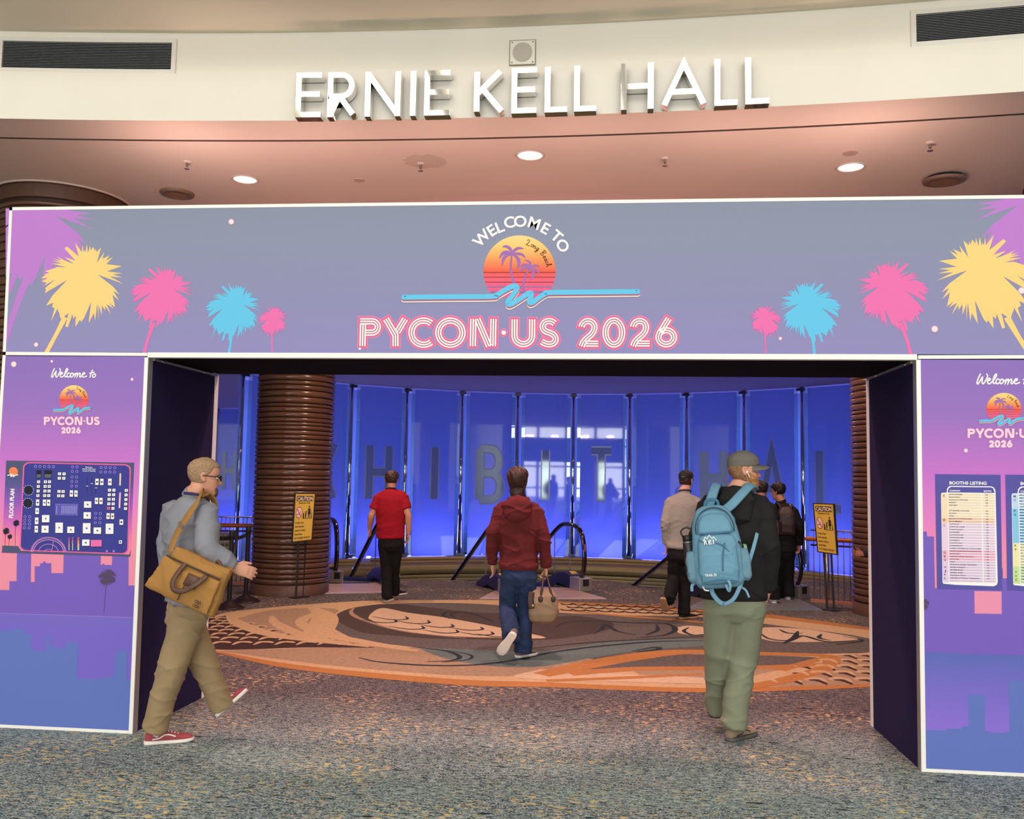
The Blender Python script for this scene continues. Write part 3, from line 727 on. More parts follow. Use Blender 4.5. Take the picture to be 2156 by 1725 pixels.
def front_panel(ob, ib, it, name, sgn):
    w = np.array([-sgn, 0, 0.]); zt = hBL[2] - .006; mb = MB()
    a, b = ob + (0, -.0035, .02), ib + w * .026 + (0, -.0035, .02); c, d = b.copy(), a.copy()
    c = it + w * .026 + (0, -.0035, 0); c[2] = zt; d[2] = zt
    if sgn < 0: a, b, c, d = b, a, d, c
    mb.hexa([a, b, b + (0, .02, 0), a + (0, .02, 0), d, c, c + (0, .02, 0), d + (0, .02, 0)], PG)
    o = mb.obj(name, arch); framebar(ob + (0, 0, .0), ib + w * .026, .02, 'frame_bar'); return o
lpanel = front_panel(oLb, iLb, iLt, 'side_banner', 1); rpanel = front_panel(oRb, iRb, iRt, 'side_banner', -1)
framebar(oLb, hBL, .022, inward=(1, 0, 0)); framebar(oRb, hBR, .022, inward=(-1, 0, 0))

# ------------------------------------------------------------------ header print
def cm(n, c): return mat('print_' + n, c, 0.75, 0, 0.2)
Y_, PK, CY, PU, WH = cm('yellow', (251, 216, 138)), cm('pink', (240, 118, 184)), cm('cyan', (106, 202, 242)), cm('purple', (194, 130, 214)), cm('white', (252, 250, 250))
def clip_poly(P, x0, y0, x1, y1):
    def cut(P, f, g):
        out = []
        for i in range(len(P)):
            a, b = P[i - 1], P[i]
            if f(b):
                if not f(a): out.append(g(a, b))
                out.append(b)
            elif f(a): out.append(g(a, b))
        return out
    ix = lambda X: (lambda a, b: (X, a[1] + (b[1] - a[1]) * (X - a[0]) / (b[0] - a[0])))
    iy = lambda Y: (lambda a, b: (a[0] + (b[0] - a[0]) * (Y - a[1]) / (b[1] - a[1]), Y))
    for f, g in ((lambda p: p[0] >= x0, ix(x0)), (lambda p: p[0] <= x1, ix(x1)), (lambda p: p[1] >= y0, iy(y0)), (lambda p: p[1] <= y1, iy(y1))):
        P = cut(P, f, g)
        if len(P) < 3: return []
    return P
# fan-palm crown outline traced on a unit crown: alternate tips and notches, as (x, y) with y down, centre 0,0
PALM = [(-.29, -.99), (-.08, -.70), (-.06, -.93), (-.03, -.70), (.0, -.77), (.03, -.70), (.07, -.94), (.11, -.68), (.17, -.90), (.19, -.75), (.27, -.86), (.31, -.72), (.34, -.82), (.36, -.70), (.50, -.84), (.37, -.38), (.60, -.70), (.54, -.50), (.76, -.60), (.64, -.44), (.86, -.56), (.66, -.34), (1.12, -.28),
        (.68, -.12), (1.14, -.06), (.84, -.03), (1.16, .07), (.76, .03), (1.18, .26), (.40, -.02), (.86, .34), (1.06, .58), (.86, .46), (1.04, .76), (.84, .58), (.92, .96), (.74, .82), (.88, 1.00), (.66, .86), (.80, 1.18), (.62, .92), (.62, 1.06), (.52, .90), (.52, 1.20), (.42, .90), (.42, 1.36), (.38, .86), (.32, 1.36), (.28, 1.14), (.12, 1.44), (.20, .80),
        (-.02, 1.30), (-.10, 1.40), (-.14, 1.34), (-.28, 1.56), (-.26, 1.22), (-.34, 1.30), (-.36, 1.16), (-.50, 1.56), (-.58, 1.54), (-.48, 1.14), (-.62, 1.24), (-.72, 1.30), (-.76, 1.14), (-.80, 1.06), (-.80, .98), (-1.02, 1.40), (-.90, 1.00), (-.98, .94), (-.94, .82), (-1.16, .92), (-.96, .60), (-.52, .14), (-1.20, .54),
        (-1.16, .44), (-1.18, .38), (-.88, .12), (-1.22, .32), (-1.14, .22), (-1.30, .18), (-1.10, .08), (-1.32, .09), (-1.16, -.02), (-1.24, -.02), (-1.06, -.08), (-1.19, -.12), (-.81, -.255), (-.56, -.24), (-1.00, -.36), (-.66, -.35), (-.97, -.44), (-.72, -.42), (-.94, -.50), (-.70, -.46), (-.85, -.58), (-.60, -.45), (-.32, -.34), (-.61, -.56), (-.27, -.44), (-.60, -.81), (-.53, -.87), (-.17, -.57)]
CLIPW = (None)
def palm(pr, c, sx, sy, m, trunk, flip=1, clip=None, lay=1, tilt=0):
    ct, st = math.cos(tilt), math.sin(tilt)
    P = [(c[0] + flip * sx * (x * ct - y * st), c[1] + sy * (x * st + y * ct)) for x, y in PALM]
    if clip: P = clip_poly(P, *clip)
    pr.poly(P, m, lay)
    tp = [p[:2] for p in trunk]; ws = [p[2] for p in trunk]
    A, B = stroke_quads(catmull(tp, 5), np.interp(np.linspace(0, 1, 5 * (len(tp) - 1) + 1), np.linspace(0, 1, len(ws)), ws))
    Q = A + B[::-1]; Q = [tuple(q) for q in Q]
    if clip: Q = clip_poly(Q, *clip)
    if len(Q) > 2: pr.poly(Q, m, lay)
HC = (21, 440, 2330, 747)
def hp(name, *a, **k):
    pr = Print(FRONTF); palm(pr, *a, **k); pr.obj(name, header)
hp('palm_print', (75, 456), 103, 103, PU, [(60, 580, 17), (36, 640, 13), (10, 720, 11)], 1, (12, 439, 400, 746), 0)
hp('palm_print', (178, 580), 70, 70, Y_, [(137, 668, 11), (118, 705, 8), (96, 746, 9)], 1, HC, 1)
hp('palm_print', (344, 610), 54, 52, PK, [(323, 680, 9), (312, 712, 6), (303, 746, 8)], 1, HC, 1)
hp('palm_print', (494, 643), 47, 48, CY, [(487, 700, 7), (485, 725, 5), (481, 749, 6)], 1, HC, 1)
hp('palm_print', (576.5, 669), 25, 25.5, PK, [(573, 700, 4), (573, 725, 3), (573, 749, 3.4)], 1, HC, 2)
hp('palm_print', (1609.5, 668.5), 27.5, 27, PK, [(1611, 700, 4), (1611, 725, 3), (1611, 751, 3.4)], -1, HC, 2)
hp('palm_print', (1702.5, 641), 53, 51, CY, [(1710, 700, 8), (1713, 728, 5.5), (1715, 752, 6.5)], -1, HC, 1)
hp('palm_print', (1876, 605), 62, 59, PK, [(1895, 680, 9), (1908, 712, 7), (1919, 752, 8)], -1, HC, 1)
hp('palm_print', (2069, 571), 82, 77.5, Y_, [(2120, 668, 14), (2146, 712, 10), (2172, 752, 11)], -1, HC, 1)
hp('palm_print', (2188, 435), 115, 115, PU, [(2235, 590, 22), (2262, 660, 15), (2290, 745, 13)], -1, (1940, 415, 2326, 750), 0)
HALO = cm('star_halo', (232, 170, 180))
def star(par, x, y, r):
    pr = Print(FRONTF); pr.disc((x, y), r * 1.25, HALO, 3); pr.disc((x, y), r, cm('star', (252, 232, 240)), 4); pr.obj('star_print', par)
for q_ in ((487, 467, 5), (76, 726, 4), (1968, 693, 6), (1643, 713, 3), (2151, 612, 6)): star(header, *q_)

SUNF = {}
def sun_logo(name, parent, T, sc, long_wave=True, z=None):
    """sunset roundel, two palms and a wave ribbon; T maps header-logo pixels to the picture plane"""
    cx_, cy_, R_ = 1093.8, 571.8, 76.0
    pr = Print(FRONTF); q = lambda x, y: T((x - 960) and x, y)
    zt, zb = FRONTF(*T(cx_, cy_ - R_), 0)[2], FRONTF(*T(cx_, cy_ + R_ * .72), 0)[2]
    g = gradmat(name + '_gradient_%d' % int(zt * 1000), zb, zt, [(0, (248, 96, 158)), (.28, (250, 104, 128)), (.42, (244, 100, 82)), (.62, (250, 160, 98)), (.82, (252, 206, 122)), (1, (253, 222, 150))])
    DK = cm('sun_line', (150, 60, 70)); BG = cm('sun_gap', (134, 122, 172)); VI = cm('logo_violet', (166, 116, 186)); VID = cm('logo_violet_dark', (92, 60, 110))
    pts = [(cx_ + R_ * math.cos(a), cy_ + R_ * math.sin(a)) for a in np.linspace(0, 2 * PI, 72, endpoint=False)]
    pts = [(x, min(y, 626)) for x, y in pts]
    pr.poly([T(*p) for p in pts], g, 1)
    for y, h, m in ((573.8, 1.7, DK), (583.9, 1.6, DK), (594.3, 1.7, DK), (604.2, 2.6, BG), (615.6, 4.6, BG)):
        c = math.sqrt(max(R_**2 - (y + h / 2 - cy_)**2, 0)); pr.poly([T(cx_ - c, y - h / 2), T(cx_ + c, y - h / 2), T(cx_ + c, y + h / 2), T(cx_ - c, y + h / 2)], m, 2)
    Z = lambda X, Y: (960 + X / 7.7, 440 + Y / 7.7)
    def frond(P, w, m=VI):
        P = catmull([Z(*p) for p in P], 6); n = len(P); t = np.linspace(0, 1, n); ww = w / 7.7 * (np.sin(PI * np.clip(t * .92 + .08, 0, 1)) ** .8) + .5
        pr.stroke([T(*p) for p in P], ww * sc, m, 4); 
    for P, w in (([(915, 725), (880, 650), (820, 610), (745, 612)], 46), ([(915, 725), (950, 670), (1020, 635), (1100, 645)], 44), ([(915, 725), (820, 700), (750, 730), (700, 805)], 50), ([(915, 725), (820, 755), (765, 820), (746, 925)], 52),
                 ([(920, 725), (1010, 725), (1080, 745), (1132, 800)], 40), ([(920, 730), (1000, 800), (1020, 880), (985, 990)], 54),
                 ([(1210, 960), (1205, 900), (1180, 850), (1115, 825)], 36), ([(1210, 960), (1160, 910), (1090, 905), (1035, 940)], 34), ([(1210, 960), (1130, 950), (1065, 980), (1035, 1035)], 40), ([(1210, 960), (1255, 925), (1310, 915), (1365, 940)], 30),
                 ([(1210, 960), (1280, 975), (1330, 1010), (1352, 1060)], 32), ([(1215, 965), (1255, 1030), (1245, 1100), (1195, 1155)], 44)):
        frond(P, w)
    for P, wa, wb in (([(905, 730), (890, 900), (905, 1080), (950, 1240)], 26, 44), ([(1200, 960), (1130, 1080), (1095, 1220), (1090, 1350)], 24, 40)):
        P = catmull([Z(*p) for p in P], 6); pr.stroke([T(*p) for p in P], np.linspace(wa, wb, len(P)) / 7.7 * sc, VI, 4)
    # wave ribbon
    L0, R0 = ((850, 626), (1343, 614)) if long_wave else ((990, 626), (1178, 613.5))
    path = [L0, ((L0[0] + 1034) / 2, 625), (1034, 624.2)] + [(1046, 621), (1060, 612.5), (1077, 603.5), (1085, 602.5), (1088.5, 607), (1082, 618), (1071, 633), (1069.5, 639.5), (1076, 640.5), (1095, 629), (1112, 618), (1118.5, 617.5), (1118, 624), (1114.5, 633), (1117, 638), (1125, 634.5), (1138, 624.5), (1150, 617.6), (1160, 615.9)] + [((R0[0] + 1160) / 2, (615.9 + R0[1]) / 2), R0]
    path = catmull(path, 7)
    for dy, m, w, ly in ((6.0, cm('cream', (252, 240, 222)), 10.2, 5), (3.6, cm('mauve', (170, 112, 146)), 10.2, 6), (0, CY, 10.4, 7)):
        pr.stroke([T(x, y + dy) for x, y in path], w * sc, m, ly, round_=True)
    for e, d in ((L0, 3), (R0, -3)): pr.disc(T(e[0] + d, e[1] - 2), 1.3 * sc, cm('ink', (40, 50, 70)), 8, 8)
    # script lettering on the roundel
    INK = cm('script_ink', (96, 52, 48))
    S = {'L': (1.5, [[(.1, 1.5), (.5, 1.9), (.8, 1.6), (.5, .7), (.1, .05), (.4, .2), (.9, 0), (1.3, .1)]]), 'o': (.9, [[(.5, .9), (.15, .6), (.2, .1), (.6, .1), (.75, .6), (.5, .9), (.9, .75)]]), 'n': (1.0, [[(.1, .85), (.2, .0)], [(.2, .5), (.5, .9), (.65, .6), (.65, .05), (.95, .2)]]),
         'g': (1.0, [[(.7, .85), (.3, .85), (.15, .3), (.45, .05), (.75, .8), (.6, -.7), (.2, -.8), (.3, -.4), (.95, .2)]]), ' ': (.8, []), 'B': (1.4, [[(.45, 1.8), (.3, 0)], [(.1, 1.6), (.6, 1.95), (1.1, 1.6), (.5, 1.0), (1.1, .6), (.8, .0), (.2, .05)]]),
         'e': (.85, [[(.15, .4), (.65, .6), (.5, .9), (.15, .55), (.25, .05), (.8, .25)]]), 'a': (.95, [[(.7, .85), (.25, .8), (.15, .2), (.45, .1), (.7, .85), (.65, .1), (.95, .2)]]), 'c': (.8, [[(.65, .75), (.35, .9), (.12, .4), (.35, .05), (.8, .25)]]), 'h': (1.0, [[(.1, .3), (.55, 1.7), (.35, 1.8), (.2, .0)], [(.22, .4), (.55, .9), (.68, .5), (.7, .05), (.95, .2)]])}
    tot = sum(S[c][0] for c in 'Long Beach'); u0 = 0; em = 6.3; Rb = 57.5
    for c in 'Long Beach':
        for stx in S[c][1]:
            P = []
            for x, y in catmull(stx, 4):
                a = math.radians(77 - 68 * (u0 + x) / tot); rr = Rb + y * em; P.append(T(cx_ + rr * math.cos(a), cy_ - rr * math.sin(a)))
            pr.stroke(P, 1.25 * sc, INK, 3)
        u0 += S[c][0]
    return pr.obj(name, parent)
sun_logo('sunset_emblem', header, lambda x, y: (x, y), 1.0)
# arched WELCOME TO
pr = Print(FRONTF)
for ch, X, Y, ang in (('W', 415, 470, -57), ('E', 580, 345, -36), ('L', 710, 290, -24), ('C', 865, 215, -10), ('O', 1043, 198, 2), ('M', 1270, 230, 19), ('E', 1455, 315, 31), ('T', 1635, 440, 44), ('O', 1733, 593, 57)):
    c = np.array([960 + X / 7.7, 440 + Y / 7.7]); V, F, cap = glyphs(ch, .022); a = math.radians(ang * (0.93 if ch != 'W' else .82)); hh = 23.0
    P = (V - [(V[:, 0].min() + V[:, 0].max()) / 2, cap / 2]) / cap * hh; P[:, 0] *= 1.06
    Q = np.c_[P[:, 0] * math.cos(a) + P[:, 1] * math.sin(a), P[:, 0] * math.sin(a) - P[:, 1] * math.cos(a)] + c
    pr.tri([tuple(q) for q in Q], F, WH, 3)
pr.obj('welcome_lettering', header)
# triple-line title
A_ = lambda cx, cy_, rx, ry, a0, a1, n=22: arcp(cx, cy_, rx, -ry, a0, a1, n)      # angles counter-clockwise as seen (y is down)
f1 = lambda P: [(740 + x / 6.16, 650 + y / 6.16) for x, y in P]; f2 = lambda P: [(1080 + x / 5.827, 650 + y / 5.827) for x, y in P]
two = lambda dx, dy: [[(842 + dx, 228 + dy), (844 + dx, 215 + dy)] + A_(922 + dx, 232 + dy, 79, 79, 160, -5) + [(990 + dx, 278 + dy), (960 + dx, 320 + dy), (895 + dx, 375 + dy), (858 + dx, 420 + dy), (842 + dx, 467 + dy)], [(892 + dx, 430 + dy), (1048 + dx, 430 + dy)]]
TITLE = [(f1([(110, 165), (268, 165)] + A_(268, 238, 73, 73, 85, -85) + [(268, 312), (190, 312)]), 0, 1), (f1([(149, 205), (143, 488)]), 0, 0), (f1([(445, 132), (571, 345), (571, 490)]), 0, 0), (f1([(698, 132), (593, 306)]), 0, 0),
         (f1(A_(935, 312, 157, 157, 50, 310, 40)), 0, 1), (f1(A_(1283, 312, 157, 157, 0, 360, 48)[:-1]), 1, 1), (f1([(1580, 132), (1573, 490)]), 0, 0), (f1([(1632, 132), (1785, 490)]), 0, 0), (f1([(1842, 132), (1834, 490)]), 0, 0),
         (f2([(20, 130), (19, 328)] + A_(127, 330, 108, 106, 180, 360, 26) + [(235, 328), (235, 130)]), 0, 1),
         (f2(catmull([(514, 184), (485, 163), (440, 153), (392, 168), (366, 205), (372, 248), (400, 278), (450, 297), (497, 322), (522, 360), (518, 400), (490, 428), (445, 438), (395, 428), (348, 402)], 5)), 0, 1)]
TITLE += [(f2(p), 0, 1) for p in two(0, 0)] + [(f2(A_(1238, 293, 102, 148, 0, 360, 48)[:-1]), 1, 1)] + [(f2(p), 0, 1) for p in two(632, -2)]
TITLE += [(f2([(1914, 118), (1850, 222), (1800, 300)] + A_(1880, 352, 95, 86, 165, 500, 40)), 0, 1)]
def ext(P, e):
    P = [np.array(p) for p in P]; a = P[0] - P[1]; b = P[-1] - P[-2]
    return [P[0] + a / np.linalg.norm(a) * e] + P[1:-1] + [P[-1] + b / np.linalg.norm(b) * e]
PKL, PKM, PKD = cm('pink_edge', (252, 150, 192)), cm('pink_body', (236, 112, 160)), cm('pink_line', (196, 84, 124))
pr = Print(FRONTF)
for P, cl, _ in TITLE:
    Q = P if cl else ext(P, 4.8)
    pr.stroke(Q, 22.4, PKL, 1, cl); pr.stroke(Q if cl else ext(P, 4.0), 20.2, PKM, 2, cl)
    pr.stroke(P if cl else ext(P, .8), 14.6, PKD, 3, cl)
    B_, C_ = stroke_quads(P, 10.2, cl)
    for S_ in (B_, [np.array(p) for p in P], C_): pr.stroke(S_, 3.2, WH, 5, cl)
for c in [f1([(1975, 312)])[0]]: pr.disc(c, 8.7, PKL, 1); pr.disc(c, 7.8, PKM, 2); pr.disc(c, 4.7, WH, 5)
pr.disc((757.5, 734.5), 2.6, WH, 5)
pr.obj('title_lettering', header)

# ------------------------------------------------------------------ side banners
def side_head(par, T, sc):
    W_ = [[(350, 165), (312, 250), (290, 335), (312, 348), (350, 285), (388, 222), (380, 300), (388, 345), (412, 338), (455, 262), (478, 205), (463, 165)],
          [(475, 292), (515, 280), (527, 258), (500, 248), (476, 290), (482, 335), (515, 347), (555, 310), (610, 240), (637, 182), (618, 166), (590, 220), (572, 290), (582, 342), (615, 332)],
          [(682, 268), (650, 260), (625, 300), (632, 342), (662, 345), (698, 310)], [(725, 264), (697, 290), (697, 338), (725, 345), (755, 310), (750, 272), (725, 263), (775, 288)],
          [(802, 265), (787, 345), (802, 300), (835, 262), (847, 280), (835, 345), (852, 300), (890, 262), (902, 280), (890, 335), (912, 346), (945, 300), (990, 285), (1002, 262), (976, 254), (947, 295), (952, 337), (985, 346), (1040, 325)],
          [(1166, 198), (1135, 270), (1112, 350)], [(1105, 268), (1200, 242)], [(1207, 280), (1172, 300), (1167, 340), (1197, 350), (1228, 322), (1227, 288), (1203, 277)]]
    pr = Print(FRONTF)
    for P in W_: pr.stroke([T(80 + x / 10.15, 760 + y / 10.15) for x, y in catmull(P, 5)], 2.5 * sc, WH, 3, round_=True)
    pr.obj('welcome_lettering', par)
    k = 30.5 / 76.0
    sun_logo('sunset_emblem', par, lambda x, y: T(155.4 + (x - 1093.8) * k, 841.8 + (y - 571.8) * k), sc * k, False)
    pr = Print(FRONTF); LP = cm('pale_pink', (250, 222, 242))
    for P, cl, _ in TITLE:
        first = P[0][0] < 1185
        mp = (lambda x, y: T(91.5 + (x - 753) * (210.5 - 91.5) / (1179 - 753), 877.6 + (y - 668) * (895.8 - 877.6) / 66)) if first else (lambda x, y: T(129 + (x - 1214) * (170.5 - 129) / (1430 - 1214), 899.6 + (y - 667) * (13.6) / 67))
        Q = [mp(*p) for p in (P if cl else ext(P, 4))]; pr.stroke(Q, (5.6 if first else 4.6) * sc, PKM, 2, cl); pr.stroke([mp(*p) for p in (P if cl else ext(P, 2))], (3.9 if first else 3.6) * sc, LP, 3, cl)
    d = T(91.5 + (1060.6 - 753) * 119 / 426, 886.8); pr.disc(d, 1.9 * sc, LP, 3)
    pr.obj('title_lettering', par)
TL_ = lambda x, y: (x, y)
TR_ = lambda x, y: (2055 + (x - 107) * 1.215, 808.5 + (y - 794.5) * 1.13)
side_head(lpanel, TL_, 1.0); side_head(rpanel, TR_, 1.17)
for q_ in ((29, 767, 5), (109, 761, 2.4), (278, 799, 2.6)): star(lpanel, *q_)
star(rpanel, 2033.5, 949, 3.6)
# skyline and its reflection (left)
ZL_ = lambda P: [(x / 2.782, 940 + y / 2.782) for x, y in P]
BLD = cm('skyline_violet', (126, 100, 198)); STRIP = cm('shore_strip', (124, 110, 206)); WAT = cm('water_violet', (126, 108, 210)); WBL = cm('water_blue', (104, 124, 200)); HZ = cm('horizon_line', (170, 150, 225))
xe = lambda y: 305 - (y - 760) * .0425           # inner edge of the left banner
pr = Print(FRONTF)
pr.poly(ZL_([(-40, 842), (55, 842), (55, 790), (97, 790), (100, 560), (183, 560), (180, 795), (203, 795), (203, 703), (235, 703), (235, 685), (250, 685), (253, 675), (265, 675), (268, 685), (300, 685), (300, 743), (370, 743), (375, 560), (592, 560), (590, 695), (600, 695), (600, 688), (612, 688), (612, 695), (655, 695), (660, 560), (754, 560), (752, 815), (799, 816), (793, 1005), (-40, 978)]), BLD, 1)
pr.obj('skyline_print', lpanel)
pr = Print(FRONTF); pr.poly(ZL_([(-40, 978), (793, 1005), (791, 1062), (-40, 1040)]), STRIP, 1); pr.poly(ZL_([(-40, 1040), (791, 1062), (775, 1665), (-40, 1640)]), WAT, 1)
pr.poly(ZL_([(-40, 1078), (78, 1079), (78, 1068), (145, 1070), (145, 1100), (182, 1103), (185, 1195), (268, 1200), (270, 1108), (292, 1108), (292, 1160), (320, 1182), (385, 1186), (388, 1150), (458, 1150), (450, 1360), (570, 1365), (575, 1358), (640, 1358), (640, 1348), (668, 1345), (680, 1198), (745, 1200), (742, 1365), (770, 1372), (764, 1668), (-40, 1640)]), WBL, 2)
pr.stroke(ZL_([(-40, 977), (793, 1004)]), .9, HZ, 3)
pr.obj('water_print', lpanel)
GP = cm('palm_shadow', (92, 74, 108)); pr = Print(FRONTF); palm(pr, (227.5, 1212), 16.5, 15, GP, [(224, 1228, 1.6), (221, 1260, 1.2), (219, 1290, 1.2)], 1, None, 3); pr.obj('palm_print', lpanel)

# ---- floor plan
NV, SL, BD = cm('plan_blue', (66, 68, 152)), cm('plan_slate', (84, 90, 124)), cm('plan_border', (246, 104, 172)); LV = cm('plan_lavender', (160, 140, 230)); BK = cm('plan_black', (38, 40, 52))
ZA = lambda X, Y: (X / 7.84, 960 + Y / 7.84); ZB_ = lambda X, Y: (130 + X / 7.84, 960 + Y / 7.84)
pr = Print(FRONTF)
q0, q1, q2, q3 = (13.0, 970), (282.5, 974.5), (274, 1172.5), (4, 1164)
SLG = gradmat('plan_sunset', FRONTF(4, 1164, 0)[2], FRONTF(13, 970, 0)[2], [(0, (252, 150, 160)), (.16, (250, 140, 170)), (.34, (214, 112, 196)), (.55, (150, 96, 196)), (.75, (92, 92, 150)), (.9, (84, 92, 122))])
pr.poly([q0, q1, q2, q3], SLG, 2)
pr.poly([(4.7, 1149), (38, 1150), (44, 1160), (272, 1168), (275, 1158), (274, 1172.5), (4, 1164)], SL, 3)
def rrect(x0, y0, x1, y1, r, sk=(0, 0, 0, 0), n=6):
    P = []
    for (cx, cyy, a0) in ((x0 + r, y0 + r, 180), (x1 - r, y0 + r, 270), (x1 - r, y1 - r, 0), (x0 + r, y1 - r, 90)):
        P += [(cx + r * math.cos(math.radians(a)), cyy + r * math.sin(math.radians(a))) for a in np.linspace(a0, a0 + 90, n)]
    return P
def plan(u, v):                                    # board coordinates 0-1 to picture plane
    a = np.array((49, 973)) * (1 - u) + np.array((276, 978)) * u; b = np.array((40.5, 1160)) * (1 - u) + np.array((270, 1168)) * u
    return tuple(a * (1 - v) + b * v)
def pl(P): return [plan(x, y * 1.0) for x, y in P]
pr.poly(pl([(x, y) for x, y in rrect(0, 0, 1, 1, .06)]), BD, 4); pr.poly(pl([(x, y) for x, y in rrect(.012, .013, .988, .987, .052)]), NV, 5)
pr.obj('floor_plan_board', lpanel)
pr = Print(FRONTF)
pr.text('FLOOR PLAN', ZA(212, 1028), ZA(238, 548), 8.2, WH, 5, .045, up=(-1, -.05))
cx_, cyy = ZA(222, 262); pr.disc((cx_, cyy), 9.6, cm('mini_sun', (250, 140, 90)), 4, 20); pr.stroke(catmull([ZA(122, 322), ZA(160, 318), ZA(190, 300), ZA(180, 342), ZA(225, 315), ZA(222, 345), ZA(260, 318), ZA(300, 318)], 4), 2.0, WH, 5)
for X, Y, s_ in ((105, 1230, 6.2), (165, 1325, 4.6), (272, 1098, 6.0)): palm(pr, ZA(X, Y), s_, s_, BK, [ZA(X - 8, Y + 40) + (.7,), ZA(X - 20, Y + 130) + (.6,), (ZA(X - 22, 1480)) + (.6,)], 1, None, 5)
pr.obj('floor_plan_margin', lpanel, kind='stuff')
pr = Print(FRONTF)
for X, Y in [(588, 177), (661, 177), (735, 178), (809, 179), (883, 180), (413, 1005), (491, 1005), (409, 1066), (487, 1066), (407, 1126), (485, 1126), (403, 1190), (481, 1190)]: pr.ring(ZA(X, Y), 2.5, 1.1, LV, 7, 14)
for X, Y in [(179, 183), (252, 184), (175, 257), (249, 258), (172, 350), (246, 352), (168, 425), (244, 426), (164, 499), (241, 500), (650, 194), (725, 195), (799, 197), (875, 198), (646, 267), (721, 268), (797, 269), (871, 270), (561, 951), (637, 953), (557, 1027), (634, 1030), (553, 1103), (629, 1105)]: pr.ring(ZB_(X, Y), 2.5, 1.1, LV, 7, 14)
for X, Y in ((470, 568), (460, 782)):
    pr.disc(ZA(X, Y), 9.0, BK, 7)
    for k in range(14): a = 2 * PI * k / 14; c = ZA(X, Y); pr.stroke([(c[0] + 10.6 * math.cos(a), c[1] + 10.6 * math.sin(a)), (c[0] + 10.6 * math.cos(a + .22), c[1] + 10.6 * math.sin(a + .22))], .8, WH, 7)
for x0, x1 in ((600, 685), (732, 856)):
    pr.poly([ZA(x0, 238), ZA(x1, 240), ZA(x1 - 6, 372), ZA(x0 - 4, 370)], BK, 7); pr.poly([ZA(x0 + 8, 305), ZA(x1 - 8, 306), ZA(x1 - 12, 362), ZA(x0 + 4, 360)], cm('plan_grey', (104, 106, 118)), 8)
def booth(Z, X, Y, w, h, m=WH, base=True, label=None):
    if base: pr.poly([Z(X - w / 2 - 4, Y - h / 2 - 4), Z(X + w / 2 + 4, Y - h / 2 - 4), Z(X + w / 2 + 2, Y + h / 2 + 10), Z(X - w / 2 - 6, Y + h / 2 + 10)], BK, 7)
    pr.poly([Z(X - w / 2, Y - h / 2), Z(X + w / 2, Y - h / 2), Z(X + w / 2 - 2, Y + h / 2), Z(X - w / 2 - 2, Y + h / 2)], m, 8)
rb_ = random.Random(3); INKC = [cm('mark_%d' % k, c) for k, c in enumerate(((60, 60, 80), (170, 60, 80), (80, 120, 190), (120, 120, 130)))]
def mark(Z, X, Y, s_): pr.poly([Z(X - s_, Y - s_), Z(X + s_, Y - s_ * .6), Z(X + s_ * .8, Y + s_), Z(X - s_, Y + s_ * .7)], rb_.choice(INKC), 9)
for r in range(4):
    for X in (638, 750, 818): booth(ZA, X - r * 4, 430 + r * 76, 50, 46); mark(ZA, X - r * 4, 430 + r * 76, 9)
for X, Y in ((984, 297), (1058, 299), (980, 370), (1054, 372), (975, 588), (1043, 590), (970, 660), (1038, 662)): booth(ZA, X, Y, 52, 46); mark(ZA, X, Y, 8)
for X, Y, w, h in ((622, 772, 54, 104), (735, 774, 54, 104), (803, 775, 54, 104), (614, 912, 58, 100), (606, 1074, 58, 110), (600, 1212, 56, 110), (755, 1038, 122, 120), (745, 1212, 116, 118), (977, 1188, 124, 170)): booth(ZA, X, Y, w, h); mark(ZA, X, Y, 14)
for X, Y, w, h in ((160, 622, 54, 104), (235, 624, 54, 104), (582, 430, 54, 104), (662, 432, 54, 104), (795, 432, 58, 110), (575, 744, 54, 104), (648, 746, 54, 104), (428, 805, 120, 106), (421, 985, 120, 108), (412, 1196, 126, 170), (588, 1236, 124, 106), (150, 1222, 116, 106), (790, 1205, 128, 170), (766, 996, 54, 96), (838, 998, 54, 96), (398, 1434, 122, 104), (985, 1095, 60, 90), (970, 1424, 50, 56)): booth(ZB_, X, Y, w, h); mark(ZB_, X, Y, 16)
for r in range(5):
    for X in (790, 862): booth(ZB_, X - r * 4, 568 + r * 75, 50, 46, WH if (r, X) != (4, 790) else PK); mark(ZB_, X - r * 4, 568 + r * 75, 8)
    booth(ZB_, 1066 - r * 3, 572 + r * 75, 50, 46); mark(ZB_, 1066 - r * 3, 572 + r * 75, 8)
booth(ZB_, 570, 1444, 180, 110, PK)
for k, (X, w) in enumerate(((115, 14), (175, 14), (262, 28))):
    for j, c in enumerate(((240, 90, 110), (246, 150, 110), (240, 200, 120), (190, 220, 150))): pr.poly([ZB_(X, 1345 + j * 54), ZB_(X + w, 1345 + j * 54), ZB_(X + w - 4, 1399 + j * 54), ZB_(X - 4, 1399 + j * 54)], cm('bar_%d' % j, c), 8)
PLK = cm('plan_pink_line', (246, 170, 226)); c = ZA(800, 1590)
for R_, w in ((31.5, 1.1), (20.5, .8), (8, .7)): pr.stroke([(c[0] + R_ * math.cos(a), c[1] - R_ * math.sin(a) * .82) for a in np.linspace(.02, PI - .02, 30)], w, PLK, 7)
for k in range(44): a = PI * (k + .5) / 44; pr.stroke([(c[0] + r_ * math.cos(a), c[1] - r_ * .86 * math.sin(a)) for r_ in (33.5, 37.5)], 1.1, PLK, 7)
pr.stroke([ZA(880, 1410), ZA(860, 1555)], .8, PLK, 7)
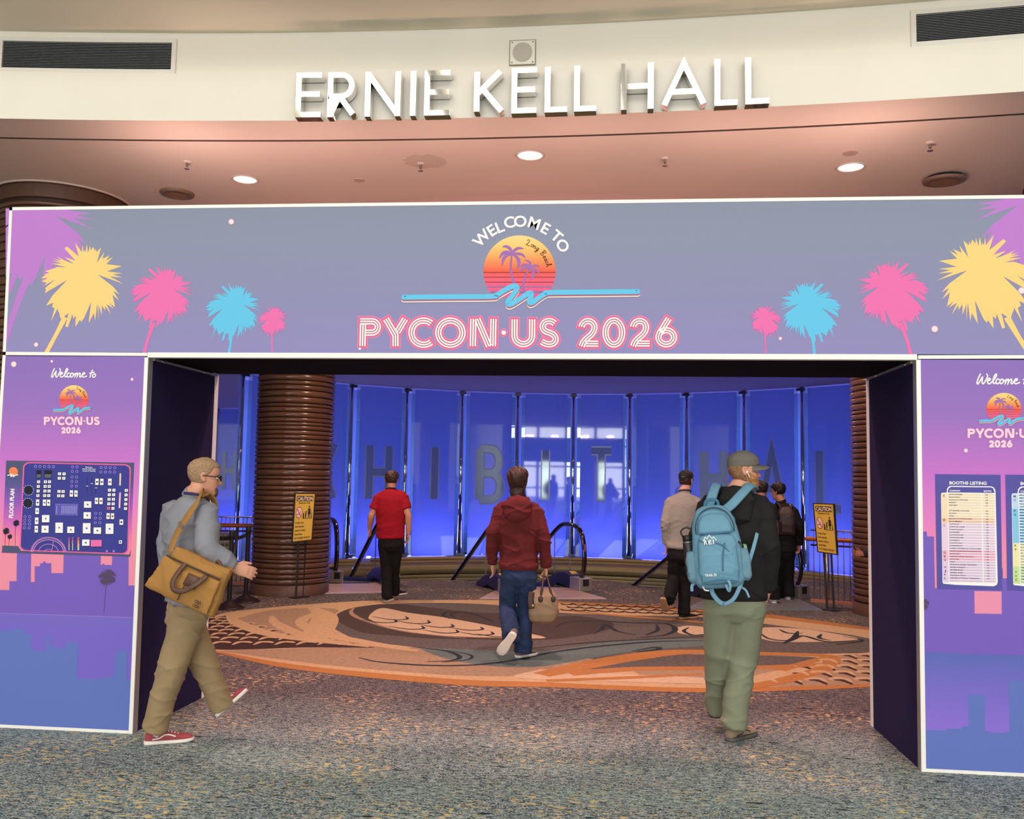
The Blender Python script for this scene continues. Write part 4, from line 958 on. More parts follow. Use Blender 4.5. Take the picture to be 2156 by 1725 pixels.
for P in ([ZA(920, 795), ZA(1250, 800), ZA(1240, 980), ZA(917, 972)],): pr.poly([ZA(920, 795), ZB_(263, 800), ZB_(257, 980), ZA(917, 972)], cm('plan_key', (98, 92, 190)), 7); pr.stroke([ZA(920, 795), ZB_(263, 800), ZB_(257, 980), ZA(917, 972)], .7, LV, 8, True)
for k in range(11):
    X = 930 + (k * 2 if k == 0 else 60 + k * 26); pr.stroke([ZA(X + 10, 825), ZA(X + 4, 955)], 1.0, cm('key_text', (190, 190, 235)), 8)
for k, s_ in enumerate(('Entrance', '(Pacific Ballroom', 'Arena & Seaside)')):
    w = (58, 110, 106)[k]; pr.text(s_, ZB_(450 - w, 196 + 31 * k), ZB_(450 + w, 198 + 31 * k), 2.5, WH, 8, .02)
for X in (420, 495, 568): pr.stroke([ZB_(X, 365 if X < 560 else 500), ZB_(X - 8, 632)], .7, BK, 7); pr.rect(*ZB_(X - 16, 492 if X < 450 else 450 if X < 560 else 522), *ZB_(X + 16, 508 if X < 450 else 466 if X < 560 else 538), cm('key_text', (190, 190, 235)), 8)
for a_, b_, cc_ in (((968, 290), (962, 490), (246, 214, 190)), ((964, 606), (952, 862), (252, 200, 226))): pr.stroke([ZB_(*a_), ZB_(*b_)], 3.4, cm('side_text_%d' % a_[1], cc_), 7)
for X in (745, 858): pr.disc(ZB_(X, 1574), 2.5, LV, 7, 12)
pr.obj('floor_plan_detail', lpanel, kind='stuff')

# ---- right banner skyline and listing boards
ZR = lambda P: [(1880 + x / 2.431, 950 + y / 2.431) for x, y in P]
pr = Print(FRONTF)
pr.poly(ZR([(143, 412), (173, 412), (175, 437), (210, 437), (215, 702), (226, 702), (226, 600), (562, 600), (563, 652), (585, 652), (585, 600), (1086, 600), (1086, 1062), (153, 1030)]), BLD, 1)
pr.poly(ZR([(417, 716), (556, 719), (557, 834), (418, 832)]), cm('pink_window', (240, 152, 184)), 2)
pr.obj('skyline_print', rpanel)
WG = gradmat('water_gradient', 0, FRONTF(2000, 1375, 0)[2], [(0, (108, 104, 206)), (.35, (146, 118, 222)), (.75, (122, 112, 208)), (1, (98, 112, 192))])
pr = Print(FRONTF); pr.poly(ZR([(153, 1030), (1086, 1062), (1086, 1680), (158, 1626)]), WG, 1)
pr.poly(ZR([(157, 1428), (272, 1430), (275, 1422), (352, 1422), (352, 1412), (388, 1410), (385, 1248), (470, 1248), (472, 1432), (495, 1434), (495, 1442), (572, 1443), (575, 1437), (597, 1437), (593, 1175), (1086, 1185), (1086, 1680), (159, 1626)]), WBL, 2); pr.obj('water_print', rpanel)
pr = Print(FRONTF); palm(pr, (1938, 1268), 15, 13, GP, [(1938, 1285, 1.6), (1938, 1310, 1.2), (1938, 1330, 1.2)], -1, (1943.5, 1200, 1990, 1370), 3); pr.obj('palm_print', rpanel)
BRD = cm('board_violet', (94, 90, 170))
def board(quad, groups, rows, full):
    """listing board; quad = tl,tr,br,bl corners on the picture plane"""
    q = [np.array(p, float) for p in quad]
    def B(u, v): return tuple((q[0] * (1 - u) + q[1] * u) * (1 - v) + (q[3] * (1 - u) + q[2] * u) * v)
    pr = Print(FRONTF); pr.poly([B(0, 0), B(1, 0), B(1, 1), B(0, 1)], BRD, 4)
    pr.text('BOOTHS LISTING', B(.215, .088), B(.785, .088), 6.4, WH, 6, .03)
    pr.poly([B(*p) for p in [(.17, .16), (.18, .125), (.21, .104), (.24, .101), (.85, .101), (.89, .108), (.915, .13), (.92, .16), (.93, .93), (.915, .955), (.87, .968), (.27, .962), (.10, .955), (.085, .945), (.083, .175), (.095, .163)]], WH, 5)
    pr.poly([B(*p) for p in [(.185, .158), (.20, .125), (.24, .110), (.85, .110), (.885, .118), (.905, .158)]], BRD, 6)
    pr.text('COMPANY', B(.215, .150), B(.38, .150), 3.2, WH, 7, .03); pr.text('BOOTH', B(.74, .150), B(.855, .150), 3.2, WH, 7, .03)
    n = len(rows); v0, v1 = .166, .948; dv = (v1 - v0) / (n + .3); i = 0
    for cols, lets, cnt in groups:
        tab, r1, r2, ink = (cm('tab_%d_%d_%d' % c, c) for c in cols)
        a, b = v0 + dv * i, v0 + dv * (i + cnt)
        pr.poly([B(.088, a + .002), B(.178, a + .002), B(.183, b), B(.093, b)], tab, 6)
        for k, ch in enumerate(lets):
            vv = (a + .030 if len(lets) < 3 else (a + b) / 2 - .028 * (len(lets) / 2 - 1)) + .032 * k; pr.text(ch, B(.112, vv), B(.142, vv), 4.2, ink, 7, .02)
        for k in range(cnt):
            va = v0 + dv * (i + k) + dv * .06; vb = va + dv * .68; s_ = .004 * i / n
            pr.poly([B(.19 + s_, va), B(.70 + s_, va), B(.70 + s_, vb), B(.19 + s_, vb)], r1, 6); pr.poly([B(.715 + s_, va), B(.90, va), B(.90, vb), B(.715 + s_, vb)], r1, 6)
            t_, num = rows[i + k]
            if t_: pr.text(t_, B(.20 + s_, vb - dv * .12), B(.20 + s_ + min(.48, .0195 * len(t_) + .02), vb - dv * .12), 2.5, ink, 7, .02)
            if num: pr.text(num, B(.765 + s_, vb - dv * .12), B(.80 + s_, vb - dv * .12), 2.5, ink, 7, .015)
        i += cnt
    return pr.obj('booth_listing', rpanel, kind='stuff')
PE = ((250, 226, 188), (246, 224, 190), 0, (110, 80, 60)); c3 = lambda a, b, d: (a, b, b, d)
rn = random.Random(5); nm = lambda: str(rn.choice((1, 2, 3, 5, 6, 7))) + '%02d' % rn.randint(2, 49)
R1 = [('AUTHORIZED', '528'), ('ANACONDA', '513'), ('ANALOG DEVICES', '340'), ('APIFY', '536'), ('ARCJET', '127'), ('', ''), ('ATTENDEE LOUNGE', '600'), ('AUTHO', '631'), ('AWS', '119')] + [(t, nm()) for t in ('BLACK PYTHON DEVS', 'BLOOMBERG', 'CAPSULE', 'CAPITAL ONE', 'CHAINGUARD', 'CHAINED', 'CLICKHOUSE', 'CLOUDFLARE', 'CODEBOT', 'CODEFLASH', 'COREWEAVE', 'CUBIST SYSTEMATIC STRATEGIES', 'DJANGONAUTS/DJANGO SOFTWARE FOUNDATION', 'ELASTIC', 'EUROPYTHON SOCIETY', 'GITHUB', 'HEX', 'HUDSON RIVER TRADING', 'JANE STREET', 'JETBRAINS', 'JINJA APP', 'KRAKEN TECH', 'LERNER PYTHON TRAINING')] + [('', '')]
G1 = [(c3((250, 226, 190), (248, 226, 190), (96, 76, 66)), 'A', 9), (c3((244, 206, 170), (240, 196, 164), (130, 60, 50)), 'B', 2), (c3((238, 214, 236), (228, 204, 230), (104, 78, 118)), 'C', 10), (c3((240, 190, 214), (236, 172, 206), (134, 66, 104)), 'DEG', 4), (c3((232, 210, 236), (220, 196, 226), (92, 66, 112)), 'HJKL', 8)]
board([(1969, 998.5), (2106.5, 1000), (2110.5, 1243), (1973, 1240)], G1, R1, True)
R2 = [(t, nm()) for t in ('MONGODB', 'META', 'MICROSOFT', 'OLD BRAND', 'OPENAI', 'PANDAS', 'POSIT, PBC', 'PREFECT', 'PYBAY', 'PYDANTIC', 'PYDATA', 'PYLADIES', 'PYREFLY', 'PYSCRIPT', 'PYTHON', 'PYTORCH', 'QUARTO', 'RED HAT', 'REVSYS', 'RIVERBED', 'RUFF', 'SENTRY', 'SCOUT', 'SNOWFLAKE', 'SONAR', 'TEMPORAL', 'TEXTUAL', 'TWILIO', 'VERCEL', 'ZED', '')]
G2 = [(c3((200, 222, 246), (192, 222, 246), (50, 70, 110)), 'MO', 5), (c3((140, 206, 240), (120, 190, 232), (30, 70, 120)), 'PQ', 12), (c3((246, 238, 186), (244, 236, 196), (110, 100, 60)), 'RS', 8), (c3((206, 230, 160), (180, 214, 150), (60, 90, 50)), 'TVZ', 6)]
board([(2117, 999.5), (2262, 1001.5), (2268, 1248), (2121, 1243)], G2, R2, False)
# ================================================================== CHROME LETTERS ON THE FASCIA
CHROME = mat('mirror_chrome', (240, 238, 232), 0.05, 1.0)
LET = [('E', 621, 678, 153, 245), ('R', 688, 750, 152, 246), ('N', 767, 842, 150, 246), ('I', 862, 875, 148, 245), ('E', 892, 950, 147, 245), ('K', 997, 1060, 146, 244), ('E', 1076, 1132, 143, 239), ('L', 1146, 1194, 141, 236), ('L', 1208, 1255, 138, 233),
       ('H', 1307, 1378, 133, 231), ('A', 1392, 1488, 127, 227), ('L', 1504, 1553, 122, 221), ('L', 1569, 1620, 118, 217)]
DL = 0.10
c0 = on_cyl(1110, 240, FC, FR - DL)
hall_sign = thing('wall_sign', 'row of mirror-chrome capital letters spelling the hall name on the cream fascia', 'sign', (0.0, float(c0[1]), ZS))
zb_, hb_ = 0, 0
vals = [(on_cyl((x0 + x1) / 2, yb, FC, FR - DL)[2], on_cyl((x0 + x1) / 2, yt, FC, FR - DL)[2]) for _, x0, x1, yt, yb in LET]
zb_ = float(np.mean([v[0] for v in vals])); zt_ = float(np.mean([v[1] for v in vals]))
for ch, x0, x1, yt, yb in LET:
    p, q = on_cyl(x0, yb, FC, FR - DL), on_cyl(x1, yb, FC, FR - DL); p[2] = q[2] = zb_
    u = unit(q - p); wd = np.linalg.norm(q - p); hh = zt_ - zb_; sw = .044
    n = np.array([-u[1], u[0], 0]); wg_, paths = SFONT[ch]
    if ch == 'N': paths = [[(0, 0), (0, 1)], [(.70, 0), (.70, 1)], [(.02, .985), (.68, .015)]]
    def mp(P):
        return [(sw / 2 + x * (wd - sw) / max(wg_, .03) if ch != 'I' else wd / 2, sw / 2 + y * (hh - sw)) for x, y in P]
    mb = MB()
    for k_, P in enumerate(paths):
        P = ext(mp(P), sw / 2 if not (ch in 'AK' and len(P) < 4) and not (ch == 'N' and k_ == 2) and not (ch == 'R' and k_ == 1) else 0.0)
        A, B = stroke_quads(P, sw); mb.prism([tuple(a) for a in A] + [tuple(b) for b in B[::-1]], p - n * .0008 * k_, u, (0, 0, 1), n * (DL - .015), CHROME)
    o = mb.obj('letter', hall_sign, bevel=0.002)

# unseen lamps added on the arch roof to tint the soffit pink
for k_, x_ in enumerate((-3.2, -2.1, -1.0, .1, 1.2, 2.3)):
    lab = ('left end', 'left part', 'left of the middle', 'right of the middle', 'right part', 'right end')[k_]; lab = 'added slim black lamp tinting the soffit from the arch roof, ' + lab
    zr = float(lerp(hTL, hTR, (x_ - hTL[0]) / (hTR[0] - hTL[0]))[2]) + .002; t = thing('added_soffit_light', lab, 'light', (x_, .93, zr), 'added lamps on the arch roof')
    mb = MB(); mb.box((-.16, -.05, 0), (.16, .05, .05)); mb.obj('housing', t, mat('lamp_black', (24, 24, 26), .5), local=True, bevel=.006)
    mb = MB(); mb.box((-.145, -.038, .05), (.145, .038, .054)); mb.obj('lens', t, mat('added_soffit_lens', (255, 190, 180), .4, emit=(255, 180, 165), estr=2.0), local=True)
    l = bpy.data.lights.new('added_soffit_lamp', 'AREA'); l.shape = 'RECTANGLE'; l.size = .28; l.size_y = .07; l.energy = (26, 14, 12, 12, 14, 24)[k_]; l.color = (1.0, .66, .56); l.spread = math.radians(170)
    o = bpy.data.objects.new('added_soffit_lamp', l); COL.objects.link(o); o.parent = t; o.location = (0, 0, .06); o.rotation_euler = (PI - .85, 0, 0)

# ================================================================== CARPET MEDALLION (woven inlay)
def gp(x, y, k): 
    p = on_z(x, y, 0.0); p[2] = 0.001 + 0.0004 * k; return p
def cmat(n, c, v=.16): return mat('carpet_' + n, c, 0.95, 0, 0.1, bump=0.35, bscale=160, var=v, vscale=38, stretch=(.6, 1.6, 1))
TAN, ORG_, BRN_, GRY, TEAL, LEAF, SAND, INKB = cmat('tan', (190, 160, 122)), cmat('orange', (172, 118, 70)), cmat('brown', (76, 66, 62)), cmat('mottle', (96, 90, 86), .35), cmat('teal', (98, 112, 110), .25), cmat('leaf', (196, 170, 140)), cmat('sand', (158, 134, 108), .25), cmat('ink', (48, 52, 58), .1)
DBR = cmat('dark_brown', (66, 50, 48), .15)
OUT = [(380, 1345), (395, 1322), (440, 1303), (480, 1290), (600, 1277), (760, 1266), (900, 1264), (1060, 1264), (1175, 1267), (1330, 1276), (1480, 1283), (1620, 1296), (1840, 1323), (1930, 1342), (1975, 1368), (1980, 1395), (1930, 1424), (1840, 1443), (1700, 1450), (1500, 1455), (1300, 1450), (1140, 1443), (1000, 1440), (900, 1432), (800, 1425), (700, 1416), (600, 1403), (500, 1382), (447, 1371), (400, 1360)]
med = []
def inlay(name, shapes):
    pr = Print(gp)
    for s_ in shapes:
        if s_[0] == 'P': pr.poly([tuple(q) for q in catmull(s_[2] + [s_[2][0]], 4)[:-1]] if s_[1] > 0 and len(s_) < 5 else s_[2], s_[3], abs(s_[1]))
        else:
            P = catmull(s_[2], 6); n = len(P); w = s_[4]
            # width given in metres on the floor: build the ribbon in floor coordinates
            Wp = np.array([on_z(x, y, 0)[:2] for x, y in P]); ws = np.interp(np.linspace(0, 1, n), np.linspace(0, 1, len(w)), w) if not np.isscalar(w) else np.full(n, w)
            A, B = stroke_quads(Wp, ws); z = 0.001 + 0.0004 * pr.up(s_[1]); hz_ = 5e-5 / n
            pr.mb.add([(a[0], a[1], z + hz_ * i_) for i_, a in enumerate(A)] + [(b[0], b[1], z + hz_ * i_) for i_, b in enumerate(B)], [(i, i + 1, n + i + 1, n + i) for i in range(n - 1)], s_[3])
    o = pr.obj(name, floor); return o
S = 'S'; P_ = 'P'
inlay('carpet_medallion', [(P_, 1, OUT, TAN)])
inlay('inlay_border', [(S, 2, [(447, 1371), (600, 1402), (800, 1424), (1000, 1439), (1140, 1442), (1300, 1449), (1500, 1454), (1700, 1449), (1840, 1442)], ORG_, [.05, .16, .2, .2, .16, .16, .14, .14]),
    (S, 2, [(1140, 1266), (1330, 1277), (1480, 1285), (1620, 1298), (1840, 1326)], ORG_, [.1, .3, .35, .3, .2])])
inlay('inlay_ground', [(P_, 2, [(690, 1318), (720, 1296), (780, 1276), (900, 1270), (1040, 1274), (1140, 1288), (1300, 1296), (1480, 1300), (1640, 1318), (1830, 1345), (1840, 1372), (1750, 1377), (1600, 1376), (1400, 1372), (1300, 1381), (1140, 1414), (1020, 1408), (980, 1385), (860, 1362), (760, 1350)], GRY),
    (P_, 3, [(702, 1303), (716, 1290), (752, 1279), (822, 1272), (900, 1279), (1000, 1290), (1060, 1292), (1140, 1300), (1220, 1298), (1290, 1312), (1270, 1330), (1150, 1348), (1000, 1347), (900, 1345), (840, 1340), (770, 1334), (735, 1322)], BRN_)])
inlay('inlay_sand', [(P_, 3, [(460, 1371), (620, 1366), (760, 1364), (900, 1366), (1000, 1382), (1140, 1396), (1250, 1388), (1140, 1420), (1000, 1424), (860, 1416), (700, 1402), (560, 1385)], SAND),
    (P_, 4, [(880, 1364), (980, 1368), (1140, 1372), (1290, 1352), (1470, 1346), (1500, 1358), (1380, 1368), (1280, 1380), (1140, 1404), (1020, 1402), (930, 1385)], TEAL)])
inlay('inlay_fields', [(P_, 3, [(500, 1303), (560, 1287), (640, 1281), (712, 1284), (690, 1306), (700, 1330), (735, 1350), (640, 1342), (560, 1328)], SAND),
    (P_, 4, [(1190, 1412), (1310, 1390), (1420, 1379), (1560, 1380), (1700, 1384), (1735, 1390), (1640, 1402), (1480, 1406), (1320, 1408)], GRY), (P_, 4, [(1330, 1412), (1480, 1411), (1600, 1409), (1660, 1408), (1600, 1424), (1480, 1440), (1380, 1436)], SAND)])
inlay('inlay_leaves', [(P_, 4, [(775, 1303), (782, 1292), (806, 1281), (860, 1291), (930, 1300), (1020, 1316), (1080, 1328), (1150, 1344), (1060, 1344), (960, 1341), (880, 1334), (810, 1320)], LEAF),
    (P_, 4, [(1424, 1322), (1450, 1318), (1486, 1322), (1500, 1330), (1470, 1338), (1430, 1334)], LEAF), (P_, 4, [(1590, 1332), (1610, 1322), (1680, 1324), (1740, 1332), (1810, 1346), (1740, 1352), (1640, 1352), (1600, 1344)], LEAF),
    (P_, 4, [(1140, 1410), (1300, 1420), (1480, 1428), (1490, 1440), (1300, 1436), (1140, 1432), (1080, 1425)], LEAF), (P_, 4, [(1560, 1440), (1600, 1420), (1700, 1404), (1735, 1402), (1690, 1424), (1620, 1440)], TAN)])
inlay('inlay_ribbons', [(S, 5, [(572, 1298), (580, 1312), (615, 1330), (652, 1342), (700, 1350)], TAN, [.05, .16, .18, .12]), (S, 5, [(655, 1279), (678, 1292), (684, 1306), (672, 1328), (668, 1345)], TAN, [.12, .3, .34, .3]),
    (S, 6, [(680, 1288), (645, 1300), (634, 1312), (650, 1324), (700, 1340), (760, 1352), (840, 1366), (880, 1372)], TAN, [.1, .14, .14, .2, .2, .16, .08]), (S, 5, [(480, 1296), (500, 1312), (560, 1334), (650, 1348), (780, 1362)], TAN, [.06, .2, .2, .1]),
    (S, 6, [(746, 1279), (740, 1292), (770, 1308), (850, 1330), (980, 1345)], SAND, [.02, .07, .05, .02]),
    (S, 5, [(1140, 1422), (1220, 1405), (1310, 1388), (1400, 1376), (1480, 1373), (1600, 1377), (1720, 1380), (1752, 1385), (1748, 1398), (1720, 1414), (1640, 1436), (1570, 1448)], ORG_, [.2, .26, .28, .2, .16, .14, .14, .16, .16, .14]),
    (S, 5, [(1200, 1420), (1320, 1410), (1480, 1408), (1600, 1406), (1735, 1400)], ORG_, [.16, .16, .14, .12]), (S, 5, [(1150, 1434), (1320, 1428), (1480, 1420)], ORG_, [.08, .1, .06]), (S, 5, [(1640, 1412), (1690, 1398), (1745, 1384)], ORG_, [.14, .1, .1]),
    (S, 5, [(1170, 1284), (1290, 1296), (1420, 1306), (1600, 1322)], ORG_, [.05, .12, .12, .06])])
dk = lambda P, w=.035, k=6: (S, k, P, INKB, [w * .3, w, w, w * .4])
inlay('inlay_lines', [dk([(755, 1386), (800, 1395), (900, 1402), (1000, 1401), (1090, 1390), (1160, 1376)], .05), dk([(880, 1364), (940, 1372), (968, 1384), (950, 1392), (900, 1394)], .05), dk([(940, 1370), (990, 1380), (985, 1390), (930, 1396)], .03),
    dk([(1100, 1384), (1180, 1372), (1260, 1362), (1380, 1352), (1480, 1350)], .06), dk([(1330, 1372), (1380, 1364), (1385, 1368), (1340, 1374)], .06), dk([(1120, 1366), (1240, 1354), (1380, 1346), (1500, 1340)], .04),
    dk([(1170, 1322), (1190, 1312), (1250, 1308), (1330, 1312), (1400, 1314), (1424, 1326), (1400, 1338), (1340, 1344)], .05), dk([(1250, 1336), (1266, 1326), (1276, 1316), (1300, 1330), (1340, 1338)], .05), dk([(1382, 1316), (1384, 1328), (1360, 1338)], .05), dk([(1410, 1314), (1420, 1328), (1396, 1340)], .05),
    dk([(1450, 1322), (1440, 1330), (1460, 1338), (1490, 1336)], .05), dk([(1600, 1334), (1620, 1346), (1660, 1350), (1690, 1340), (1740, 1352), (1800, 1350)], .06), dk([(1680, 1330), (1672, 1344), (1650, 1356)], .07), dk([(1640, 1326), (1660, 1334), (1690, 1334)], .05), dk([(1730, 1336), (1725, 1344), (1750, 1350)], .05), dk([(1775, 1340), (1816, 1350), (1760, 1358)], .04),
    dk([(948, 1304), (934, 1297), (940, 1290), (970, 1290)], .04), dk([(960, 1304), (950, 1294), (980, 1290), (1010, 1298), (1040, 1310)], .04)]
    + [dk([(x - 58, y - 7), (x - 24, y - 1), (x, y), (x + 16, y - 2), (x + 12, y - 7)], .045) for x, y in ((818, 1312), (842, 1306), (888, 1314), (876, 1326), (938, 1322), (948, 1334), (1000, 1328), (1022, 1338), (1060, 1342))])
scl = []
def scales(poly_test, x0, x1, y0, y1, dx, dy, mA, mB, mir):
    r = 0; y = y0
    while y < y1:
        f = (y - 1250) / 110.0; x = x0 + (dx * f / 2 if r % 2 else 0)
        while x < x1:
            if poly_test(x, y):
                w, h = dx * f * .46, dy * f * .9
                scl.append((S, 5, [(x - w * mir, y + h * .1), (x - w * .3 * mir, y - h * .45), (x + w * .5 * mir, y - h * .5), (x + w * mir, y - h * .3)], mA, [.02, .07, .08, .03]))
                scl.append((S, 4, [(x - w * mir, y + h * .4), (x - w * .3 * mir, y - h * .15), (x + w * .6 * mir, y - h * .25)], mB, [.02, .09, .03]))
            x += dx * f
        y += dy * f * .95; r += 1
inlay('inlay_scale_field', [(P_, 3, [(438, 1304), (470, 1298), (486, 1298), (520, 1316), (600, 1338), (700, 1356), (790, 1364), (640, 1364), (450, 1368), (440, 1340)], DBR), (P_, 3, [(1880, 1376), (1756, 1382), (1750, 1402), (1690, 1426), (1600, 1444), (1760, 1444), (1880, 1434), (1940, 1400)], SAND)])
scales(lambda x, y: 440 < x < 450 + (y - 1300) * 5.2 and y < 1365, 442, 800, 1304, 1366, 46, 12, TAN, DBR, 1)
scales(lambda x, y: x > 1758 - (y - 1388) * 3.6 and y > 1383 and y < 1440, 1560, 1900, 1384, 1444, 31, 10, TAN, DBR, -1)
inlay('inlay_scales', scl)
edge_s = []
for r, yy in enumerate((1271, 1277, 1283)):
    for k in range(12):
        x = 1180 + 27 * k + (13 if r % 2 else 0); y = yy + (x - 1180) * .035
        edge_s.append((S, 6, [(x, y), (x + 8, y + 2.6), (x + 20, y + 2.8), (x + 27, y)], DBR, [.02, .07, .07, .02]))
inlay('inlay_edge_scales', edge_s)

# ================================================================== LOBBY FURNISHINGS
BLK = mat('satin_black', (26, 24, 26), 0.35, 0.2); BLKB = mat('base_black', (46, 32, 34), 0.4, 0.3)
BELT = mat('belt_black', (20, 20, 24), 0.8)
def stanchion(x, y, label, h=0.97):
    t = thing('stanchion', label, 'stanchion', (x, y, 0), 'belt stanchions by the left column')
    mb = MB(); mb.lathe([(0.001, .0), (.19, 0), (.19, .012), (.17, .022), (.06, .075), (.036, .10), (.001, .10)], n=32); mb.obj('base', t, BLKB, True, local=True)
    mb = MB(); mb.lathe([(.029, .08), (.029, h - .09)], n=20); mb.obj('post', t, BLK, True, local=True)
    mb = MB(); mb.lathe([(.001, h), (.03, h), (.034, h - .008), (.034, h - .10), (.029, h - .11)], n=20); mb.obj('belt_head', t, BLK, True, local=True); return t
S1, S2 = on_z(482, 1281), on_z(517, 1267)
stanchion(S1[0], S1[1], 'nearer black belt stanchion beside the man with the shoulder bag')
st2 = stanchion(S2[0], S2[1], 'farther black belt stanchion close to the left ribbed column', 1.0)
def belt(par, a, b, z0, z1, sag=.02, name='belt'):
    mb = MB(); n = 9; V = []
    for k in range(n):
        t = k / (n - 1); p = lerp(np.array([a[0], a[1], z0]), np.array([b[0], b[1], z1]), t) - (0, 0, sag * 4 * t * (1 - t)); V.append(p)
    mb.tube(V, .025, 4, side=(0, 0, 1.0), ry=.0015); return mb.obj(name, par, BELT)
belt(st2, S2, S1, .90, .88)
s3 = S1 + np.array([-1.6, 0.55, 0]); belt(st2, S1, s3, .88, .88, .03, 'belt')
stanchion(s3[0], s3[1], 'black belt stanchion hidden behind the left tunnel wall of the arch')

# railings with wooden handrail, thin balusters
WOODR = mat('handrail_wood', (176, 88, 40), 0.3, 0, 0.5, var=.2, vscale=12, stretch=(1, 1, 1)); STL = mat('satin_steel', (190, 180, 182), 0.25, 0.9); STLT = mat('thin_baluster', (150, 140, 160), 0.3, 0.8)
CURBR = mat('curb_copper', (176, 112, 84), 0.5, 0.2)
def railing(p, q, label, post_t, n, hz=.90, top=1.03):
    p, q = np.array(p, float), np.array(q, float); d = unit(q - p); L_ = np.linalg.norm(q - p)
    t = thing('railing', label, 'railing', tuple(p))
    mb = MB(); mb.tube([p + (0, 0, hz) - d * .06, p + (0, 0, hz), q + (0, 0, hz), q + (0, 0, hz) + d * .06], .032, 14, capf=.8); mb.obj('handrail', t, WOODR, True)
    mb = MB(); mb.tube([p + (0, 0, top), q + (0, 0, top)], .011, 8); mb.obj('top_rail', t, STL, True)
    mb = MB(); mb.tube([p + (0, 0, hz - .085), q + (0, 0, hz - .085)], .014, 8); mb.obj('lower_rail', t, mat('rail_brown', (96, 60, 60), 0.3, 0.6), True)
    mb = MB(); mb.bar(p + (0, 0, .02), q + (0, 0, .02), .10, .04); mb.obj('curb', t, CURBR)
    for k in range(n):
        c = p + d * L_ * (k + .5) / n; mb = MB(); mb.tube([c + (0, 0, .03), c + (0, 0, top)], .0065, 6); mb.obj('baluster', t, STLT, True)
    for tt in post_t:
        c = p + d * L_ * tt; mb = MB(); mb.tube([c + (0, 0, 0), c + (0, 0, hz - .02)], .032, 12); mb.obj('post', t, STL, True)
railing((-6.7, 7.50, 0), (-4.72, 7.72, 0), 'steel railing with orange wooden handrail left of the left ribbed column', (.2,), 30)
rp, rq = on_z(1708, 1267), on_z(1786, 1273.5)
railing(tuple(rp), tuple(rq + unit(rq - rp) * .9), 'steel railing with orange wooden handrail behind the right caution sign', (.16,), 17)

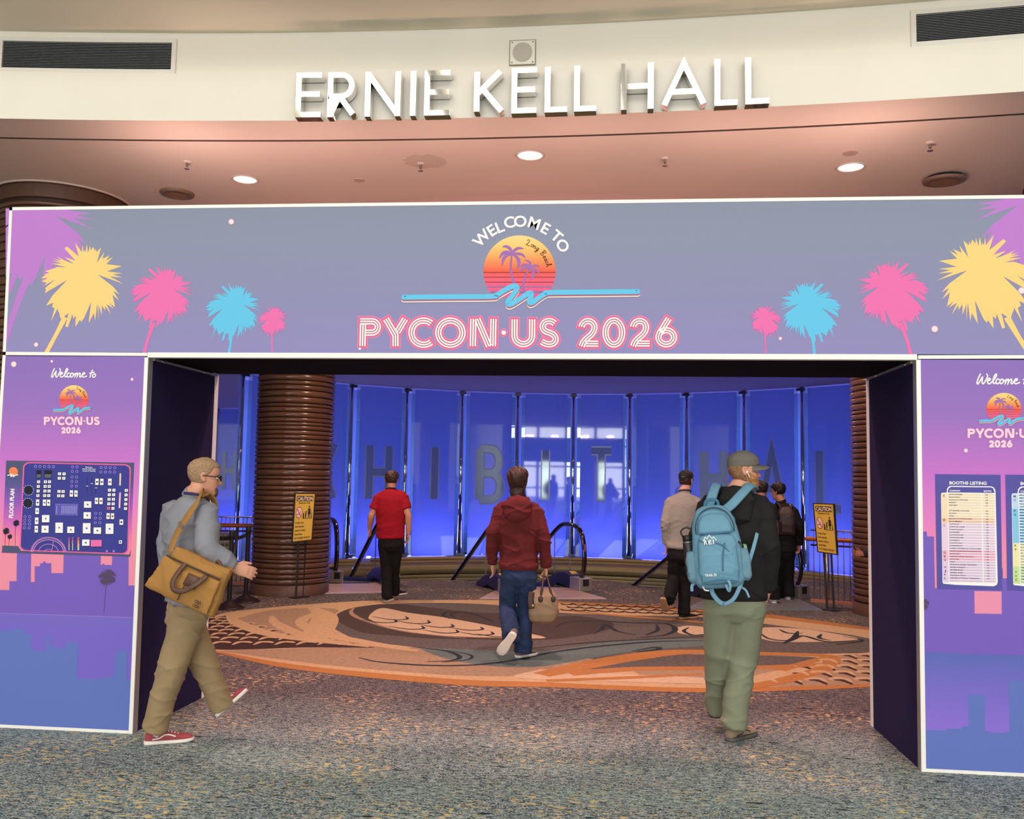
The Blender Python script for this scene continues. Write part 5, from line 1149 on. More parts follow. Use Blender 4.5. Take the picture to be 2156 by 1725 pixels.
# caution signs on two-legged stands
AMB = mat('sign_amber', (214, 178, 70), 0.45); SBLK = mat('sign_black', (26, 24, 24), 0.5); SCR = mat('sign_cream', (244, 214, 180), 0.5); SRD = mat('sign_red', (150, 40, 40), 0.5); SPK_ = mat('sign_pale', (236, 200, 196), 0.5)
def caution(cor, legs, label):
    """cor = world corners tl,tr,br,bl of the frame; legs = [(top, foot), ...]"""
    tl, tr, br, bl = cor; pn_ = np.cross(tr - tl, bl - tl); rd_ = br - CAM; br = CAM + rd_ * ((tl - CAM) @ pn_) / (rd_ @ pn_); t = thing('caution_sign', label, 'sign', tuple((legs[0][1] + legs[1][1]) / 2 * (1, 1, 0)))
    nrm = unit(np.cross(tr - tl, bl - tl)); nrm = nrm if nrm @ (CAM - tl) > 0 else -nrm
    def B(u, v, k=0): return (tl * (1 - u) + tr * u) * (1 - v) + (bl * (1 - u) + br * u) * v + nrm * (.011 + .0008 * k if k is not None else 0)
    mb = MB()
    bk = lambda u, v, dd: (tl * (1 - u) + tr * u) * (1 - v) + (bl * (1 - u) + br * u) * v + nrm * dd
    mb.hexa([bk(0, 0, -.012), bk(1, 0, -.012), bk(1, 1, -.012), bk(0, 1, -.012), bk(0, 0, .008), bk(1, 0, .008), bk(1, 1, .008), bk(0, 1, .008)], SBLK); mb.obj('frame', t)
    fx, fy = .062, .022
    mb = MB(); mb.hexa([bk(fx, fy, .004), bk(1 - fx, fy, .004), bk(1 - fx, 1 - fy, .004), bk(fx, 1 - fy, .004), bk(fx, fy, .0115), bk(1 - fx, fy, .0115), bk(1 - fx, 1 - fy, .0115), bk(fx, 1 - fy, .0115)], AMB); o = mb.obj('sign_face', t)
    R = np.linalg.norm(bl - tl) / np.linalg.norm(tr - tl)          # height to width
    pr = Print(lambda x, y, k: B(x, y / R, k + 1)); h = R
    pr.poly([(.12, .06 * h), (.89, .06 * h), (.89, .168 * h), (.12, .168 * h)], SBLK, 1)
    pr.text('CAUTION', (.145, .152 * h), (.865, .152 * h), .076 * h, SCR, 2, .03)
    pr.text('Passengers Only', (.22, .222 * h), (.76, .222 * h), .040 * h, SBLK, 1, .02)
    pr.disc((.26, .40 * h), .155, SRD, 1, 28, .118 * h); pr.disc((.26, .40 * h), .132, SPK_, 2, 28, .104 * h)
    pr.stroke([(.165, .325 * h), (.355, .475 * h)], .03, SRD, 3); pr.stroke([(.16, .435 * h), (.30, .43 * h)], .028, SBLK, 3); pr.stroke([(.335, .36 * h), (.32, .42 * h)], .012, SBLK, 3)
    # woman with child on an escalator
    pr.disc((.735, .285 * h), .035, SBLK, 1, 14, .019 * h); pr.poly([(.70, .315 * h), (.77, .315 * h), (.79, .38 * h), (.815, .445 * h), (.665, .445 * h), (.69, .38 * h)], SBLK, 1)
    for P, w in (([(.70, .325 * h), (.655, .37 * h), (.62, .40 * h)], .02), ([(.77, .325 * h), (.815, .37 * h), (.835, .40 * h)], .02), ([(.715, .44 * h), (.715, .515 * h)], .03), ([(.755, .44 * h), (.755, .515 * h)], .03), ([(.52, .53 * h), (.86, .53 * h)], .02)): pr.stroke(P, w, SBLK, 1)
    pr.disc((.585, .39 * h), .026, SBLK, 1, 12, .014 * h); pr.poly([(.56, .405 * h), (.61, .405 * h), (.615, .46 * h), (.60, .53 * h), (.57, .53 * h), (.555, .46 * h)], SBLK, 1)
    pr.poly([(.45, .42 * h), (.475, .40 * h), (.505, .43 * h), (.52, .53 * h), (.45, .53 * h)], SBLK, 1); pr.poly([(.835, .41 * h), (.86, .40 * h), (.885, .53 * h), (.82, .53 * h)], mat('sign_olive', (96, 80, 40), .5), 1)
    for k, (s_, w) in enumerate((('No Bare Feet', .40), ('Hold Handrail', .42), ('Attend Children', .50), ('Avoid Sides', .36), ('NO WHEELED VEHICLES', .74))): pr.text(s_, (.115, (.625 + .078 * k) * h), (.115 + w, (.625 + .078 * k) * h), .036 * h, SBLK, 1, .022)
    pr.obj('lettering', o, kind='stuff')
    for a, b in legs:
        mb = MB(); mb.bar(a, b, .026, .016, up=(0, 1, .01), m=SBLK); mb.obj('leg', t)
    mb = MB(); f0, f1 = legs[0][1], legs[1][1]; mb.bar(f0 + (-.05, 0, .006), f1 + (.05, 0, .006), .14, .012, m=SBLK); mb.obj('foot_plate', t)
yl, yr = 6.22, 6.38
sp = lambda x, y, Y: on_y(x, y, Y)
f0, f1 = on_z(622.5, 1261), on_z(637, 1257)
caution([sp(620, 1038, yl), sp(665, 1038.5, yr), sp(657.5, 1138, yr), sp(613.5, 1143, yl)], [(sp(628.5, 1140, f0[1]), f0), (sp(643.5, 1138, f1[1]), f1)], 'amber caution sign on thin legs standing in front of the left ribbed column')
f0, f1 = on_z(1742, 1284), on_z(1756.5, 1288)
caution([sp(1711.5, 1059.5, 6.95), sp(1757, 1061, 6.72), sp(1764.5, 1169.5, 6.62), sp(1721.5, 1163, 6.85)], [(sp(1734.5, 1163, f0[1]), f0), (sp(1750, 1166, f1[1]), f1)], 'amber caution sign on thin legs standing beside the right ribbed column')

# escalators
RUB = mat('handrail_rubber', (20, 18, 22), 0.18, 0, 0.6, coat=.3); DECK = mat('escalator_deck', (44, 44, 74), 0.3, 0.3); SKIRT = mat('newel_steel', (178, 172, 168), 0.35, 0.7); STEP = mat('step_metal', (60, 60, 84), 0.4, 0.6)
PLATE = mat('landing_plate', (206, 176, 168), 0.4, 0.35); PLATEL = mat('plate_groove', (120, 92, 92), 0.6); PLG = mat('landing_plate_grey', (128, 136, 136), 0.45, 0.3); WARN = mat('warning_yellow', (226, 176, 60), 0.5)
BALU = glassmat('balustrade_glass', (244, 246, 252), 0.0)
def esc_path(): 
    P = [(.16, .10), (.03, .26), (-.01, .50), (.03, .74), (.12, .90), (.28, .975), (.50, 1.0), (.72, .985), (.92, .90), (1.25, .70), (2.2, .10), (3.4, -.66), (4.6, -1.42)]
    return catmull(P, 5)
def escalator(e, label, plate_mat, near, plate_poly):
    g, l, d, n = e['g'], e['l'], e['d'], e['n']; t = thing('escalator', label, 'escalator', (g[0], g[1], 0), 'descending escalators')
    d3, n3 = np.array([d[0], d[1], 0]), np.array([n[0], n[1], 0])
    for base, sgn in ((np.array([g[0], g[1], 0]), -1), (np.array([l[0], l[1], 0]), 1)):
        P = esc_path(); W3 = np.array([base + d3 * s + np.array([0, 0, z]) for s, z in P])
        mb = MB(); mb.tube(W3, .040, 12, side=n3, ry=.024); mb.obj('handrail', t, RUB, True)
        mb = MB(); inner = np.array([base + d3 * (s + (.03 if s < .2 else 0)) + np.array([0, 0, z - .035]) for s, z in P]); mb.tube(inner[1:], .013, 6, side=n3, ry=.012); mb.obj('rail_guide', t, STL, True)
        mb = MB(); low = [(.22, .12), (.9, .12), (1.2, -.05), (4.4, -2.05)]
        poly = [(s + (.03 if s < .2 else 0), z - .04) for s, z in P if z > -1.4 and s > -.05] + low[::-1]
        mb.prism([tuple(q) for q in poly], base - n3 * .005, d3, (0, 0, 1.0), n3 * .01, BALU); mb.obj('glass_balustrade', t)
        for s in (.46, 1.0):
            mb = MB(); zt = np.interp(s, [q[0] for q in P[10:]], [q[1] for q in P[10:]]) - .05
            mb.box((-.003, -.008, .1), (.003, .008, zt)); R_ = np.array([d3, n3, (0, 0, 1)]); mb.v = [tuple(base + d3 * s + np.array(v) @ R_) for v in mb.v]; mb.obj('glass_joint', t, STL)
        mb = MB(); c = base + d3 * .10 + np.array([0, 0, .10]); mb.obox(c, d3 * .16, n3 * .11, (0, 0, .10), SKIRT); mb.obj('newel_box', t, bevel=.008)
        mb = MB(); mb.obox(base + d3 * .0 + np.array([0, 0, .13]) - d3 * .062, d3 * .004, n3 * .05, (0, 0, .05), SBLK); mb.obj('inlet_plate', t)
        mb = MB(); q = n3 * sgn * -1
        mb.prism([(.26, 0), (.26, .22), (.5, .25), (.8, .20), (1.15, .05), (1.15, -.12), (.9, -.02), (.7, .06)], base - n3 * .10, d3, (0, 0, 1.0), n3 * .2, DECK); mb.obj('deck_fairing', t, bevel=.01)
        mb = MB(); mb.prism([(1.15, -.02), (1.15, -.2), (4.6, -2.3), (4.6, -2.1)], base - n3 * .10, d3, (0, 0, 1.0), n3 * .2, DECK); mb.obj('skirt_deck', t)
        mb = MB(); mb.obox(base + d3 * .34 + np.array([0, 0, .247]), d3 * .05 + np.array([0, 0, .014]), n3 * .05, (0, 0, .003), WARN); mb.obj('warning_label', t)
    w = e['w']
    for k in range(7):
        s0 = .95 + .38 * k; z0 = -.015 - (.0 if k == 0 else .20 * k); mb = MB(); c = np.array([g[0], g[1], 0]) + n3 * w / 2 + d3 * (s0 + .2)
        mb.obox(c + np.array([0, 0, z0 - .1]), d3 * .2, n3 * (w / 2 - .11), (0, 0, .1), STEP); mb.obj('step', t)
        if k < 3:
            mb = MB(); 
            for j in range(24): mb.obox(c + np.array([0, 0, z0 + .004]) + n3 * (j - 11.5) * .042, d3 * .195, n3 * .008, (0, 0, .004), STEP)
            mb.obj('step_treads', t)['kind'] = 'stuff'
    mb = MB(); P = [np.array([*p[:2], 0]) for p in plate_poly]; top = [p + (0, 0, .012) for p in P]; m_ = len(P)
    mb.add(P + top, [tuple(range(m_, 2 * m_))] + [(i, (i + 1) % m_, m_ + (i + 1) % m_, m_ + i) for i in range(m_)], plate_mat); pl_ = mb.obj('landing_plate', t)
    mb = MB()
    for k in range(1, 6):
        f = k / 6.2; a = lerp(P[0], P[3], f); b = lerp(P[1], P[2], f); mb.bar(a + (0, 0, .0125), b + (0, 0, .0125), .03, .002, m=PLATEL)
    mb.obj('plate_grooves', pl_)
    mb = MB(); a, b = P[3], P[2]; mb.bar(lerp(a, b, .04) + d3 * .05 + (0, 0, .006), lerp(a, b, .9) + d3 * .05 + (0, 0, .006), .14, .016, m=STEP); mb.obj('comb', t)
    return t
pp = lambda L_: [on_z(x, y, 0) for x, y in L_]
escalator(ESC[0], 'escalator going down to the left behind the man in the red shirt', PLATE, 0, pp([(640, 1252), (856, 1247.5), (790, 1230), (690, 1231)]))
e2 = escalator(ESC[1], 'escalator going down between the maroon hoodie and the black cap', PLATE, 0, pp([(1010, 1262), (1277, 1262), (1196, 1239), (1060, 1236)]))
escalator(ESC[2], 'escalator going down at the right behind the two men in black', PLG, 0, pp([(1440, 1284), (1731, 1286), (1680, 1262), (1500, 1258)]))
mb = MB(); c = np.array([*ESC[1]['g'], 0]) - np.array([*ESC[1]['d'], 0]) * .03 + (0, 0, .66); mb.obox(c + np.array([-.005, -.01, 0]), (.012, 0, 0), (0, .03, 0), (0, 0, .055), mat('red_stop', (150, 60, 60), .4)); mb.obj('stop_button', e2)

q = on_z(305, 1533); mb = MB(); mb.ellipsoid(q + (0, 0, .008), (.022, .012, .006), (-.004, .008, .002), (0, 0, .0035), None, 14, 6)
tag(mb.obj('paper_tag', None, mat('tag_white', (236, 232, 236), .6), True), 'small crumpled white tag on the carpet at the left post of the arch', 'tag')
# ================================================================== PEOPLE
def fuse(mb, name, parent, m, voxel=.008, smooth=4, wr=None, factor=.5):
    """weld overlapping tapered volumes into one continuous skin"""
    me = bpy.data.meshes.new('tmp_raw'); me.from_pydata(mb.v, [], mb.f); bm = bmesh.new(); bm.from_mesh(me)
    bmesh.ops.recalc_face_normals(bm, faces=bm.faces); bm.to_mesh(me); bm.free()
    o = bpy.data.objects.new('tmp_raw', me); COL.objects.link(o)
    r = o.modifiers.new('r', 'REMESH'); r.mode = 'VOXEL'; r.voxel_size = voxel
    s = o.modifiers.new('s', 'SMOOTH'); s.iterations = smooth; s.factor = factor
    dg = bpy.context.evaluated_depsgraph_get(); ev = o.evaluated_get(dg); out = bpy.data.meshes.new_from_object(ev)
    bpy.data.objects.remove(o); bpy.data.meshes.remove(me)
    n = len(out.vertices); co = np.empty(n * 3); out.vertices.foreach_get('co', co); co = co.reshape(-1, 3)
    if wr is not None:
        nr = np.empty(n * 3); out.vertex_normals.foreach_get('vector', nr); nr = nr.reshape(-1, 3); co = co + nr * wr(co)[:, None]
    org = ORG.get(parent.name, np.zeros(3)); co = co - org
    out.vertices.foreach_set('co', co.ravel()); out.materials.clear(); out.materials.append(m)
    out.polygons.foreach_set('use_smooth', [True] * len(out.polygons)); out.name = name; out.update()
    ob = bpy.data.objects.new(name, out); COL.objects.link(ob); ob.parent = parent; ORG[ob.name] = org
    return ob
def vnoise(p, seed):
    """smooth lattice noise in -1..1 for an (n,3) array"""
    i = np.floor(p).astype(np.int64); f = p - i; f = f * f * f * (f * (f * 6 - 15) + 10); out = 0
    def hsh(a, b, c):
        n = (a * 73856093) ^ (b * 19349663) ^ (c * 83492791) ^ (seed * 2654435761); n = (n ^ (n >> 13)) * 1274126177 & 0x7fffffff; return ((n ^ (n >> 16)) & 0xffff) / 32767.5 - 1
    for dx in (0, 1):
        for dy in (0, 1):
            for dz in (0, 1):
                w = (f[:, 0] if dx else 1 - f[:, 0]) * (f[:, 1] if dy else 1 - f[:, 1]) * (f[:, 2] if dz else 1 - f[:, 2]); out = out + w * hsh(i[:, 0] + dx, i[:, 1] + dy, i[:, 2] + dz)
    return out
def folds(amp, freq, seed, centres=(), d=(0.35, 0.2, 1.0), far=.5):
    """cloth creases: irregular ridges, strongest near the bends listed in centres [(point, radius)]"""
    d = unit(np.array(d, float)); a1 = unit(np.cross(d, (0.3, 1, .1))); a2 = np.cross(d, a1); fz = freq * .38
    def f(p):
        wob = np.c_[vnoise(p * 5, seed + 1), vnoise(p * 5, seed + 2), vnoise(p * 5, seed + 3)] * .045
        p = p + wob; q = np.c_[p @ d * fz, p @ a1 * fz * .30, p @ a2 * fz * .30]
        r1 = (1 - np.abs(vnoise(q, seed + 4)) * 1.6).clip(-.6, 1) ** 3; e = unit(d + .9 * a1); g = np.cross(e, a2); q2 = np.c_[p @ e * fz * 1.25, p @ g * fz * .3, p @ a2 * fz * .3]
        r2 = (1 - np.abs(vnoise(q2 + 7.3, seed + 5)) * 1.7).clip(-.6, 1) ** 3
        m = np.full(len(p), far)
        for c, R_ in centres: m = m + np.exp(-((p - np.asarray(c)) ** 2).sum(1) / R_ ** 2)
        return amp * (1.1 * r1 + .7 * r2 - .45) * np.minimum(m, 1.25) + amp * .8 * vnoise(p * 6.5, seed + 6)
    return f
HZ_ = np.array([0, .012, .025, .040, .055, .066, .076, .088, .100, .115, .130, .145, .160, .178, .195, .210, .222, .230, .235])
HF_ = np.array([.070, .088, .092, .086, .086, .090, .088, .086, .085, .083, .083, .090, .091, .088, .080, .064, .044, .026, .0])
HB_ = np.array([-.005, -.010, -.020, -.036, -.050, -.060, -.068, -.078, -.086, -.093, -.098, -.101, -.102, -.099, -.090, -.074, -.054, -.034, -.004])
HW_ = np.array([.020, .034, .042, .050, .055, .059, .062, .066, .069, .072, .074, .076, .077, .075, .069, .058, .042, .026, .002])
def head_grid(offs=None, face=True, nz=46, na=72):
    """one head as a fine grid; x to its right, y forward, z up from the chin"""
    z = np.linspace(0, .235, nz) if nz else HZ_; z = .1175 - .1175 * np.cos(np.linspace(0, PI, nz))
    f, b, w = (np.interp(z, HZ_, q) for q in (HF_, HB_, HW_)); V = []; a = np.linspace(0, 2 * PI, na, endpoint=False)
    for k in range(nz):
        cyy, ry = (f[k] + b[k]) / 2, (f[k] - b[k]) / 2; ca, sa = np.cos(a), np.sin(a); e = .86
        y = cyy + ry * np.sign(ca) * np.abs(ca) ** e; x = w[k] * np.sign(sa) * np.abs(sa) ** e
        V.append(np.c_[x, y, np.full(na, z[k])])
    V = np.array(V).reshape(-1, 3); A = np.tile(a, nz); A = np.where(A > PI, A - 2 * PI, A)
    rad = V.copy(); rad[:, 2] -= .11; rad[:, 2] *= .8; rad /= np.linalg.norm(rad, axis=1)[:, None] + 1e-9
    d = np.zeros(len(V))
    if face:
        g = lambda x0, z0, sx, sz: np.exp(-((V[:, 0] - x0) / sx) ** 2 - ((V[:, 2] - z0) / sz) ** 2) * (V[:, 1] > .02)
        d += .0
        for s in (-1, 1): d += -.014 * g(s * .031, .119, .016, .011) + .004 * g(s * .032, .119, .009, .006) + .006 * g(s * .034, .136, .02, .006) + .005 * g(s * .042, .095, .016, .014)
        d += .024 * g(0, .088, .012, .010) + .017 * g(0, .100, .009, .013) + .009 * g(0, .115, .008, .016) + .006 * g(.012, .084, .007, .006) + .006 * g(-.012, .084, .007, .006)
        d += .005 * g(0, .066, .022, .0045) - .004 * g(0, .060, .022, .002) + .006 * g(0, .055, .018, .0045) - .004 * g(0, .044, .02, .006) + .006 * g(0, .02, .018, .014)
    if offs is not None: d = d + offs(A, V)
    V = V + rad * d[:, None]; F = []
    for k in range(nz - 1):
        for i in range(na):
            j = (i + 1) % na; F.append((k * na + i, k * na + j, (k + 1) * na + j, (k + 1) * na + i))
    F.append(tuple(range(na))[::-1]); F.append(tuple((nz - 1) * na + i for i in range(na))); return V, F
class Frame:
    def __init__(s, o, f, u=(0, 0, 1), sc=1.0):
        s.f = unit(f); u = np.asarray(u, float); s.u = unit(u - s.f * (u @ s.f)); s.r = np.cross(s.f, s.u); s.o = np.asarray(o, float); s.sc = sc
    def __call__(s, V):
        V = np.atleast_2d(V) * s.sc; return s.o + V[:, :1] * s.r + V[:, 1:2] * s.f + V[:, 2:] * s.u
    def p(s, x, y, z): return s((x, y, z))[0]
def hand(mb, wr, d, side, curl=.5, sc=1.0, fan=.10):
    """palm with four jointed fingers and a thumb; d = pointing direction, side = direction of the thumb"""
    d = unit(d); s = unit(np.asarray(side, float) - d * (np.asarray(side, float) @ d)); n = np.cross(d, s)        # n: back-of-hand axis, fingers curl toward -n*sgn
    wr = np.asarray(wr, float); k = sc
    mb.tube([wr - d * .03 * k, wr + d * .01 * k, wr + d * .045 * k, wr + d * .088 * k], [.025 * k, .028 * k, .040 * k, .039 * k], 12, side=s, ry=[.020 * k, .018 * k, .017 * k, .013 * k], capf=.6)
    for off, L_, r_ in ((.029, .070, .0095), (.010, .080, .0098), (-.010, .075, .0093), (-.029, .060, .0085)):
        p = wr + d * .082 * k + s * off * k; dd = unit(d + s * off * fan * 30); P = [p - dd * .02 * k, p]
        a = 0
        for q, seg in enumerate((.44, .32, .24)):
            a += curl * (.55, .85, .6)[q]; v = dd * math.cos(a) - n * math.sin(a); P.append(P[-1] + v * L_ * seg * k)
        mb.tube(P, np.array([r_ * 1.05, r_ * 1.05, r_, r_ * .9, r_ * .78]) * k, 9, capf=.9)
    p = wr + d * .022 * k + s * .026 * k; v = unit(d * .75 + s * .62 - n * .25 * (curl + .3)); v2 = unit(d * .93 + s * .16 - n * .35 * (curl + .2))
    mb.tube([p - s * .014 * k, p, p + v * .036 * k, p + v * .036 * k + v2 * .032 * k, p + v * .036 * k + v2 * .052 * k], np.array([.015, .0155, .0125, .0105, .0085]) * k, 9, capf=.9)
def limb(mb, P, r, n=14, capf=.7):
    P = catmull(P, 4); rr = np.interp(np.linspace(0, 1, len(P)), np.linspace(0, 1, len(r)), r); mb.tube(P, rr, n, capf=capf)
def mid(a, b, t=.5): return a + (b - a) * t
def shoe(parent, heel, toe, up, mU, mS, mT=None, L=None, name='shoe', high=.0, w=1.0, lace=None, stripe=None):
    heel, toe = np.asarray(heel, float), np.asarray(toe, float); f = unit(toe - heel); L = L or np.linalg.norm(toe - heel); up = np.asarray(up, float); u = unit(up - f * (up @ f)); r = np.cross(f, u)
    def loft(tab, m, nm, par):
        mb = MB(); n = 18; rings = []
        for t, hw, zb, zt, sq in tab:
            c = heel + f * t * L; ring = []
            for k in range(n):
                a = 2 * PI * k / n; ca, sa = math.cos(a), math.sin(a); x = hw * w * np.sign(ca) * abs(ca) ** sq; z = (zb + zt) / 2 + (zt - zb) / 2 * np.sign(sa) * abs(sa) ** sq
                if sa > 0 and m is not mS: x *= 1 - .35 * sa * min(1, (zt - zb) / .06)
                ring.append(c + r * x + u * z)
            rings += ring
        F = [(k * n + i, k * n + (i + 1) % n, (k + 1) * n + (i + 1) % n, (k + 1) * n + i) for k in range(len(tab) - 1) for i in range(n)] + [tuple(range(n))[::-1], tuple((len(tab) - 1) * n + i for i in range(n))]
        mb.add(rings, F); return mb.obj(nm, par, m, True)
    o = loft([(.015, .012, .02, .05, .8), (.03, .027, .02, .072 + high, .8), (.12, .035, .02, .080 + high, .75), (.26, .037, .02, .086 + high, .75), (.40, .038, .02, .084 + high * .7, .75), (.52, .041, .02, .072, .75), (.66, .045, .02, .058, .75), (.80, .045, .02, .050, .75), (.91, .037, .02, .043, .75), (.97, .022, .02, .034, .8), (.985, .008, .02, .027, .8)], mU, name, parent)
    loft([(-.005, .012, .002, .022, .6), (.02, .030, 0, .026, .45), (.12, .038, 0, .026, .4), (.30, .038, 0, .025, .4), (.45, .040, 0, .024, .4), (.62, .048, 0, .024, .4), (.80, .049, 0, .025, .4), (.92, .041, .002, .027, .45), (.985, .024, .005, .027, .5), (1.005, .008, .008, .024, .6)], mS, 'sole', o)
    if lace:
        mb = MB()
        for k in range(4):
            t = .44 + .065 * k; z = .0735 - .0065 * k; c = heel + f * t * L + u * (z + .002); mb.bar(c - r * .020, c + r * .020 + f * .012, .008, .004, up=u)
        mb.obj('laces', o, lace)
    if stripe:
        mb = MB(); 
        for s in (-1, 1):
            P = [heel + f * t * L + r * s * hw + u * z for t, hw, z in ((.16, .0372, .036), (.30, .0385, .042), (.40, .0370, .058), (.50, .0385, .058), (.62, .0425, .046))]
            mb.tube(catmull(P, 4), .0045, 6, side=u)
        mb.obj('side_stripe', o, stripe)
    return o
SKIN = lambda n, c: mat('skin_' + n, c, 0.5, 0, 0.4, bump=.05, bscale=200)
def rough_hair(t0, seed, fr=60):
    r = np.random.default_rng(seed); K = [r.normal(size=3) for _ in range(4)]
    return lambda V: t0 * (.22 * np.sin(V @ K[0] * fr) + .18 * np.sin(V @ K[1] * fr * 1.7) + .12 * np.sin(V @ K[2] * fr * 2.6))
def person(label, J, o):
    """J: world joints; o: build options.  Root is an Empty at the feet; body, garments, hair and shoes are its parts."""
    base = np.array([*(J['hpL'] + J['hpR'])[:2] / 2, 0]) if 'base' not in J else np.array(J['base'])
    t = thing('person', label, 'person', tuple(base)); vx = o.get('vox', .008); sd = o.get('seed', 1); h = o.get('hs', 1.0)
    # ---- head frame
    fr = Frame(J['head'] - unit(np.array(o.get('hup', (0, 0, 1.)))) * .115 * h, o['face'], o.get('hup', (0, 0, 1)), h)
    B = MB(); V, F = head_grid(None, True); B.add(fr(V), F)
    for s in (-1, 1):                                                       # ears
        c = fr.p(s * .076, -.012, .112); B.ellipsoid(c, fr.f * .017 * h + fr.r * s * -.004, fr.r * .008 * h, (fr.u * .031 - fr.f * .006) * h, None, 12, 8)
        B.tube([fr.p(s * .082, .004, .092), fr.p(s * .085, -.020, .100), fr.p(s * .087, -.030, .122), fr.p(s * .084, -.020, .140), fr.p(s * .080, .0, .138)], .0045 * h, 7, capf=.8)
    nk = J['nk']; sh = (J['shL'] + J['shR']) / 2; pel = J['pel']
    B.tube(catmull([mid(nk, sh, .8) - (0, 0, .03), nk, fr.p(0, -.022, .035), fr.p(0, -.018, .075)], 4), np.interp(np.linspace(0, 1, 13), [0, .4, .7, 1], [.075, .064, .056, .055]) * h * o.get('neck', 1), 16, side=fr.r)
    sw = unit(J['shR'] - J['shL']); hw = unit(J['hpR'] - J['hpL']); f_t = unit(np.cross((0, 0, 1.), sw)); 
    spine = [mid(pel, nk, q) for q in (-.14, .1, .35, .62, .82)]
    B.tube(spine, [.13 * h, .14 * h, .13 * h, .15 * h, .14 * h], 16, side=[mid(hw, sw, q) for q in (0, .1, .4, .7, 1)], ry=[.085 * h, .085 * h, .08 * h, .085 * h, .075 * h], capf=.5)
    bulk = o.get('bulk', 1.0)
    for S_ in 'LR':
        s_, e_, w_ = J['sh' + S_], J['el' + S_], J['wr' + S_]
        limb(B, [mid(nk, s_, .35) - (0, 0, .02), mid(nk, s_, .8) - (0, 0, .01), s_ - (0, 0, .03)], np.array([.042, .050, .046]) * h)
        ra = np.array([.048, .047, .043, .039, .041, .036, .027]) * h * o.get('arm', 1.0); limb(B, [s_, mid(s_, e_, .4), mid(s_, e_, .8), e_, mid(e_, w_, .25), mid(e_, w_, .65), w_], ra)
        hd = o['hand' + S_]
        if hd: hand(B, w_, hd[0], hd[1], hd[2], o.get('hsc', 1.0))
        hp, kn, an = J['hp' + S_], J['kn' + S_], J['an' + S_]
        limb(B, [hp, mid(hp, kn), kn, mid(kn, an, .35), an], np.array([.075, .065, .05, .05, .036]) * h)
    body = fuse(B, 'body', t, o['skin'], o.get('bvox', vx * .75), 3)
    # ---- eyes, brows
    if o.get('eyes'):
        for s in (-1, 1):
            mb = MB(); mb.ellipsoid(fr.p(s * .031, .0735, .119), fr.r * .011 * h, fr.f * .011 * h, fr.u * .0085 * h, mat('eye_white', (235, 230, 225), .25), 12, 8)
            mb.ellipsoid(fr.p(s * .031, .0815, .1185), fr.r * .0052 * h, fr.f * .0042 * h, fr.u * .0052 * h, mat('iris', (60, 70, 80), .2), 10, 6); mb.obj('eye', t, None, True)
            mb = MB(); mb.tube([fr.p(s * .014, .0895, .1365), fr.p(s * .03, .088, .1415), fr.p(s * .048, .074, .137)], [.0028 * h, .0036 * h, .0015 * h], 7, capf=.8); mb.obj('eyebrow', t, o['brow'], True)
    # ---- hair / beard / cap as shells that hug the head
    def shell(name, m, mask, th, seed=3, back=0.0, fr_=70):
        rh = rough_hair(1, seed, fr_)
        def off(A, V): k = mask(A, V); return np.where(k > .02, th * k * (1 + rh(V)) + .001, -.012)
        V, F = head_grid(off, False, 60, 96)
        if back: V[:, 1] -= back * np.clip((V[:, 2] - .05) / .1, 0, 1) * (V[:, 1] < 0)
        mb = MB(); mb.add(fr(V), F); return mb.obj(name, t, m, True)
    sm = lambda x, a, b: np.clip((x - a) / (b - a), 0, 1)
    if 'hair' in o: shell('hair', *o['hair'](sm))
    if 'beard' in o: shell('beard', o['beard'][0], lambda A, V: sm(V[:, 2], .083 + .03 * sm(np.abs(A), .9, 1.4), .066 + .03 * sm(np.abs(A), .9, 1.4)) * sm(np.abs(A), 1.62, 1.45) * (1 - .9 * np.exp(-(V[:, 0] / .022) ** 2 - ((V[:, 2] - .060) / .007) ** 2)), o['beard'][1], 9) if len(o['beard']) < 3 else shell('goatee', o['beard'][0], lambda A, V: sm(V[:, 2], .056, .044) * sm(np.abs(A), .75, .5), o['beard'][1], 9)
    if 'cap' in o:
        mc = o['cap']; cz = lambda A: .143 + .012 * np.cos(A)
        def off(A, V): return np.where(V[:, 2] > cz(A), .010 + .012 * sm(V[:, 2], .16, .21), -.014)
        V, F = head_grid(off, False, 60, 96); mb = MB(); mb.add(fr(V), F); c = mb.obj('cap', t, mc, True)
        mb = MB(); n = 15; up_, lo_ = [], []
        for k in range(n):
            a = (k / (n - 1) - .5) * 2.2; x, y = .080 * math.sin(a), .098 * math.cos(a) - .004; e = max(0.02, 1 - (abs(a) / 1.1) ** 3) * o.get('brim', .075)
            z = .158 - .004 * abs(math.sin(a)) * 4
            for q in (0, .35, .7, 1.0):
                p = (x * (1 + .10 * q * (1 - abs(a) * .3)), y + e * q, z - .012 * q - .03 * (x / .08) ** 2 * q * .8 + .004)
                up_.append(fr.p(*p)); lo_.append(fr.p(p[0], p[1], p[2] - .005))
        m_ = len(up_); F = []
        for k in range(n - 1):
            for q in range(3): i = k * 4 + q; F += [(i, i + 1, i + 5, i + 4), (m_ + i, m_ + i + 4, m_ + i + 5, m_ + i + 1)]
            i = k * 4 + 3; F.append((i, i + 4, m_ + i + 4, m_ + i + 3 - 3 + 0)) if False else F.append((i, m_ + i, m_ + i + 4, i + 4))
        mb.add(up_ + lo_, F); mb.obj('brim', c, mc, True)
        mb = MB(); mb.ellipsoid(fr.p(0, -.008, .250), fr.r * .007, fr.f * .007, fr.u * .005, None, 10, 6); mb.obj('button', c, mc, True)
        if o.get('capmark'): 
            mb = MB(); mb.bar(fr.p(-.022, -.114, .172), fr.p(.022, -.114, .172), .006, .002, up=fr.u); mb.obj('cap_lettering', c, mat('cap_white', (215, 215, 215), .6))
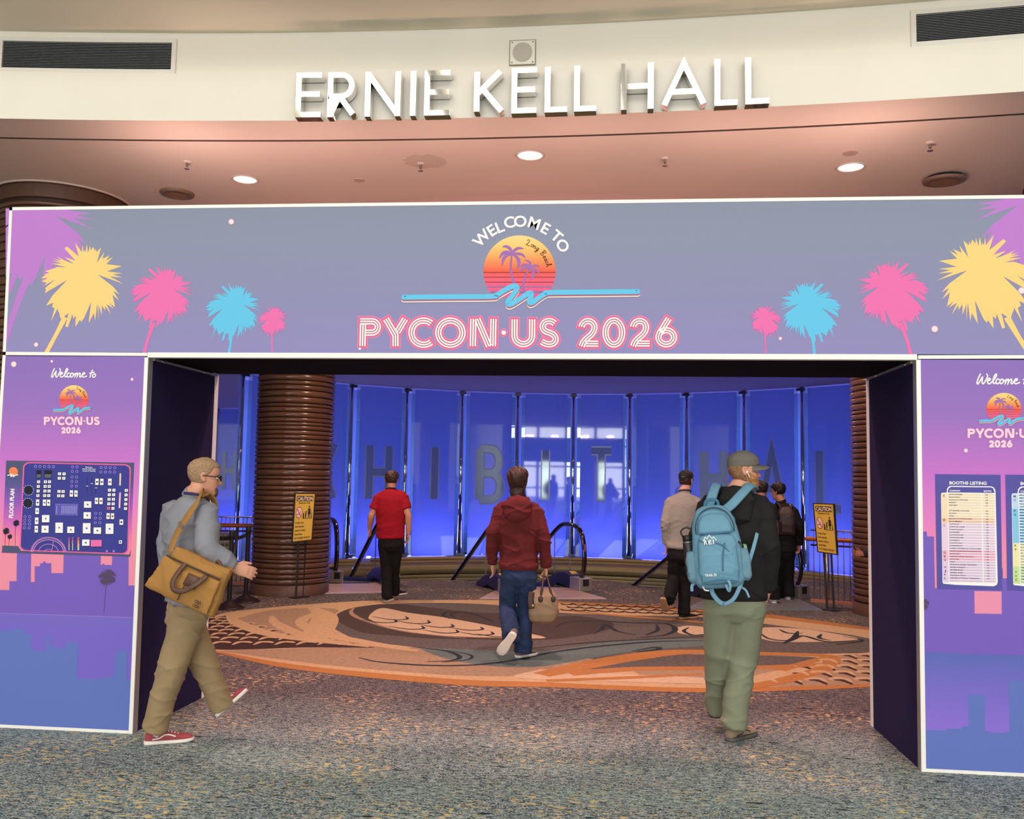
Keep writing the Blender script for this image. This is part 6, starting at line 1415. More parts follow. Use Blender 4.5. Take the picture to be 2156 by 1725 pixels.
    if o.get('glasses'):
        mb = MB()
        for s in (-1, 1):
            mb.tube([fr.p(s * .052, .090, .122), fr.p(s * .070, .072, .124), fr.p(s * .080, .01, .126), fr.p(s * .083, -.02, .122), fr.p(s * .082, -.03, .112)], .0028, 7, capf=.6)
            ring = [fr.p(s * .031 + .022 * math.cos(a), .104 - .006 * abs(math.cos(a)), .117 + .016 * math.sin(a)) for a in np.linspace(0, 2 * PI, 20)]; mb.tube(ring, .0028, 6, caps=False)
        mb.tube([fr.p(-.010, .106, .12), fr.p(0, .110, .122), fr.p(.010, .106, .12)], .0025, 6); g = mb.obj('glasses', t, mat('glasses_black', (22, 20, 22), .25), True)
        mb = MB()
        for s in (-1, 1): mb.ellipsoid(fr.p(s * .031, .1025, .117), fr.r * .021, fr.f * .0012, fr.u * .015, None, 14, 6)
        mb.obj('lens', g, glassmat('spectacle_lens', (225, 230, 230), .2), True)
    # ---- top garment
    G = MB(); w0, w1, w2, w3 = o['tw']; dp = o.get('td', .66); ht = o.get('hem', -.06); be = o.get('belly', 0)
    ts = [ht, ht + .06, .16, .40, .62, .78, .90, .97]; ww = [w0 * .985, w0, w1, (w1 + w2) / 2, w2, w2 * .98, w2 * .72, w2 * .45]
    dd = [w0 * dp * 1.02, w0 * dp * 1.04, w1 * dp + be, w2 * dp * .98 + be * .5, w2 * dp * 1.02, w2 * dp * .96, w2 * dp * .78, w2 * .42]
    cen = [mid(pel, nk, q) for q in ts]
    lean = [f_t * v for v in (0, 0, .0, -.008, -.018, -.02, -.01, 0)]
    cen = [c + l for c, l in zip(cen, lean)]
    sides = [unit(mid(hw, sw, min(1, max(0, q / .8)))) for q in ts]
    Pc = catmull(cen, 4); kk_ = np.linspace(0, 1, len(Pc)); k0 = np.linspace(0, 1, len(ts))
    G.tube(Pc, np.interp(kk_, k0, ww), 28, side=[unit(np.array([np.interp(q, k0, [s[i] for s in sides]) for i in range(3)])) for q in kk_], ry=np.interp(kk_, k0, dd), capf=.15)
    sr = o.get('sl', (.078, .066, .060, .052, .046))
    for S_ in 'LR':
        s_, e_, w_ = J['sh' + S_], J['el' + S_], J['wr' + S_]
        limb(G, [nk - (0, 0, .045) + (s_ - nk) * .18, mid(nk, s_, .6) - (0, 0, .012), s_ - (0, 0, .004)], np.array([.055, .062, sr[0] * .92]))
        if o.get('short'):
            limb(G, [s_, mid(s_, e_, .35), mid(s_, e_, .66)], np.array([sr[0], sr[0] * .98, sr[0] * .98]), capf=.1)
        else:
            limb(G, [s_, mid(s_, e_, .5), e_, mid(e_, w_, .5), mid(e_, w_, o.get('cuff', .97))], np.array(sr), capf=.15)
    cs = [(J['elL'], .13), (J['elR'], .13), (mid(pel, nk, .1), .22)] + [(J['shL'], .08), (J['shR'], .08)]
    top = fuse(G, o.get('topname', 'shirt'), t, o['top'], vx, 5, folds(o.get('fold', .006), o.get('ff', 34), sd, cs))
    if o.get('hood'):
        mb = MB(); sgn = -f_t * o['hood']
        mb.tube(catmull([mid(nk, J['shL'], o.get('hw_', .50)) + (0, 0, .035) - sgn * .03, mid(nk, J['shL'], .42) + (0, 0, .02) + sgn * .05, nk + sgn * .085 - (0, 0, .005), mid(nk, J['shR'], .42) + (0, 0, .02) + sgn * .05, mid(nk, J['shR'], o.get('hw_', .50)) + (0, 0, .035) - sgn * .03], 5), np.interp(np.linspace(0, 1, 21), [0, .25, .5, .75, 1], [.030, .042, .048, .042, .030]), 14, capf=.7)
        mb.ellipsoid(nk + sgn * .098 - (0, 0, .095), sw * .140 * o.get('hw_', .5) * 2, sgn * .046, np.array([0, 0, .125]) - sgn * .02, None, 20, 14)
        mb.ellipsoid(nk + sgn * .105 - (0, 0, .05), sw * .15 * o.get('hw_', .5) * 2, sgn * .036, (0, 0, .07), None, 20, 14)
        fuse(mb, 'hood', t, o['top'], vx, 5, folds(.009, 30, sd + 5, [(nk, .5)], (.2, .3, 1.0), .9))
    if o.get('rib'):                                   # ribbed hem and cuffs
        c = mid(pel, nk, ht + .02); mb = MB(); mb.tube([c - (0, 0, .035), c + (0, 0, .03)], [w0 * .99, w0 * 1.01], 28, side=hw, ry=[w0 * dp * 1.02, w0 * dp * 1.05], capf=.05); mb.obj('hem_band', top, o['top'], True)
        for S_ in 'LR':
            e_, w_ = J['el' + S_], J['wr' + S_]; mb = MB(); mb.tube([mid(e_, w_, .80), mid(e_, w_, .99)], [.043, .040], 16, capf=.05); mb.obj('cuff', top, o['top'], True)
    if o.get('collar'):
        mb = MB(); cc = mid(nk, fr.p(0, -.02, .03), o.get('colz', .25)); ax = unit(fr.p(0, -.02, .05) - nk); mb.tube([cc - ax * .025, cc + ax * .020], [.076, .070], 20, side=sw, ry=[.078, .070], caps=False); ob = mb.obj('collar', top, o['top'] if o['collar'] is True else o['collar'], True); sm_ = ob.modifiers.new('s', 'SOLIDIFY'); sm_.thickness = .006
    if o.get('lanyard'):
        mb = MB(); cc = mid(nk, fr.p(0, -.02, .03), o.get('lany', .35)); rr_ = o.get('lanr', .072)
        P = [cc + sw * rr_ * math.sin(a) + f_t * rr_ * -math.cos(a) * .95 - (0, 0, .018 * (1 - math.cos(a))) for a in np.linspace(-2.3, 2.3, 22)]
        mb.tube(P, .0085, 6, side=(0, 0, 1.0), ry=.002); mb.obj('lanyard', t, o['lanyard'], True)
    # ---- trousers
    T_ = MB(); tr = o['leg']; pw = o.get('pw', w0 * .96)
    T_.tube(catmull([pel + (0, 0, o.get('waist', .03)), pel - (0, 0, .02), mid(J['hpL'], J['hpR']) - (0, 0, .02), mid(J['hpL'], J['hpR']) - (0, 0, .09)], 4), np.interp(np.linspace(0, 1, 13), [0, .35, .7, 1], [pw * .80, pw * .92, pw * .97, pw * .62]), 24, side=hw, ry=np.interp(np.linspace(0, 1, 13), [0, .35, .7, 1], [pw * .50, pw * .60, pw * .70, pw * .5]), capf=.2)
    cl = []
    for S_ in 'LR':
        hp, kn, an = J['hp' + S_], J['kn' + S_], J['an' + S_]; hem = an + unit(an - kn) * o.get('hemx', .03)
        limb(T_, [hp, mid(hp, kn, .45), kn, mid(kn, hem, .5), hem], np.array(tr), 18, .08); cl += [(kn - (0, 0, .03), .13), (hem, .14), (hp - (0, 0, .06), .13)]
    fuse(T_, o.get('botname', 'trousers'), t, o['bot'], vx * 1.05, 5, folds(o.get('lfold', .007), o.get('lff', 30), sd + 11, cl, (.45, .25, 1.0), .45))
    for S_ in 'LR':
        ft = o['foot' + S_]; shoe(t, ft[0], ft[1], ft[2], *o['shoes'][:2], **(o['shoes'][2] if len(o['shoes']) > 2 else {}))
        if o.get('sock'):
            an = J['an' + S_]; u = unit(ft[2]); c = np.asarray(ft[0]) + unit(np.asarray(ft[1]) - ft[0]) * .075
            mb = MB(); mb.tube([c + u * .05, mid(c + u * .09, an, .5), an + (J['kn' + S_] - an) * .06], [.036, .040, .042], 14); mb.obj('sock', t, o['sock'], True)
    t['_f'] = 0; del t['_f']
    return t, fr
def gfoot(px, py, dx, dy, L=.285, up=(0, 0, 1)):
    h = on_z(px, py, 0.0); d = unit((dx, dy, 0)); return (h, h + d * L, np.array(up, float))
def jset(Y0, **k):
    out = {}
    for n_, v in k.items(): out[n_] = on_y(v[0], v[1], Y0 + (v[2] if len(v) > 2 else 0))
    return out
DENIM = mat('indigo_denim', (44, 62, 96), .85, 0, .2, bump=.3, bscale=380, var=.28, vscale=7); BLKT = mat('black_twill', (24, 23, 25), .8, 0, .2, bump=.2, bscale=300); MAROON = mat('maroon_fleece', (106, 46, 48), .95, 0, .1, bump=.25, bscale=260, var=.07, vscale=9)
RED = mat('red_jersey', (156, 22, 38), .85, 0, .2, bump=.2, bscale=300); STONE = mat('stone_shirting', (154, 149, 141), .85, 0, .2, bump=.2, bscale=300, var=.05, vscale=8); OLIVE = mat('olive_trouser', (136, 141, 118), .75, 0, .25, bump=.15, bscale=320, var=.05, vscale=6)
CHARC = mat('charcoal_fleece', (44, 43, 44), .95, 0, .1, bump=.25, bscale=260); KHAKI = mat('khaki_corduroy', (166, 142, 108), .9, 0, .15, bump=.3, bscale=260, var=.06, vscale=7); GREYS = mat('grey_flannel', (142, 143, 152), .9, 0, .15, bump=.2, bscale=260, var=.05, vscale=8); BLKJ = mat('black_jacket', (26, 24, 27), .7, 0, .3, bump=.15, bscale=250)
HBRN = mat('hair_dark_brown', (62, 42, 34), .5, 0, .4, var=.35, vscale=60, stretch=(1, 1, .15)); HBLK = mat('hair_black', (34, 26, 26), .5, 0, .4, var=.3, vscale=60, stretch=(1, 1, .15)); HSAND = mat('hair_sandy', (164, 134, 104), .8, 0, .2, var=.25, vscale=90); HGIN = mat('hair_ginger', (178, 122, 76), .7, 0, .3, var=.35, vscale=110)
WSOLE = mat('sole_white', (240, 234, 226), .6); BSH = mat('shoe_black', (28, 27, 30), .6); LANB = mat('lanyard_navy', (40, 40, 92), .7); LANK = mat('lanyard_black', (24, 22, 26), .7)
short_hair = lambda m, th=.014, line=.085, front=.178, sd=3: (lambda sm: (m, lambda A, V: sm(V[:, 2], line + (front - line) * sm(np.cos(A), -.15, .55), line + .02 + (front - line) * sm(np.cos(A), -.15, .55)) * (.55 + .45 * sm(V[:, 2], .10, .19)), th, sd))

nape_hair = lambda m, th, line: (lambda sm: (m, lambda A, V: sm(V[:, 2], line, line + .02) * sm(V[:, 2], .152, .140) * sm(np.abs(A), 1.62, 1.8), th, 4))
# --- man in the maroon hoodie with a canvas bag
J = jset(2.83, head=(1090, 1013), nk=(1091, 1051), shL=(1056, 1073), shR=(1127, 1074), elL=(1038, 1122, -.03), elR=(1146, 1131, -.02), wrL=(1037, 1188, .06), wrR=(1150, 1196, .03), pel=(1092, 1190), hpL=(1074, 1212), hpR=(1112, 1212), knL=(1068, 1278, .06), knR=(1106, 1290, .06), anL=(1076, 1335, -.24), anR=(1101, 1364, .03))
pH, frH = person('person in a maroon hoodie and jeans walking away with a canvas bag', J, dict(face=(0.02, 1, 0), skin=SKIN('pale', (226, 170, 146)), seed=2, handL=((.12, .35, -1), (.25, 1, .2), .55), handR=((-.05, .1, -1), (-.2, 1, 0), 1.35), hs=1.02,
    hair=lambda sm: (HBRN, lambda A, V: sm(V[:, 2], .0 + .175 * sm(np.cos(A), -.05, .5), .02 + .175 * sm(np.cos(A), -.05, .5)), .021, 3, .006, 30), top=MAROON, topname='hoodie', tw=(.188, .180, .196, .2), td=.64, hem=-.03, hood=1.25, rib=True, sl=(.076, .066, .062, .058, .054), fold=.010, leg=(.098, .090, .080, .080, .084), bot=DENIM, botname='jeans', lfold=.008, hemx=.045, pw=.182,
    shoes=(mat('shoe_grey', (112, 106, 100), .8), WSOLE, dict(high=.02)), footL=(on_y(1082, 1335, 2.83 - .38), on_y(1050, 1380, 2.83 - .24), (.1, 1, .35)), footR=gfoot(1087, 1386, .62, .78, .28), collar=BLKT, colz=.5, lanyard=mat('lanyard_pink', (220, 190, 190), .6), lany=.42))
mb = MB(); mb.ellipsoid(frH.p(0, -.058, .012), frH.r * .060, frH.f * .030, frH.u * .062, None, 20, 14); mb.ellipsoid(frH.p(-.05, -.02, .03), frH.r * .024, frH.f * .03, frH.u * .05, None, 14, 10); mb.ellipsoid(frH.p(.05, -.02, .03), frH.r * .024, frH.f * .03, frH.u * .05, None, 14, 10)
fuse(mb, 'hair', pH, HBRN, .006, 3, folds(.005, 60, 77, [], (1, .2, .1), 1))
# --- man in the red T-shirt
Y0 = 6.2
J = jset(Y0, head=(825, 1012), nk=(823.5, 1029), shL=(800, 1047), shR=(847.5, 1046), elL=(782, 1086, -.04), elR=(859.5, 1086, -.03), wrL=(778, 1113, .1), wrR=(860, 1123, .04), pel=(822, 1133), hpL=(810.5, 1146), hpR=(834, 1146), knL=(813, 1197, .05), knR=(830, 1197, .16), anL=(815, 1252), anR=(831, 1244, .30))
person('person in a red T-shirt and black trousers walking towards the left escalator', J, dict(face=(0.03, 1, 0), skin=SKIN('tan', (206, 148, 118)), seed=3, vox=.009, handL=((.05, .3, -1), (.3, 1, .2), .6), handR=((-.12, .35, -1), (-.4, 1, 0), .5),
    hair=short_hair(HBRN, .017, .078, .18, 6), top=RED, tw=(.192, .19, .206, .2), td=.68, belly=.015, hem=.0, short=True, sl=(.083, .07, .06, .05, .05), fold=.005, leg=(.098, .088, .078, .072, .072), bot=BLKT, lfold=.006, pw=.186, hemx=.05, arm=1.12,
    shoes=(BSH, WSOLE), footL=gfoot(812, 1268.5, .05, 1, .29), footR=gfoot(829, 1255, .45, .9, .28), lanyard=LANK, lany=.35, lanr=.074))
# --- man in the black cap and stone shirt
Y0 = 5.58
J = jset(Y0, head=(1445, 1013), nk=(1440, 1036), shL=(1411, 1058), shR=(1466, 1059), elL=(1401, 1102, -.06), elR=(1473, 1105, .0), wrL=(1403, 1147, .02), wrR=(1474, 1150, .1), pel=(1434, 1158), hpL=(1421, 1170), hpR=(1448, 1170), knL=(1419, 1217, .05), knR=(1441, 1228, .08), anL=(1408, 1262, -.34), anR=(1440, 1289, .02))
person('person in a black cap and stone-coloured shirt with one shoe sole showing', J, dict(face=(.42, .9, .05), skin=SKIN('pale', (226, 170, 146)), seed=4, vox=.009, handL=((.05, .2, -1), (.3, 1, .2), .7), handR=((0, .2, -1), (-.3, 1, 0), .7),
    hair=nape_hair(HBRN, .008, .06), cap=mat('cap_black', (24, 23, 25), .8), capmark=True, brim=.07, top=STONE, tw=(.196, .19, .196, .2), td=.66, hem=.03, sl=(.078, .07, .064, .058, .052), cuff=.92, fold=.006, leg=(.098, .088, .08, .076, .078), bot=BLKT, pw=.188, collar=True,
    shoes=(BSH, mat('sole_tan', (196, 150, 110), .7)), footL=(on_y(1395, 1261, Y0 - .44), on_y(1402, 1290, Y0 - .26), (.25, 1, .25)), footR=gfoot(1431, 1304, .80, .60, .29), lanyard=LANK, lany=.5, lanr=.078))
# --- two people in black on the right
q = on_z(1661, 1263.5); Y0 = q[1]
J = jset(Y0, head=(1639, 1036), nk=(1645, 1058), shL=(1629, 1074), shR=(1669, 1076), elL=(1622, 1113, .05), elR=(1684, 1113, -.03), wrL=(1622, 1146, .12), wrR=(1684, 1148, .06), pel=(1652, 1156), hpL=(1643, 1167), hpR=(1661, 1167), knL=(1646, 1212, .1), knR=(1661, 1213, .04), anL=(1647, 1250, .2), anR=(1661, 1252))
person('person in a black jacket with a dark backpack near the right caution sign', J, dict(face=(-.78, .62, -.08), skin=SKIN('tan', (206, 148, 118)), seed=5, vox=.010, handL=((0, .2, -1), (.3, 1, 0), .8), handR=((-.15, .2, -1), (-.3, 1, 0), .7), eyes=False,
    hair=short_hair(HBLK, .02, .075, .17, 7), top=BLKJ, topname='jacket', tw=(.178, .176, .19, .19), td=.68, hem=-.06, sl=(.08, .07, .066, .06, .054), collar=True, leg=(.094, .084, .078, .078, .082), bot=BLKT, pw=.17, shoes=(mat('shoe_white', (224, 216, 208), .6), WSOLE), footL=gfoot(1647, 1260, -.1, 1, .27), footR=gfoot(1660.5, 1264, .05, 1, .27)))
q = on_z(1632, 1271.5); Y0 = q[1]
J = jset(Y0, head=(1603, 1032), nk=(1604, 1054), shL=(1586, 1068), shR=(1623, 1068), elL=(1577, 1107), elR=(1633, 1108, -.02), wrL=(1576, 1146, .08), wrR=(1635, 1147, .05), pel=(1606, 1158), hpL=(1597, 1170), hpR=(1616, 1170), knL=(1599, 1215, .12), knR=(1628, 1216, .02), anL=(1600, 1250, .3), anR=(1632, 1258))
person('dark-haired person in a black T-shirt mostly hidden behind the blue backpack', J, dict(face=(.2, 1, 0), skin=SKIN('tan', (206, 148, 118)), seed=6, vox=.010, handL=((0, .2, -1), (.3, 1, 0), .8), handR=((-.1, .2, -1), (-.3, 1, 0), .8),
    hair=short_hair(HBLK, .018, .075, .17, 8), top=BLKJ, tw=(.17, .168, .185, .19), td=.66, hem=-.05, short=True, sl=(.08, .07, .06, .05, .05), leg=(.09, .08, .076, .076, .08), bot=BLKT, pw=.165, shoes=(mat('shoe_white', (0, 0, 0)), WSOLE), footL=gfoot(1600, 1258, 0, 1, .27), footR=gfoot(1631, 1272, .1, 1, .27)))
# --- person whose hand shows past the right tunnel wall
hp_ = on_y(1787, 1163, 5.35); c0 = np.array([hp_[0] + .66, 5.40, 0.])
A_j = lambda x, y, z: c0 + np.array([x, y, z])
J = dict(head=A_j(-.02, 0, 1.62), nk=A_j(0, 0, 1.47), shL=A_j(0, -.18, 1.40), shR=A_j(0, .18, 1.40), elL=A_j(-.05, -.24, 1.10), elR=A_j(0, .24, 1.10), wrL=np.array([hp_[0] + .16, 5.33, hp_[2] - .02]), wrR=A_j(-.15, .22, .88), pel=A_j(0, 0, .95), hpL=A_j(0, -.09, .90), hpR=A_j(0, .09, .90), knL=A_j(-.06, -.10, .50), knR=A_j(.04, .10, .50), anL=A_j(-.02, -.10, .10), anR=A_j(.10, .10, .10))
person('person in black hidden by the right tunnel wall with only one hand showing', J, dict(face=(-1, 0, 0), skin=SKIN('brown', (150, 96, 74)), seed=8, vox=.010, handL=((-1, .1, .12), (0, .3, 1), .9), handR=((-.3, 0, -1), (-1, 0, 0), .7),
    hair=short_hair(HBLK, .014), top=BLKJ, topname='jacket', tw=(.18, .175, .19, .19), hem=-.05, leg=(.092, .084, .078, .076, .078), bot=BLKT, shoes=(BSH, WSOLE), footL=(A_j(.05, -.10, 0), A_j(-.22, -.10, 0), (0, 0, 1.)), footR=(A_j(.16, .10, 0), A_j(-.11, .10, 0), (0, 0, 1.))))
# ================================================================== THE TWO NEAREST PEOPLE AND WHAT THEY CARRY
# --- man with the blue backpack
YB = .43
JB = jset(YB, head=(1561, 993), nk=(1550, 1036, -.01), shL=(1494, 1064, .03), shR=(1603, 1066, -.02), elL=(1470, 1146, .10), elR=(1619, 1148, -.09), wrL=(1492, 1218, .28), wrR=(1619, 1244, .05), pel=(1545, 1250), hpL=(1519, 1278), hpR=(1574, 1278), knL=(1513, 1386, .14), knR=(1562, 1394, .06), anL=(1510, 1488, .34), anR=(1545, 1524, .03))
hr, tr_ = on_z(1533, 1562.5), on_z(1571, 1551); dB = unit((tr_ - hr)[:2])
pB, frB = person('bearded person in a grey cap, black hoodie and olive trousers wearing a blue backpack', JB, dict(face=(1, .05, 0), hup=(-.15, 0, 1), hs=1.0, skin=SKIN('fair', (220, 160, 132)), seed=12, vox=.009, bvox=.0052, handL=((.2, .5, -.9), (.5, .5, .2), .8), handR=((-.25, .3, -1), (.2, 1, 0), .35), eyes=True, brow=HGIN,
    hair=nape_hair(mat('hair_light_brown', (150, 110, 80), .7, 0, .3, var=.35, vscale=110), .009, .045), beard=(HGIN, .011), cap=mat('cap_grey', (112, 106, 100), .85, bump=.2, bscale=300), brim=.075, top=CHARC, topname='hoodie', tw=(.220, .212, .222, .21), td=.62, hem=-.02, hood=1.3, hw_=.40, rib=True, sl=(.088, .082, .078, .068, .058), cuff=.95, fold=.010, ff=28,
    leg=(.124, .112, .096, .084, .082), bot=OLIVE, lfold=.010, lff=26, pw=.212, hemx=.025, waist=.03, shoes=(mat('shoe_taupe', (150, 130, 108), .85), mat('sole_grey', (92, 88, 88), .7), dict(w=1.08, high=.01, lace=mat('lace_dark', (50, 46, 44), .8), stripe=mat('stripe_dark', (50, 48, 50), .7))), footL=gfoot(1506, 1512, .12, 1, .30), footR=(hr, hr + np.array([dB[0], dB[1], 0]) * .30, np.array([0, 0, 1.])), lanyard=LANB, lany=.5, lanr=.084))
mb = MB(); e = frB.p(.088, .002, .108); mb.ellipsoid(e, frB.r * .007, frB.f * .009, frB.u * .009, None, 12, 8); mb.tube([e + frB.r * .002, e + frB.f * .010 - frB.u * .018, e + frB.f * .016 - frB.u * .034], [.0035, .0033, .003], 8, capf=.8)
tag(mb.obj('earbud', None, mat('earbud_white', (244, 244, 244), .3), True), "white wireless earbud in the capped person's ear", 'earbud')
# --- backpack
BLU = mat('pack_blue', (112, 160, 186), .75, 0, .25, bump=.25, bscale=420, var=.06, vscale=9); BLU2 = mat('pack_blue_dark', (74, 120, 150), .75, 0, .25); BLUW = mat('pack_webbing', (122, 168, 194), .8); ZIP = mat('zip_dark', (44, 70, 92), .5); MESHB = mat('pack_mesh', (124, 168, 190), .85, bump=.6, bscale=700); LOGO = mat('logo_white', (226, 232, 234), .6)
cB = on_y(1508, 1150, YB - .30); upB = unit((-.10, .06, 1.0)); rB_ = unit(np.cross((0.10, 1, 0), upB)); fB = np.cross(upB, rB_)   # fB points into the wearer's back
rB_ = unit(np.cross(fB, upB))
pack = thing('backpack', 'blue backpack on the back of the capped person', 'backpack', tuple(cB - upB * .26))
def K(x, y, z): return cB + rB_ * x + fB * y + upB * z      # x right, y towards the wearer, z up
def rbox(mb, tab, n=28, sq=.45):
    rings = []
    for z, hw, y0, y1, xo in tab:
        for k in range(n):
            a = 2 * PI * k / n; ca, sa = math.cos(a), math.sin(a); rings.append(K(xo + hw * np.sign(ca) * abs(ca) ** sq, (y0 + y1) / 2 + (y1 - y0) / 2 * np.sign(sa) * abs(sa) ** sq, z))
    m_ = len(tab); mb.add(rings, [(k * n + i, k * n + (i + 1) % n, (k + 1) * n + (i + 1) % n, (k + 1) * n + i) for k in range(m_ - 1) for i in range(n)] + [tuple(range(n))[::-1], tuple((m_ - 1) * n + i for i in range(n))])
mb = MB(); rbox(mb, [(-.265, .10, -.02, .10, 0), (-.255, .135, -.07, .115, 0), (-.22, .152, -.10, .12, 0), (-.10, .158, -.10, .12, 0), (.05, .150, -.085, .12, 0), (.16, .132, -.065, .118, 0), (.22, .110, -.04, .11, 0), (.252, .075, -.01, .10, 0), (.262, .04, .02, .08, 0)])
fuse(mb, 'main_body', pack, BLU, .009, 4, folds(.004, 26, 31, [(K(0, -.1, -.1), .3)], (.4, .2, 1), .8))
mb = MB(); rbox(mb, [(-.235, .085, -.10, -.02, 0), (-.225, .115, -.128, -.02, 0), (-.15, .122, -.150, -.02, 0), (0, .118, -.146, -.02, 0), (.055, .110, -.130, -.02, 0), (.075, .08, -.11, -.02, 0)])
fuse(mb, 'front_pocket', pack, BLU, .008, 4, folds(.0055, 30, 33, [(K(0, -.14, -.08), .2)], (.6, .1, .8), .8))
mb = MB(); rbox(mb, [(.075, .10, -.10, .0, 0), (.09, .108, -.118, .0, 0), (.15, .100, -.105, .0, 0), (.195, .072, -.075, .0, 0), (.21, .04, -.05, .0, 0)]); fuse(mb, 'lid_pocket', pack, BLU, .008, 4, folds(.002, 26, 35))
def zipl(P, nm='zip', r=.0045, m=ZIP):
    mb = MB(); mb.tube(catmull([K(*p) for p in P], 6), r, 6); mb.obj(nm, pack, m, True)
zipl([(-.118, -.085, .085), (-.115, -.088, .14), (-.088, -.07, .20), (-.045, -.045, .232), (0, -.036, .242), (.045, -.045, .232), (.088, -.07, .20), (.115, -.088, .14), (.118, -.085, .085)])
zipl([(-.108, -.118, .083), (0, -.125, .080), (.108, -.118, .083)], 'lid_seam', .004, BLU2); zipl([(-.105, -.13, .045), (-.06, -.145, .03), (0, -.152, .022), (.04, -.15, .0), (.09, -.142, -.06)], 'pocket_zip', .0035, BLU2)
zipl([(-.095, -.128, -.215), (0, -.14, -.205), (.095, -.128, -.215)], 'bottom_seam', .004, BLU2); zipl([(.05, -.152, .02), (.03, -.158, -.06), (.02, -.156, -.15)], 'pocket_seam', .004, BLU2)
for sx in (-1, 1):
    mb = MB(); rbox(mb, [(-.22, .03, -.05, .07, sx * .150), (-.20, .040, -.07, .085, sx * .156), (-.10, .044, -.07, .09, sx * .158), (-.03, .036, -.06, .085, sx * .156), (-.02, .030, -.05, .08, sx * .154)], 18); fuse(mb, 'side_pocket', pack, MESHB, .008, 4, folds(.005, 34, 37 + sx, [], (.5, .3, .8), 1.0))
def ribbon(P, w, nrm, nm, m, th=.003, par=None, own=pack):
    P = catmull(P, 7); mb = MB(); t_ = np.gradient(P, axis=0); nn = np.asarray(nrm, float); sd_ = [np.cross(q / np.linalg.norm(q), nn if nn.ndim == 1 else nn[min(k, len(nn) - 1)]) for k, q in enumerate(t_)]
    mb.tube(P, w / 2, 8, side=sd_, ry=th, capf=.3); return mb.obj(nm, par or own, m, True)
b = -fB
for sx_, sh_ in ((-1, mid(JB['nk'], JB['shL'], .70)), (1, mid(JB['nk'], JB['shR'], .72))):
    a_, c_ = K(sx_ * .05, .02, .205), sh_ + np.array([0, 0, .102])
    ribbon([a_, lerp(a_, c_, .3) + b * .055, lerp(a_, c_, .62) + b * .075 + (0, 0, .02), lerp(a_, c_, .85) + b * .05 + (0, 0, .03), c_, sh_ - b * .10 + (0, 0, .035), sh_ - b * .145 - (0, 0, .12)], .066, unit(b + (0, 0, .7)), 'shoulder_strap', BLU, .009)
ribbon([K(-.045, .03, .245), K(-.035, .02, .285), K(0, .02, .296), K(.035, .02, .285), K(.045, .03, .245)], .020, (0.0, 1, 0), 'haul_loop', BLU2, .003)
ribbon([K(.150, .02, -.20), K(.19, .03, -.12), K(.235, .06, -.02), K(.27, .13, .06)], .026, (0.2, -1, .1), 'strap_webbing', BLUW, .002)
ribbon([K(-.06, -.02, -.262), K(-.05, -.03, -.30), K(-.02, -.02, -.345), K(.005, -.01, -.36)], .030, (0, -1, .1), 'hip_belt', BLUW, .003); ribbon([K(.15, .0, -.19), K(.12, -.05, -.25), K(.07, -.05, -.33), K(.01, -.03, -.365)], .026, (0, -1, .1), 'hip_belt', BLUW, .002)
ribbon([K(-.15, -.02, -.215), K(-.175, -.03, -.235), K(-.18, -.03, -.27)], .020, (0, -1, 0), 'compression_strap', BLUW, .002); ribbon([K(.04, -.13, -.20), K(.055, -.15, -.235), K(.045, -.14, -.275), K(.03, -.13, -.235)], .018, (0.2, -1, 0), 'tool_loop', BLUW, .002)
ribbon([K(.12, -.03, -.26), K(.15, -.035, -.285), K(.165, -.03, -.33)], .014, (0, -1, 0), 'strap_tail', BLUW, .0015); ribbon([K(-.11, -.08, -.24), K(-.10, -.10, -.262), K(-.075, -.1, -.268)], .010, (0, -1, 0), 'zip_pull', mat('pull_white', (220, 220, 220), .6), .002)
ribbon([K(.135, -.075, .02), K(.155, -.08, .0), K(.16, -.075, -.02)], .012, (0, -1, 0), 'zip_pull', BLK, .002)
# sewn mark on the pack: small peak over three letters, and the tiny name below
PKF = lambda x, y, k: K(x - .038, -.1535 - .0006 * k, y + .018)
pr = Print(PKF); pr.stroke([(-.042, .020), (-.026, .044), (-.016, .034), (-.002, .054), (.014, .034), (.024, .042), (.040, .020)], .006, LOGO, 1)
for q_, (a_, b_) in zip('REI', ((-.038, -.016), (-.011, .010), (.016, .024))): pr.text(q_, (a_, 0), (b_, 0), -.026, LOGO, 1, .05, up=(0, -1))
pr.obj('sewn_logo', pack)
pr = Print(lambda x, y, k: K(x - .05, -.1525 - .0006 * k, y - .178)); pr.text('TRAIL 25', (-.04, 0), (.03, 0), -.014, LOGO, 1, .04, up=(0, -1)); pr.obj('sewn_name', pack)
# bottle in the left side pocket
bt = thing('water_bottle', 'black-lidded water bottle in the side pocket of the blue backpack', 'bottle', tuple(K(-.172, .01, -.18)))
mb = MB(); p0, p1 = K(-.172, .0, -.16), K(-.176, .0, .03); mb.tube([p0, p1, p1 + upB * .012], [.032, .032, .027], 18, capf=.1); mb.obj('flask', bt, mat('flask_black', (40, 40, 44), .4), True)
mb = MB(); mb.tube([p1 + upB * .008, p1 + upB * .05], .030, 18, capf=.1); mb.obj('lid', bt, mat('lid_black', (24, 24, 26), .45), True); mb = MB(); mb.tube([p1 + upB * .004, p1 + upB * .011], .0315, 18); mb.obj('band', bt, STL, True)
mb = MB(); q = p1 + upB * .045; mb.tube(catmull([q - rB_ * .028, q - rB_ * .034 + upB * .035, q + upB * .055, q + rB_ * .034 + upB * .035, q + rB_ * .028], 5), .0055, 8, capf=.5); mb.obj('carry_loop', bt, mat('lid_black', (0, 0, 0)), True)
mb = MB(); p0, p1 = K(.17, -.03, -.17), K(.168, -.03, -.01); mb.tube([p0, p1], [.022, .02], 14, capf=.6)
